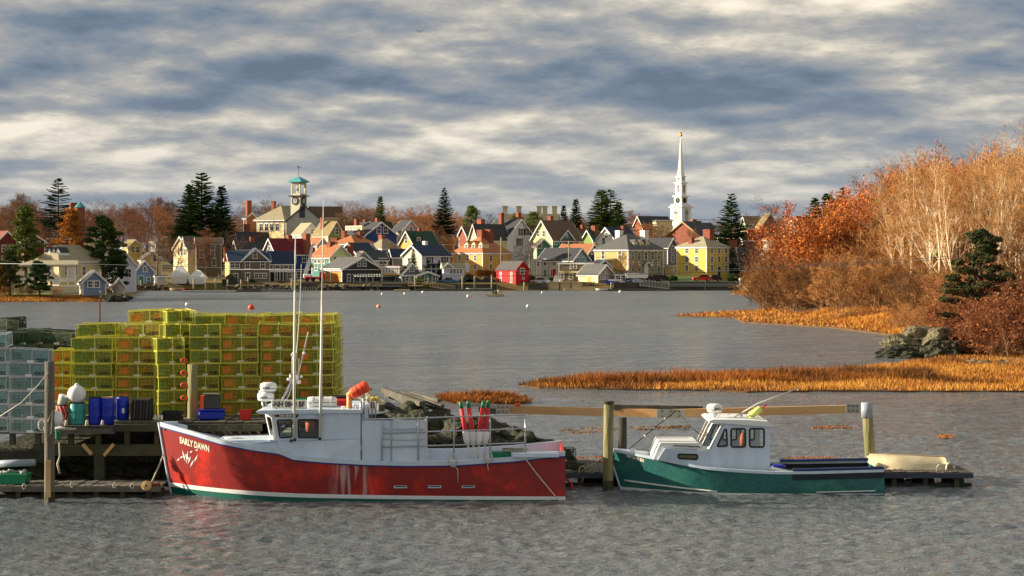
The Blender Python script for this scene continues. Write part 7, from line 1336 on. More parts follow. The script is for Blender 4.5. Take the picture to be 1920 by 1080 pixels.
for v in (532, 535.5): a = MB(); a.box(0, X(1386, 388.2) - X(1254, 388.2), -.1, 0, Z(v + 1.2, 388.2), Z(v, 388.2)); a.build('rail_bar', W['lgrey'], t_)
# riprap along the inlet and in front of walls
for i in range(150):
    u = rng.choice([rng.uniform(236, 300), rng.uniform(425, 560), rng.uniform(596, 715), rng.uniform(1385, 1450)]); Y = rng.uniform(386.4, 388.2)
    rw = 'by the small blue grey cottage' if u < 310 else 'below the brown house' if u < 570 else 'under the dark boatshop' if u < 760 else 'near the wooded bank'
    rock('riprap_stone', (X(u, Y), Y, rng.uniform(-.1, 1.1)), (rng.uniform(.4, .9), .5, rng.uniform(.3, .55)), i, dkst if i % 3 else lichen, 'grey riprap stone at the foot of the quay ' + rw, 'stone', 1)['group'] = 'riprap stones ' + rw
for i in range(26):
    u = rng.uniform(196, 236); Y = rng.uniform(284, 290); rock('shore_stone', (X(u, Y), Y, rng.uniform(0, .5)), (rng.uniform(.5, 1.0), .5, rng.uniform(.35, .7)), i, wetrock, 'dark boulder at the tip of the left shore', 'stone', 2)['group'] = 'dark boulders at the tip of the left shore'
for i in range(14):
    u = rng.uniform(1395, 1440); Y = GY(548) + rng.uniform(0, 6); rock('point_stone', (X(u, Y), Y, rng.uniform(.2, .9)), (rng.uniform(.5, 1.1), .6, rng.uniform(.35, .7)), i, lichen, 'tan rock on the small orange point below the woods', 'stone', 2)['group'] = 'tan rocks on the small point'
# far pilings
pls = [(404, 522, 544), (413, 500, 546), (427, 524, 546), (386, 524, 548), (363, 522, 550), (452, 524, 546), (465, 519, 547), (547, 523, 546), (560, 524, 546), (320, 488, 543), (264, 525, 549), (215, 534, 550), (189, 545, 566), (778, 515, 546), (803, 521, 546), (867, 516, 543), (890, 517, 543), (922, 515, 543), (983, 529, 545), (994, 476, 535), (1070, 452, 514), (939, 445, 508), (1388, 526, 546), (1146, 529, 545)]
for j, (u, vt, vb) in enumerate(pls):
    Y = 387.0 if u != 189 else 288.0; x = X(u, Y); tall = vb - vt > 40; t_ = thing('utility_pole' if tall else 'dock_piling', ('tall pale utility pole at column %s of the waterfront' if tall else 'pale dock piling number %s from the left along the town shore') % ordinal(min(11, j // 2)), 'utility pole' if tall else 'piling', (x, Y + (12 if tall else 0), 0)); t_['group'] = 'poles and pilings along the town waterfront'
    t_['label'] = ('tall pale utility pole rising at the waterfront' if tall else 'pale dock piling standing along the town shore')
    a = MB(); a.smooth = True; a.tube([(0, 0, -1), (0, 0, Z(vt, Y + (12 if tall else 0)))], .17 if not tall else .14, 8); a.build('shaft', PILEM, t_)
    if tall and vt > 450: a = MB(); a.box(-.9, .9, -.06, .06, Z(vt + 4, Y) - .1, Z(vt + 4, Y)); a.build('cross_arm', DARKW, t_)
def gangway(u0, v0, u1, v1, label, Y=386.6, bays=9, hh=8.5, m=PALEW):
    t_ = thing('gangway', label, 'gangway', (0, 0, 0)); p = lambda u, v, dy=0: P(u, v, Y + dy)
    for dy in (0, 1.2):
        a = MB(); a.bar(p(u0, v0, dy), p(u1, v1, dy), .16); a.bar(p(u0, v0 - hh, dy), p(u1, v1 - hh, dy), .14); a.build('side_truss', m, t_)
        for k in range(bays + 1):
            f_ = k / bays; uu, vv = u0 + (u1 - u0) * f_, v0 + (v1 - v0) * f_; a = MB(); a.bar(p(uu, vv, dy), p(uu, vv - hh, dy), .1); a.build('upright', m, t_)
            if k < bays: f2 = (k + 1) / bays; a = MB(); a.bar(p(uu, vv, dy), p(u0 + (u1 - u0) * f2, v0 + (v1 - v0) * f2 - hh, dy), .08); a.build('diagonal', m, t_)
    a = MB(); A_, B_ = p(u0, v0, .6), p(u1, v1, .6); a.bar(A_, B_, 1.2, .08); a.build('tread', m, t_)
gangway(308, 535, 343, 546, 'sloping truss gangway below the white wrapped boats'); gangway(806, 537, 853, 545, 'sloping truss gangway in front of the low teal shed'); gangway(1200, 535, 1253, 541, 'grey truss gangway at the boatyard', m=W['lgrey'], hh=10)
def wdeck(u0, u1, vt, Y, m, label, rail=0, legs=True, dY=2.5):
    t_ = thing('wharf_deck', label, 'deck', (X(u0, Y), Y, 0)); L = X(u1, Y) - X(u0, Y); z = Z(vt, Y); a = MB(); a.box(0, L, 0, dY, z - .2, z); a.build('deck', m, t_)
    if rail:
        for dz in (rail, rail * .55): a = MB(); a.box(0, L, -.03, .06, z + dz - .09, z + dz); a.build('rail_bar', m, t_)
        for k in range(int(L / 1.8) + 2): xx = k * L / (int(L / 1.8) + 1); a = MB(); a.box(xx - .06, xx + .06, -.032, .062, z, z + rail + .03); a.build('rail_post', m, t_)
    if legs:
        for k in range(int(L / 2.5) + 2): xx = k * L / (int(L / 2.5) + 1); a = MB(); a.box(xx - .1, xx + .1, .1, .3, -1, z - .2); a.build('leg', DARKW, t_)
wdeck(291, 309, 537, 386.8, PALEW, 'small railed landing at the head of the left gangway', 1.1); wdeck(766, 806, 535, 386.8, PALEW, 'railed landing at the head of the middle gangway', 1.2); wdeck(664, 752, 536, 387, W['grey'], 'grey railed wharf deck along the boatshop and lookout', 1.0)
for (u0, u1, v, lab, m) in [(340, 440, 548, 'long low float with white objects below the dark shed', W['lgrey']), (436, 488, 547, 'low dark float left of the row of upright poles', DARKW), (488, 562, 546.5, 'float in front of the row of pale racks', W['grey']), (738, 768, 546, 'bare tan float left of the middle piling', PALEW), (778, 925, 545, 'long dark float with dinghies behind the middle moorings', DARKW), (1058, 1136, 544.5, 'bleached float along the fish house wharf', PALEW), (1136, 1262, 545, 'dark float carrying red kayaks', DARKW), (1262, 1350, 543, 'bare sandy strip under the long bulkhead', PALEW)]:
    Y = GY(v + .5); t_ = thing('town_float', lab, 'float', (X(u0, Y), Y, 0)); a = MB(); a.box(0, X(u1, Y) - X(u0, Y), 0, 1.8, -.1, .38); a.build('float_deck', m, t_)
for i in range(26):      # rack of upright pale posts on the shore
    u = 483 + i * 4.3; Y = 387.2; a = MB(); a.bar(P(u, 545, Y), P(u + rng.uniform(-1.2, 1.2), 537.5 + rng.uniform(-1, 1), Y), .12); o = a.build('rack_post', W['lgrey'] if i % 3 else PALEW); tag(o, 'short pale upright in the row of racks before the porch wing', 'rack post', 'row of pale rack posts on the town shore')
# covered boats
for (uc, w, vt, vb, lab) in ((338, 33, 498, 530, 'larger boat under white shrink wrap with a pointed peak'), (371, 33, 506, 531, 'smaller boat under white shrink wrap on stands')):
    Y = 391.0; t_ = thing('wrapped_boat', lab, 'wrapped boat', P(uc, vb, Y)); k = Y / F; wd = w * k; H = (vb - vt) * k; a = MB()
    ring = lambda f_, z, dy: [(-wd / 2 * f_, -dy, z), (wd / 2 * f_, -dy, z), (wd / 2 * f_, dy, z), (-wd / 2 * f_, dy, z)]
    vs = ring(.80, -.2, 1.3) + ring(1.0, H * .35, 1.6) + ring(.92, H * .5, 1.5) + ring(.28, H * .93, .4) + ring(.06, H, .1); fs = [(i * 4 + j, i * 4 + (j + 1) % 4, (i + 1) * 4 + (j + 1) % 4, (i + 1) * 4 + j) for i in range(4) for j in range(4)] + [(3, 2, 1, 0), (16, 17, 18, 19)]
    a.add(vs, fs); a.build('cover', W['white'], t_)
    for sx_ in (-.3, 0, .3): a = MB(); a.box(wd * sx_ - .08, wd * sx_ + .08, -.9, -.74, -1.2, -.2); a.build('stand', DARKW, t_)
# cars and the crane truck
TYRE = mat('tyre rubber', (.02, .02, .02), .9, var=.1)
def car(u, vb, Y, L, m, label, kind='car', rz=0.0, flip=1):
    t_ = thing('parked_' + ('pickup' if kind == 'pickup' else 'car'), label, kind if kind != 'car' else 'car', P(u, vb, Y), rz); h1, h2 = .62, 1.38
    body = [(-L / 2, .32), (-L / 2 + .02, .72), (-L / 2 + .12, .86), (-L * .20, .95), (L * .42, .95), (L / 2 - .04, .8), (L / 2, .34)]; body = [(x * flip, z) for x, z in body]
    if flip < 0: body.reverse()
    a = MB(); a.prism(body, -.82, .82); a.build('body', m, t_)
    cab = [(-L * .22, .94), (-L * .08, 1.40), (L * (.22 if kind != 'pickup' else .1), 1.42), (L * (.40 if kind != 'pickup' else .13), .94)]; cab = [(x * flip, z) for x, z in cab]
    if flip < 0: cab.reverse()
    a = MB(); a.prism(cab, -.70, .70); a.build('glasshouse', GLASS, t_); a = MB(); a.prism([(-L * .09 * flip, 1.405), (L * (.23 if kind != 'pickup' else .11) * flip, 1.425), (L * (.22 if kind != 'pickup' else .1) * flip, 1.46), (-L * .08 * flip, 1.44)][::flip], -.68, .68); a.build('roof', m, t_)
    for xx in (-L * .31, L * .31):
        for yy in (-.80, .80): a = MB(); a.lathe([(.33, -.1), (.33, .1)], 14, (xx, yy, .33), Matrix.Rotation(R(90), 4, 'X')); w_ = a.build('wheel', TYRE, t_); a = MB(); a.lathe([(.18, .11), (.18, -.11)], 10, (xx, yy, .33), Matrix.Rotation(R(90), 4, 'X')); a.build('rim', W['lgrey'], w_)
    for yy in (-.6, .6): a = MB(); a.box((-L / 2 - .02) if flip > 0 else L / 2 - .03, (-L / 2 + .03) if flip > 0 else L / 2 + .02, yy - .15, yy + .15, .6, .74); a.build('headlight', W['white'], t_)
    return t_
CR = mat('red car paint', sr(216, 30, 24), .25, var=.05, spec=.6); CS = mat('silver car paint', sr(190, 196, 202), .25, var=.05, spec=.6); CD = mat('dark car paint', sr(26, 32, 44), .25, var=.1, spec=.6); CB = mat('steel blue car paint', sr(74, 104, 140), .3, var=.05, spec=.6)
car(1317, 527.5, 394.5, 4.1, CR, 'bright red hatchback parked before the yellow mansion'); car(1337, 528, 396, 3.8, CD, 'dark car half behind the bright red hatchback'); car(1014, 533, 392, 4.3, CS, 'silver car parked right of the red waterfront shed', rz=R(-35)); car(1228, 528, 395, 4.3, CD, 'dark car parked left of the lawn below the olive mansion'); car(1244, 528, 396.5, 4.2, CD, 'dark car nearest the small lawn', flip=-1); car(1208, 526, 397, 4.0, mat('dull red car paint', sr(120, 40, 40), .3), 'dull red car behind the boatyard gangway')
car(842, 533, 392.5, 4.8, CB, 'steel blue pickup under the white sunroom', 'pickup', R(-20)); car(870, 533, 393, 4.2, CD, 'dark car right of the steel blue pickup'); car(893, 533, 393, 4.3, CD, 'dark car between the two tall float pilings', flip=-1); car(912, 532.5, 394, 4.1, mat('black car paint', (.02, .02, .025), .3), 'black car nearest the red shed')
car(1156, 533, 393, 4.2, CB, 'blue covered car beside the fish house'); car(1180, 530, 394.5, 4.4, CS, 'pale van shaped car behind the blue boat trailer')
ct = thing('crane_truck', 'red crane truck with a raised white telescopic boom behind the boatshop', 'crane truck', P(582, 528, 392)); a = MB(); a.bbox((1.0, 0, .75), (4.2, 2, .6), .1); a.build('chassis', CR, ct); a = MB(); a.prism([(2.0, 1.0), (3.2, 1.0), (3.2, 1.7), (2.9, 2.1), (2.0, 2.1)], -.95, .95); a.build('cab', CR, ct); a = MB(); a.box(2.3, 3.0, -.97, -.955, 1.5, 2.0); a.build('cab_window', GLASS, ct)
for xx in (-.6, .7, 2.4): a = MB(); a.lathe([(.45, -.12), (.45, .12)], 14, (xx, -.95, .45), Matrix.Rotation(R(90), 4, 'X')); a.build('wheel', TYRE, ct)
o_ = ct.location; b0, b1, b2 = P(572, 516, 392) - o_, P(579, 492, 392) - o_, P(586, 459, 392) - o_
a = MB(); a.bar(b0, b1, .95, .8); a.build('boom_base', W['white'], ct); a = MB(); a.bar(b1, b2, .62, .55); a.build('boom_section', W['white'], ct); a = MB(); a.bbox(tuple(P(577, 518, 392) - o_), (1.8, 1.5, .9), .15); a.build('turret', W['white'], ct); a = MB(); a.bbox(tuple(P(587, 458, 392) - o_), (.7, .7, .5), .1); a.build('boom_head', W['white'], ct); a = MB(); a.bbox(tuple(P(589, 468, 392) - o_), (.5, .4, .8), .1); a.build('hook_block', CR, ct)
# small craft
def dinghy(u, v, L, m, label, Y=None, name='dinghy', rz=0.0, h=.45, up=False, wd=.7):
    Y = Y or GY(v); t_ = thing(name, label, 'dinghy' if name == 'dinghy' else name.replace('_', ' '), (X(u, Y), Y, .02 if Y > 60 else Z(v, Y)), rz); a = MB(); a.smooth = True; n = 12; vs = []
    for i in range(n + 1):
        q_ = i / n; w_ = wd * (1 - (1 - min(q_ / .5, 1)) ** 2.2) * (1 - .15 * max(0, q_ - .6) / .4) + .02; x = -L / 2 + L * q_
        for (fy, fz) in ((-1, 1), (-.85, .4), (-.45, 0), (.45, 0), (.85, .4), (1, 1)): vs.append((x + (.15 * (1 - fz) if q_ < .3 else 0), w_ * fy, (1 - fz if up else fz) * h * (1.15 - .25 * q_)))
    a.add(vs, [(i * 6 + j, (i + 1) * 6 + j, (i + 1) * 6 + j + 1, i * 6 + j + 1) for i in range(n) for j in range(5)] + [tuple(n * 6 + j for j in range(6))]); a.build('hull', m, t_)
    if not up: a = MB(); a.box(-L * .1, -L * .04, -wd * .85, wd * .85, h * .6, h * .7); a.box(L * .2, L * .26, -wd * .85, wd * .85, h * .6, h * .7); a.build('thwarts', PALEW, t_)
    else: a = MB(); a.bar((-L / 2 + .1, 0, h * 1.12), (L / 2, 0, h * .92), .05); a.build('keel', m, t_)
    return t_
CREAM = mat('chalky cream gelcoat', sr(224, 208, 170), .6, vscale=2.2, col2=sr(176, 160, 128)); 
dinghy(1652, 883, 2.2, CREAM, 'upturned cream dinghy end nearest the capped piling', 55.2, up=True, h=.34, wd=.62); dinghy(1693, 881, 2.4, CREAM, 'larger upturned chalky dinghy lying on the floating dock', 54.6, up=True, h=.42, wd=.66)
dinghy(904, 541, 3.6, W['lgrey'], 'pale inflatable dinghy on the dark float left of the red shed', 387.4); dinghy(885, 541, 2.6, W['lgrey'], 'small light dinghy by the second float piling', 387.8); dinghy(352, 547, 2.6, mat('red brown hull', sr(150, 70, 50)), 'small reddish dinghy at the foot of the left gangway', 385.5); dinghy(330, 548, 2.8, PALEW, 'tan skiff beside the left gangway foot', 384.5); dinghy(1128, 545, 2.6, W['white'], 'small white skiff off the fish house float', 383)
for j, u in enumerate((1146, 1156, 1166, 1181, 1192)): dinghy(u, 545, 2.2, CR if j != 2 else W['white'], ['leftmost red kayak', 'second red kayak', 'white kayak among the red ones', 'third red kayak', 'rightmost red kayak'][j] + ' on the boatyard float', 385.6, name='kayak', h=.3, wd=.4)
t_ = thing('moored_workboat', 'small tan open workboat moored left of the red shed', 'workboat', (X(930, GY(556)), GY(556), .0)); a = MB(); a.smooth = False; a.prism([(-1.6, .05), (-1.75, .5), (1.5, .42), (1.45, .0)], -.7, .7); a.build('hull', PALEW, t_)
for xx, zz in ((-.5, .75), (.0, .7), (.45, .95)): a = MB(); a.bbox((xx, 0, zz), (.4, .5, .5), .08); a.build('cargo', W['dark'] if xx < .3 else CREAM, t_)
a = MB(); a.lathe([(.16, 0), (.16, .4)], 10, (1.0, 0, .5)); a.build('bucket', W['gold'], t_)
# blue covered boat and trailer masts in the yard
for (u0, u1, vt, vb, m, lab) in ((1135, 1152, 527, 532, BLUE, 'bright blue tarped boat right of the fish house'), (1140, 1168, 524, 527, W['white'], 'white boat hull propped above the blue tarp'), (1172, 1216, 513, 521, W['white'], 'long white wrapped boat before the mansion door'), (1160, 1172, 527, 533, W['white'], 'small white sign board at the yard'), (1186, 1204, 524, 531, mat('pale blue board', sr(160, 180, 214)), 'pale blue panel in the boatyard')):
    Y = 390.5; t_ = thing('yard_boat' if 'boat' in lab.split(' at')[0] and 'board' not in lab and 'panel' not in lab else 'yard_board', lab, 'boat' if ('boat ' in lab or 'boat' in lab.split()[-1]) and 'board' not in lab else 'board', P((u0 + u1) / 2, vb, Y)); w_ = X(u1, Y) - X(u0, Y); h_ = (vb - vt) * Y / F; a = MB(); a.prism([(-w_ / 2, h_), (-w_ * .4, 0), (w_ * .45, 0), (w_ / 2, h_ * .9), (0, h_ * 1.15)], -.7, .7); a.build('cover', m, t_)
    a = MB(); a.box(-w_ * .3, -w_ * .25, -.3, .3, -1.6, 0); a.box(w_ * .25, w_ * .3, -.3, .3, -1.6, 0); a.build('cradle', DARKW, t_)
t_ = thing('a_frame_sign', 'white sandwich board on the wharf by the red door', 'sign board', P(1042, 532, 389.2)); a = MB(); a.prism([(-.8, 0), (.5, 0), (.35, 1.9), (-.2, 1.9)], -.05, .05); a.build('board', W['white'], t_)
t_ = thing('white_chest', 'white chest on the wharf left of the dark boats', 'chest', P(1052, 532, 389.2)); a = MB(); a.bbox((0, 0, .45), (.65, .6, .9), .05); a.build('body', W['white'], t_)
# people on the fish house wharf
def person(u, vf, Y, H, top, legs_, label, rz=0.0, lean=.05):
    t_ = thing('person', label, 'person', P(u, vf, Y), rz); k = H / 1.75
    V = [(0, 0, .95), (0, 0, 1.15), (0, -lean * .5, 1.40), (0, -lean, 1.50), (0, -lean, 1.58), (0, -lean, 1.68), (-.19, -lean * .6, 1.40), (-.24, -.02, 1.15), (-.20, -.14, .95), (.19, -lean * .6, 1.40), (.24, -.02, 1.15), (.22, -.1, .93), (-.1, 0, .88), (-.12, -.02, .48), (-.12, .02, .08), (-.12, -.1, .04), (.1, 0, .88), (.12, .04, .48), (.13, .1, .08), (.13, 0, .04)]
    E = [(0, 1), (1, 2), (2, 3), (3, 4), (4, 5), (2, 6), (6, 7), (7, 8), (2, 9), (9, 10), (10, 11), (0, 12), (12, 13), (13, 14), (14, 15), (0, 16), (16, 17), (17, 18), (18, 19)]; Rr = [.16, .15, .17, .07, .095, .09, .08, .06, .045, .08, .06, .045, .11, .075, .055, .05, .11, .075, .055, .05]
    me = bpy.data.meshes.new('body'); me.from_pydata([tuple(c * k for c in v) for v in V], E, []); ob = bpy.data.objects.new('body', me); C.objects.link(ob); ob.modifiers.new('skin', 'SKIN'); 
    for i, d in enumerate(me.skin_vertices[0].data): d.radius = (Rr[i] * k, Rr[i] * k * .8); d.use_root = i == 0
    s_ = ob.modifiers.new('sub', 'SUBSURF'); s_.levels = 1; bpy.context.view_layer.update(); dg = bpy.context.evaluated_depsgraph_get(); m2 = bpy.data.meshes.new_from_object(ob.evaluated_get(dg)); bpy.data.objects.remove(ob)
    for q_ in (top, legs_, mat('skin', sr(206, 160, 130), .7), W['dark']): m2.materials.append(q_)
    m2.polygons.foreach_set('material_index', [(2 if p_.center.z > 1.53 * k or (p_.center.z < 1.0 * k and abs(p_.center.x) > .18 * k and p_.center.z > .86 * k) else 1 if p_.center.z < .95 * k else 0) for p_ in m2.polygons]); inst('body', m2, t_)
    a = MB(); a.smooth = True; a.sphere((0, -lean * k + .01, 1.69 * k), .1 * k, 10, 8, (1, 1.05, .8)); a.build('hair', W['dark'], t_); return t_
person(1085, 540, 388.8, 1.75, W['lav'], mat('navy trousers', sr(40, 46, 66), .9), 'person in a pale jacket standing on the fish house wharf', .6); person(1092, 540.5, 388.6, 1.6, mat('dark jacket', sr(44, 44, 50), .9), mat('tan trousers', sr(120, 104, 80), .9), 'person in a dark jacket bending beside the pale jacketed one', -.5, .35)
for j, u in enumerate((1108, 1113)): person(u, 540.5, 388.5, 1.3, mat('dark jacket', sr(44, 44, 50)), mat('dark trousers', sr(30, 30, 34)), ('left' if j == 0 else 'right') + ' of two small dark clad figures before the cream shed', j)
# mooring buoys
for j, (u, v, r_, m, lab) in enumerate([(351, 573, .30, WHP, 'white mooring ball nearest the pier stacks'), (471, 580, .42, ORP, 'pink mooring ball above the stacks'), (710, 577, .30, mat('pink plastic', sr(226, 150, 130), .5), 'pinkish mooring ball in mid channel'), (717, 553, .28, WHP, 'white mooring ball off the boatshop'), (759, 552, .26, WHP, 'white mooring ball left of the middle piling'), (793, 549.5, .28, WHP, 'white mooring ball off the teal shed'), (878, 557, .3, WHP, 'white mooring ball left of the moored workboat'), (882, 558, .14, REDP, 'tiny pink pick up float beside the white ball'), (990, 576, .26, WHP, 'lone white mooring ball in the middle of the channel'), (1017, 550, .26, WHP, 'white mooring ball off the silver car'), (1163, 549, .32, WHP, 'white mooring ball off the boatyard'), (1305, 543.5, .26, WHP, 'white mooring ball off the long bulkhead'), (862, 543, .3, WHP, 'white ball on the long dark float')]):
    Y = GY(v); t_ = thing('mooring_buoy', lab, 'buoy', (X(u, Y), Y, .0)); a = MB(); a.smooth = True; a.sphere((0, 0, r_ * .55), r_, 12, 8); a.build('ball', m, t_); a = MB(); a.lathe([(.05, r_ * 1.4), (.05, r_ * 1.9)], 6); a.build('eye', BLK, t_)
for (u, vt, r_) in ((1388, 526, .3),): Y = 387.0; t_ = thing('pile_light', 'white ball light on the piling at the right end of the bulkhead', 'lamp', (X(u, Y), Y, Z(vt, Y))); a = MB(); a.smooth = True; a.sphere((0, 0, .2), r_, 10, 8); a.build('ball', WHP, t_)
# fences, hedges, lawns, small stuff in the yards
hedge_cl = [(0, 0, .7, .75), (.6, 0, .6, .6), (-.6, 0, .6, .6)]
for j, (u, v, Y, s_, m1, m2, lab) in enumerate([(907, 516, 396, 1.3, NY, TWO, 'clipped golden bush left before the golden mansion'), (923, 517, 396, 1.3, NY, NG2, 'clipped golden bush by the red shed'), (470, 532, 392, .9, NG, NG2, 'dark shrub under the brown house windows'), (525, 533, 391.5, .8, NG, TWB, 'shrub before the porch wing'), (1375, 525, 396, 1.2, NG, NG2, 'low shrubs under the blue green spruce'), (1262, 524, 394, .8, NG, NG2, 'small shrub on the lawn edge'), (450, 505, 400, 1.1, TWB, TWR, 'brown shrub between brown house and chimney'), (1036, 528, 392, .8, NG, NG2, 'shrub before the putty house'), (995, 525, 394, .9, NG, NY, 'shrub right of the red shed'), (880, 522, 396, .9, TWB, NG2, 'brown shrub beside the golden mansion steps'), (1420, 532, 390, 1.6, TWO, TWB, 'brown brush under the small white gabled house'), (1400, 530, 391, 1.4, NG, TWB, 'dark brush left of the white gabled house'), (787, 528, 389, .8, NG3, NG2, 'yellow green weeds below the gangway landing'), (800, 541, 387, .8, NG3, NG2, 'bright weeds at the waterline under the landing')]):
    x, yy = X(u, Y), Y; z = Z(v, Y) - .3 if v else 0; t_ = thing('shrub', lab, 'shrub', (x, yy, z)); k_ = puffs(900 + j, [(a_ * s_, b_ * s_, c_ * s_, r_ * s_) for a_, b_, c_, r_ in hedge_cl], 1600, .22, 1.0); inst('foliage', npmesh('foliage', k_, 3, [m1, m2], mi=(nr.random(len(k_) // 3) < .4).astype(np.int32)), t_)
lw = MB(); lw.add([(X(1256, 396), 391.0, Z(529, 391)), (X(1300, 396), 391, Z(529, 391)), (X(1310, 405), 404, Z(517, 404)), (X(1266, 405), 404, Z(517, 404))], [(0, 1, 2, 3)]); o = lw.build('lawn', mat('green lawn', sr(70, 92, 40), .95)); o['kind'] = 'structure'
lw = MB(); lw.add([(X(u_, y_), y_, T(X(u_, y_), y_) + .12) for u_, y_ in ((0, 291), (92, 291), (105, 299), (-5, 299))], [(0, 1, 2, 3)]); o = lw.build('shore_lawn', mat('bright lawn', sr(124, 134, 50), .95, vscale=.6)); o['kind'] = 'structure'
for j, (u0, u1, v) in enumerate(((8, 25, 531), (0, 22, 536))):
    t_ = thing('rail_fence', ('upper' if j == 0 else 'lower') + ' pale rail fence at the left picture edge', 'fence', (X(u0, 291), 291, 0)); 
    for k in range(3): a = MB(); xx = k * (X(u1, 291) - X(u0, 291)) / 2; a.box(xx - .07, xx + .07, -.07, .07, .6, Z(v, 291)); a.build('post', PALEW, t_)
    a = MB(); a.box(0, X(u1, 291) - X(u0, 291), -.09, -.071, Z(v + 3, 291), Z(v + 1, 291)); a.build('rail', PALEW, t_)
t_ = thing('hanging_cloth', 'bright white cloth panel hanging on the bungalow porch rail', 'cloth', P(106, 530, 296)); a = MB(); a.box(-.55, .55, -.04, .04, -.3, 1.0); a.build('cloth', W['white'], t_)
t_ = thing('dark_hut', 'small dark green hut beside the brown house', 'hut', P(432, 535, 391)); a = MB(); a.prism([(-1.6, 0), (1.4, 0), (1.4, 1.6), (.3, 2.6), (-1.6, 1.4)], -1.2, 1.2); a.build('wall', mat('dark green cloth', sr(46, 56, 48)), t_); a = MB(); a.bar((.3, -1.3, 2.66), (1.5, -1.3, 1.66), .1); a.build('eave', PALEW, t_)
t_ = thing('yellow_sign', 'small tan pointed sign board by the yellow gable', 'sign', P(410, 520, 389)); a = MB(); a.prism([(-.35, 0), (.35, 0), (0, .9)], -.03, .03); a.build('board', PALEW, t_); a = MB(); a.box(.6, 1.5, -.03, .03, -.4, 0); a.build('lower_board', PALEW, t_)
# wires
def wire(pts, r_, label, m=None): t_ = thing('utility_wire', label, 'wire', (0, 0, 0)); a = MB(); a.smooth = True; a.tube([P(*p) for p in pts], r_, 4); a.build('cable', m or BLK, t_)
wire([(-30, 494, 286), (200, 496, 286), (420, 502, 384)], .05, 'pale overhead wire crossing the left shore houses', W['lgrey']); wire([(420, 505, 384), (640, 506, 384), (860, 504, 384), (1000, 508, 384)], .05, 'pale wire across the dark boatshop front', W['lgrey'])
wire([(300, 519, 384), (520, 520, 384), (720, 519, 384), (900, 517, 384), (1150, 516, 384), (1340, 510, 384)], .04, 'long dark wire running low along the waterfront'); wire([(1080, 513, 384), (1300, 508, 300), (1500, 497, 200), (1700, 487, 160), (1930, 468, 140)], .022, 'upper of two dark wires crossing before the wooded bank'); wire([(1080, 516, 384), (1300, 511, 300), (1500, 501, 200), (1700, 491, 160), (1930, 473, 140)], .022, 'lower of two dark wires crossing before the wooded bank')
wire([(1298, 411, 440), (1350, 413, 440), (1400, 416, 440)], .05, 'dark wire right of the steeple base'); wire([(180, 400, 560), (240, 404, 560)], .03, 'thin wire over the left wood'); wire([(1080, 480, 400), (1200, 488, 400), (1330, 498, 400), (1430, 490, 390)], .03, 'thin wire sagging before the olive mansion')
# near dock odds and ends
t_ = thing('green_trap_on_dock', 'dark green wire trap sitting on the dock just right of the red stern', 'lobster trap', tuple(P(1058, 860, 53.7)));  bpy.data.objects.remove(t_)
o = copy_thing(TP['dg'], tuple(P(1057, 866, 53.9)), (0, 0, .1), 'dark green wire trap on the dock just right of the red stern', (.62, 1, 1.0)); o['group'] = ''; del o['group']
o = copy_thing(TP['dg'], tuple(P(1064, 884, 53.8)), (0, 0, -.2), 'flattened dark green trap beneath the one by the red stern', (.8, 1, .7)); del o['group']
coil(1092, 884, 53.5, .16, 'small rope heap on the dock where the green bow line ends', 6); coil(1782, 879, 53.9, .2, 'rope heap on the far right end of the floating dock', 9); coil(1762, 880, 53.8, .14, 'smaller rope heap left of the right end heap', 6)
t_ = thing('orange_rope', 'red orange rope hanging from the dock behind the red stern', 'rope', (0, 0, 0)); tubes(t_, 'line', [([(1062, 898, 53.2), (1070, 905, 53), (1075, 920, 52.8), (1075, 938, 52.6)], .03)], REDP)
t_ = thing('green_tray', 'green plastic tray heaped with gear on the low left float', 'tray', tuple(P(26, 905, 51.4))); a = MB(); a.prism([(-.38, 0), (.38, 0), (.44, .26), (-.44, .26)], -.3, .3); a.build('body', GRNP, t_); a = MB()
for k in range(16): a.bbox((rng.uniform(-.38, .38), rng.uniform(-.2, .2), .27 + rng.uniform(0, .08)), (.12, .1, .06), .02, (0, rng.uniform(-.5, .5), rng.uniform(0, 3)))
a.build('gear', W['lgrey'], t_)
t_ = thing('grey_pipe', 'grey blue pipe under the pier above the green tray', 'pipe', (0, 0, 0)); tubes(t_, 'pipe', [([(-10, 870, 51.6), (66, 867, 51.6)], .1)], CAPB)
t_ = thing('green_bag', 'green cloth hanging beside the weathered piling', 'bag', tuple(P(109, 816, 51.9))); a = MB(); a.bbox((0, 0, 0), (.15, .08, .26), .03); a.build('cloth', GRNP, t_)
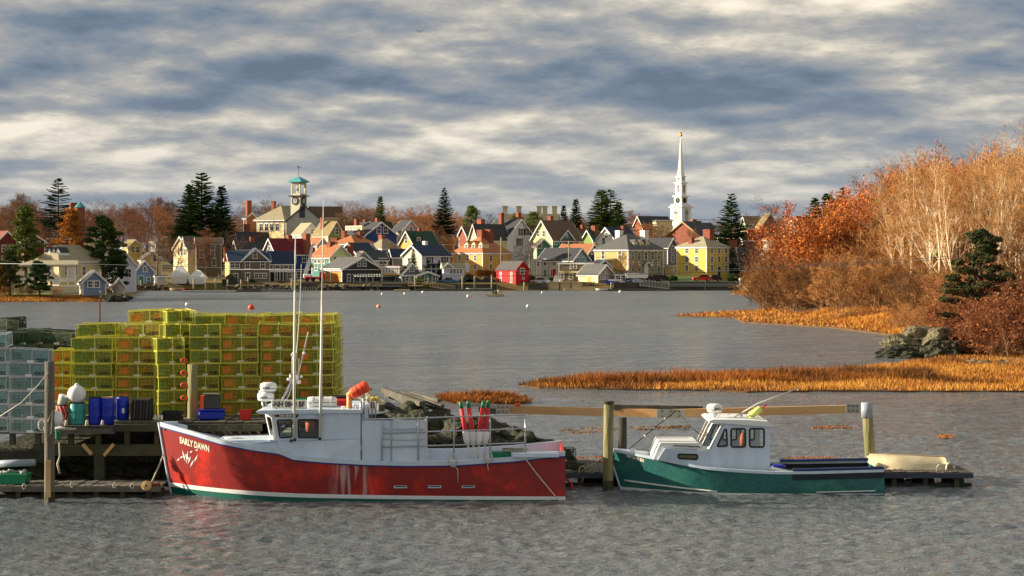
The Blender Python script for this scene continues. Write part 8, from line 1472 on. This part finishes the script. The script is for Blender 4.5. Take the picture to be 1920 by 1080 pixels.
t_ = thing('hanging_rope', 'frayed rope hanging below the pier beside the weathered piling', 'rope', (0, 0, 0)); tubes(t_, 'line', [([(111, 830, 51.9), (112, 855, 51.9), (108, 870, 51.9), (112, 888, 51.9)], [.02, .02, .035, .025])], ROPE)
t_ = thing('trap_line', 'long pale rope slanting across the grey traps to the weathered piling', 'rope', (0, 0, 0)); tubes(t_, 'line', [([(-5, 784, 49.9), (40, 755, 49.85), (72, 722, 49.8), (90, 698, 49.8)], .014), ([(90, 790, 49.8), (98, 770, 49.78), (96, 812, 49.8), (86, 822, 49.8), (82, 800, 49.8)], .014)], ROPE)
coil(78, 797, 50.2, .14, 'small rope coil at the foot of the grey traps', 5)
t_ = thing('grey_paddle', 'long grey spar lying under the pier lip right of the weathered piling', 'spar', (0, 0, 0)); tubes(t_, 'spar', [([(102, 803, 52.0), (122, 804, 52.0), (143, 804.5, 52.0)], [.09, .04, .03])], W['lgrey'])
for j, (u, v) in enumerate(((135, 909), (215, 910), (248, 911), (45, 912))): coil(u, v, 50.85, .07, ['rope lashing on the low float below the teal barrel', 'rope lashing on the low float near its middle', 'rope lashing just left of the fender wheel', 'rope lashing under the green tray'][j], 4)
# gulls and wrack far out
for (u, v, lab) in ((787, 60, 'tiny dark bird gliding high in the cloudy sky'),):
    t_ = thing('bird', lab, 'bird', P(u, v, 300)); a = MB(); a.add([(-.8, 0, .18), (-.3, 0, .3), (0, .1, .05), (.3, 0, .26), (.85, 0, .1), (0, -.15, 0), (-.3, .12, .2), (.3, .12, .18)], [(0, 1, 6), (1, 2, 6), (2, 3, 7), (3, 4, 7), (1, 5, 2), (5, 3, 2)]); a.build('wings', W['dark'], t_); a = MB(); a.smooth = True; a.sphere((0, 0, .03), .1, 8, 6, (1, 3, 1)); a.build('body', W['dark'], t_)
# marsh pole with cross in the channel
t_ = thing('channel_stake', 'thin rusty stake standing behind the dark green traps', 'stake', (0, 0, 0)); tubes(t_, 'stake', [([(187, 618, 70), (187, 560, 70)], .03)], mat('rusty iron', sr(120, 70, 44), .9)); tubes(t_, 'cross', [([(180, 622, 62), (190, 606, 62)], .03), ([(180, 610, 62), (191, 622, 62)], .03)], ROPE)
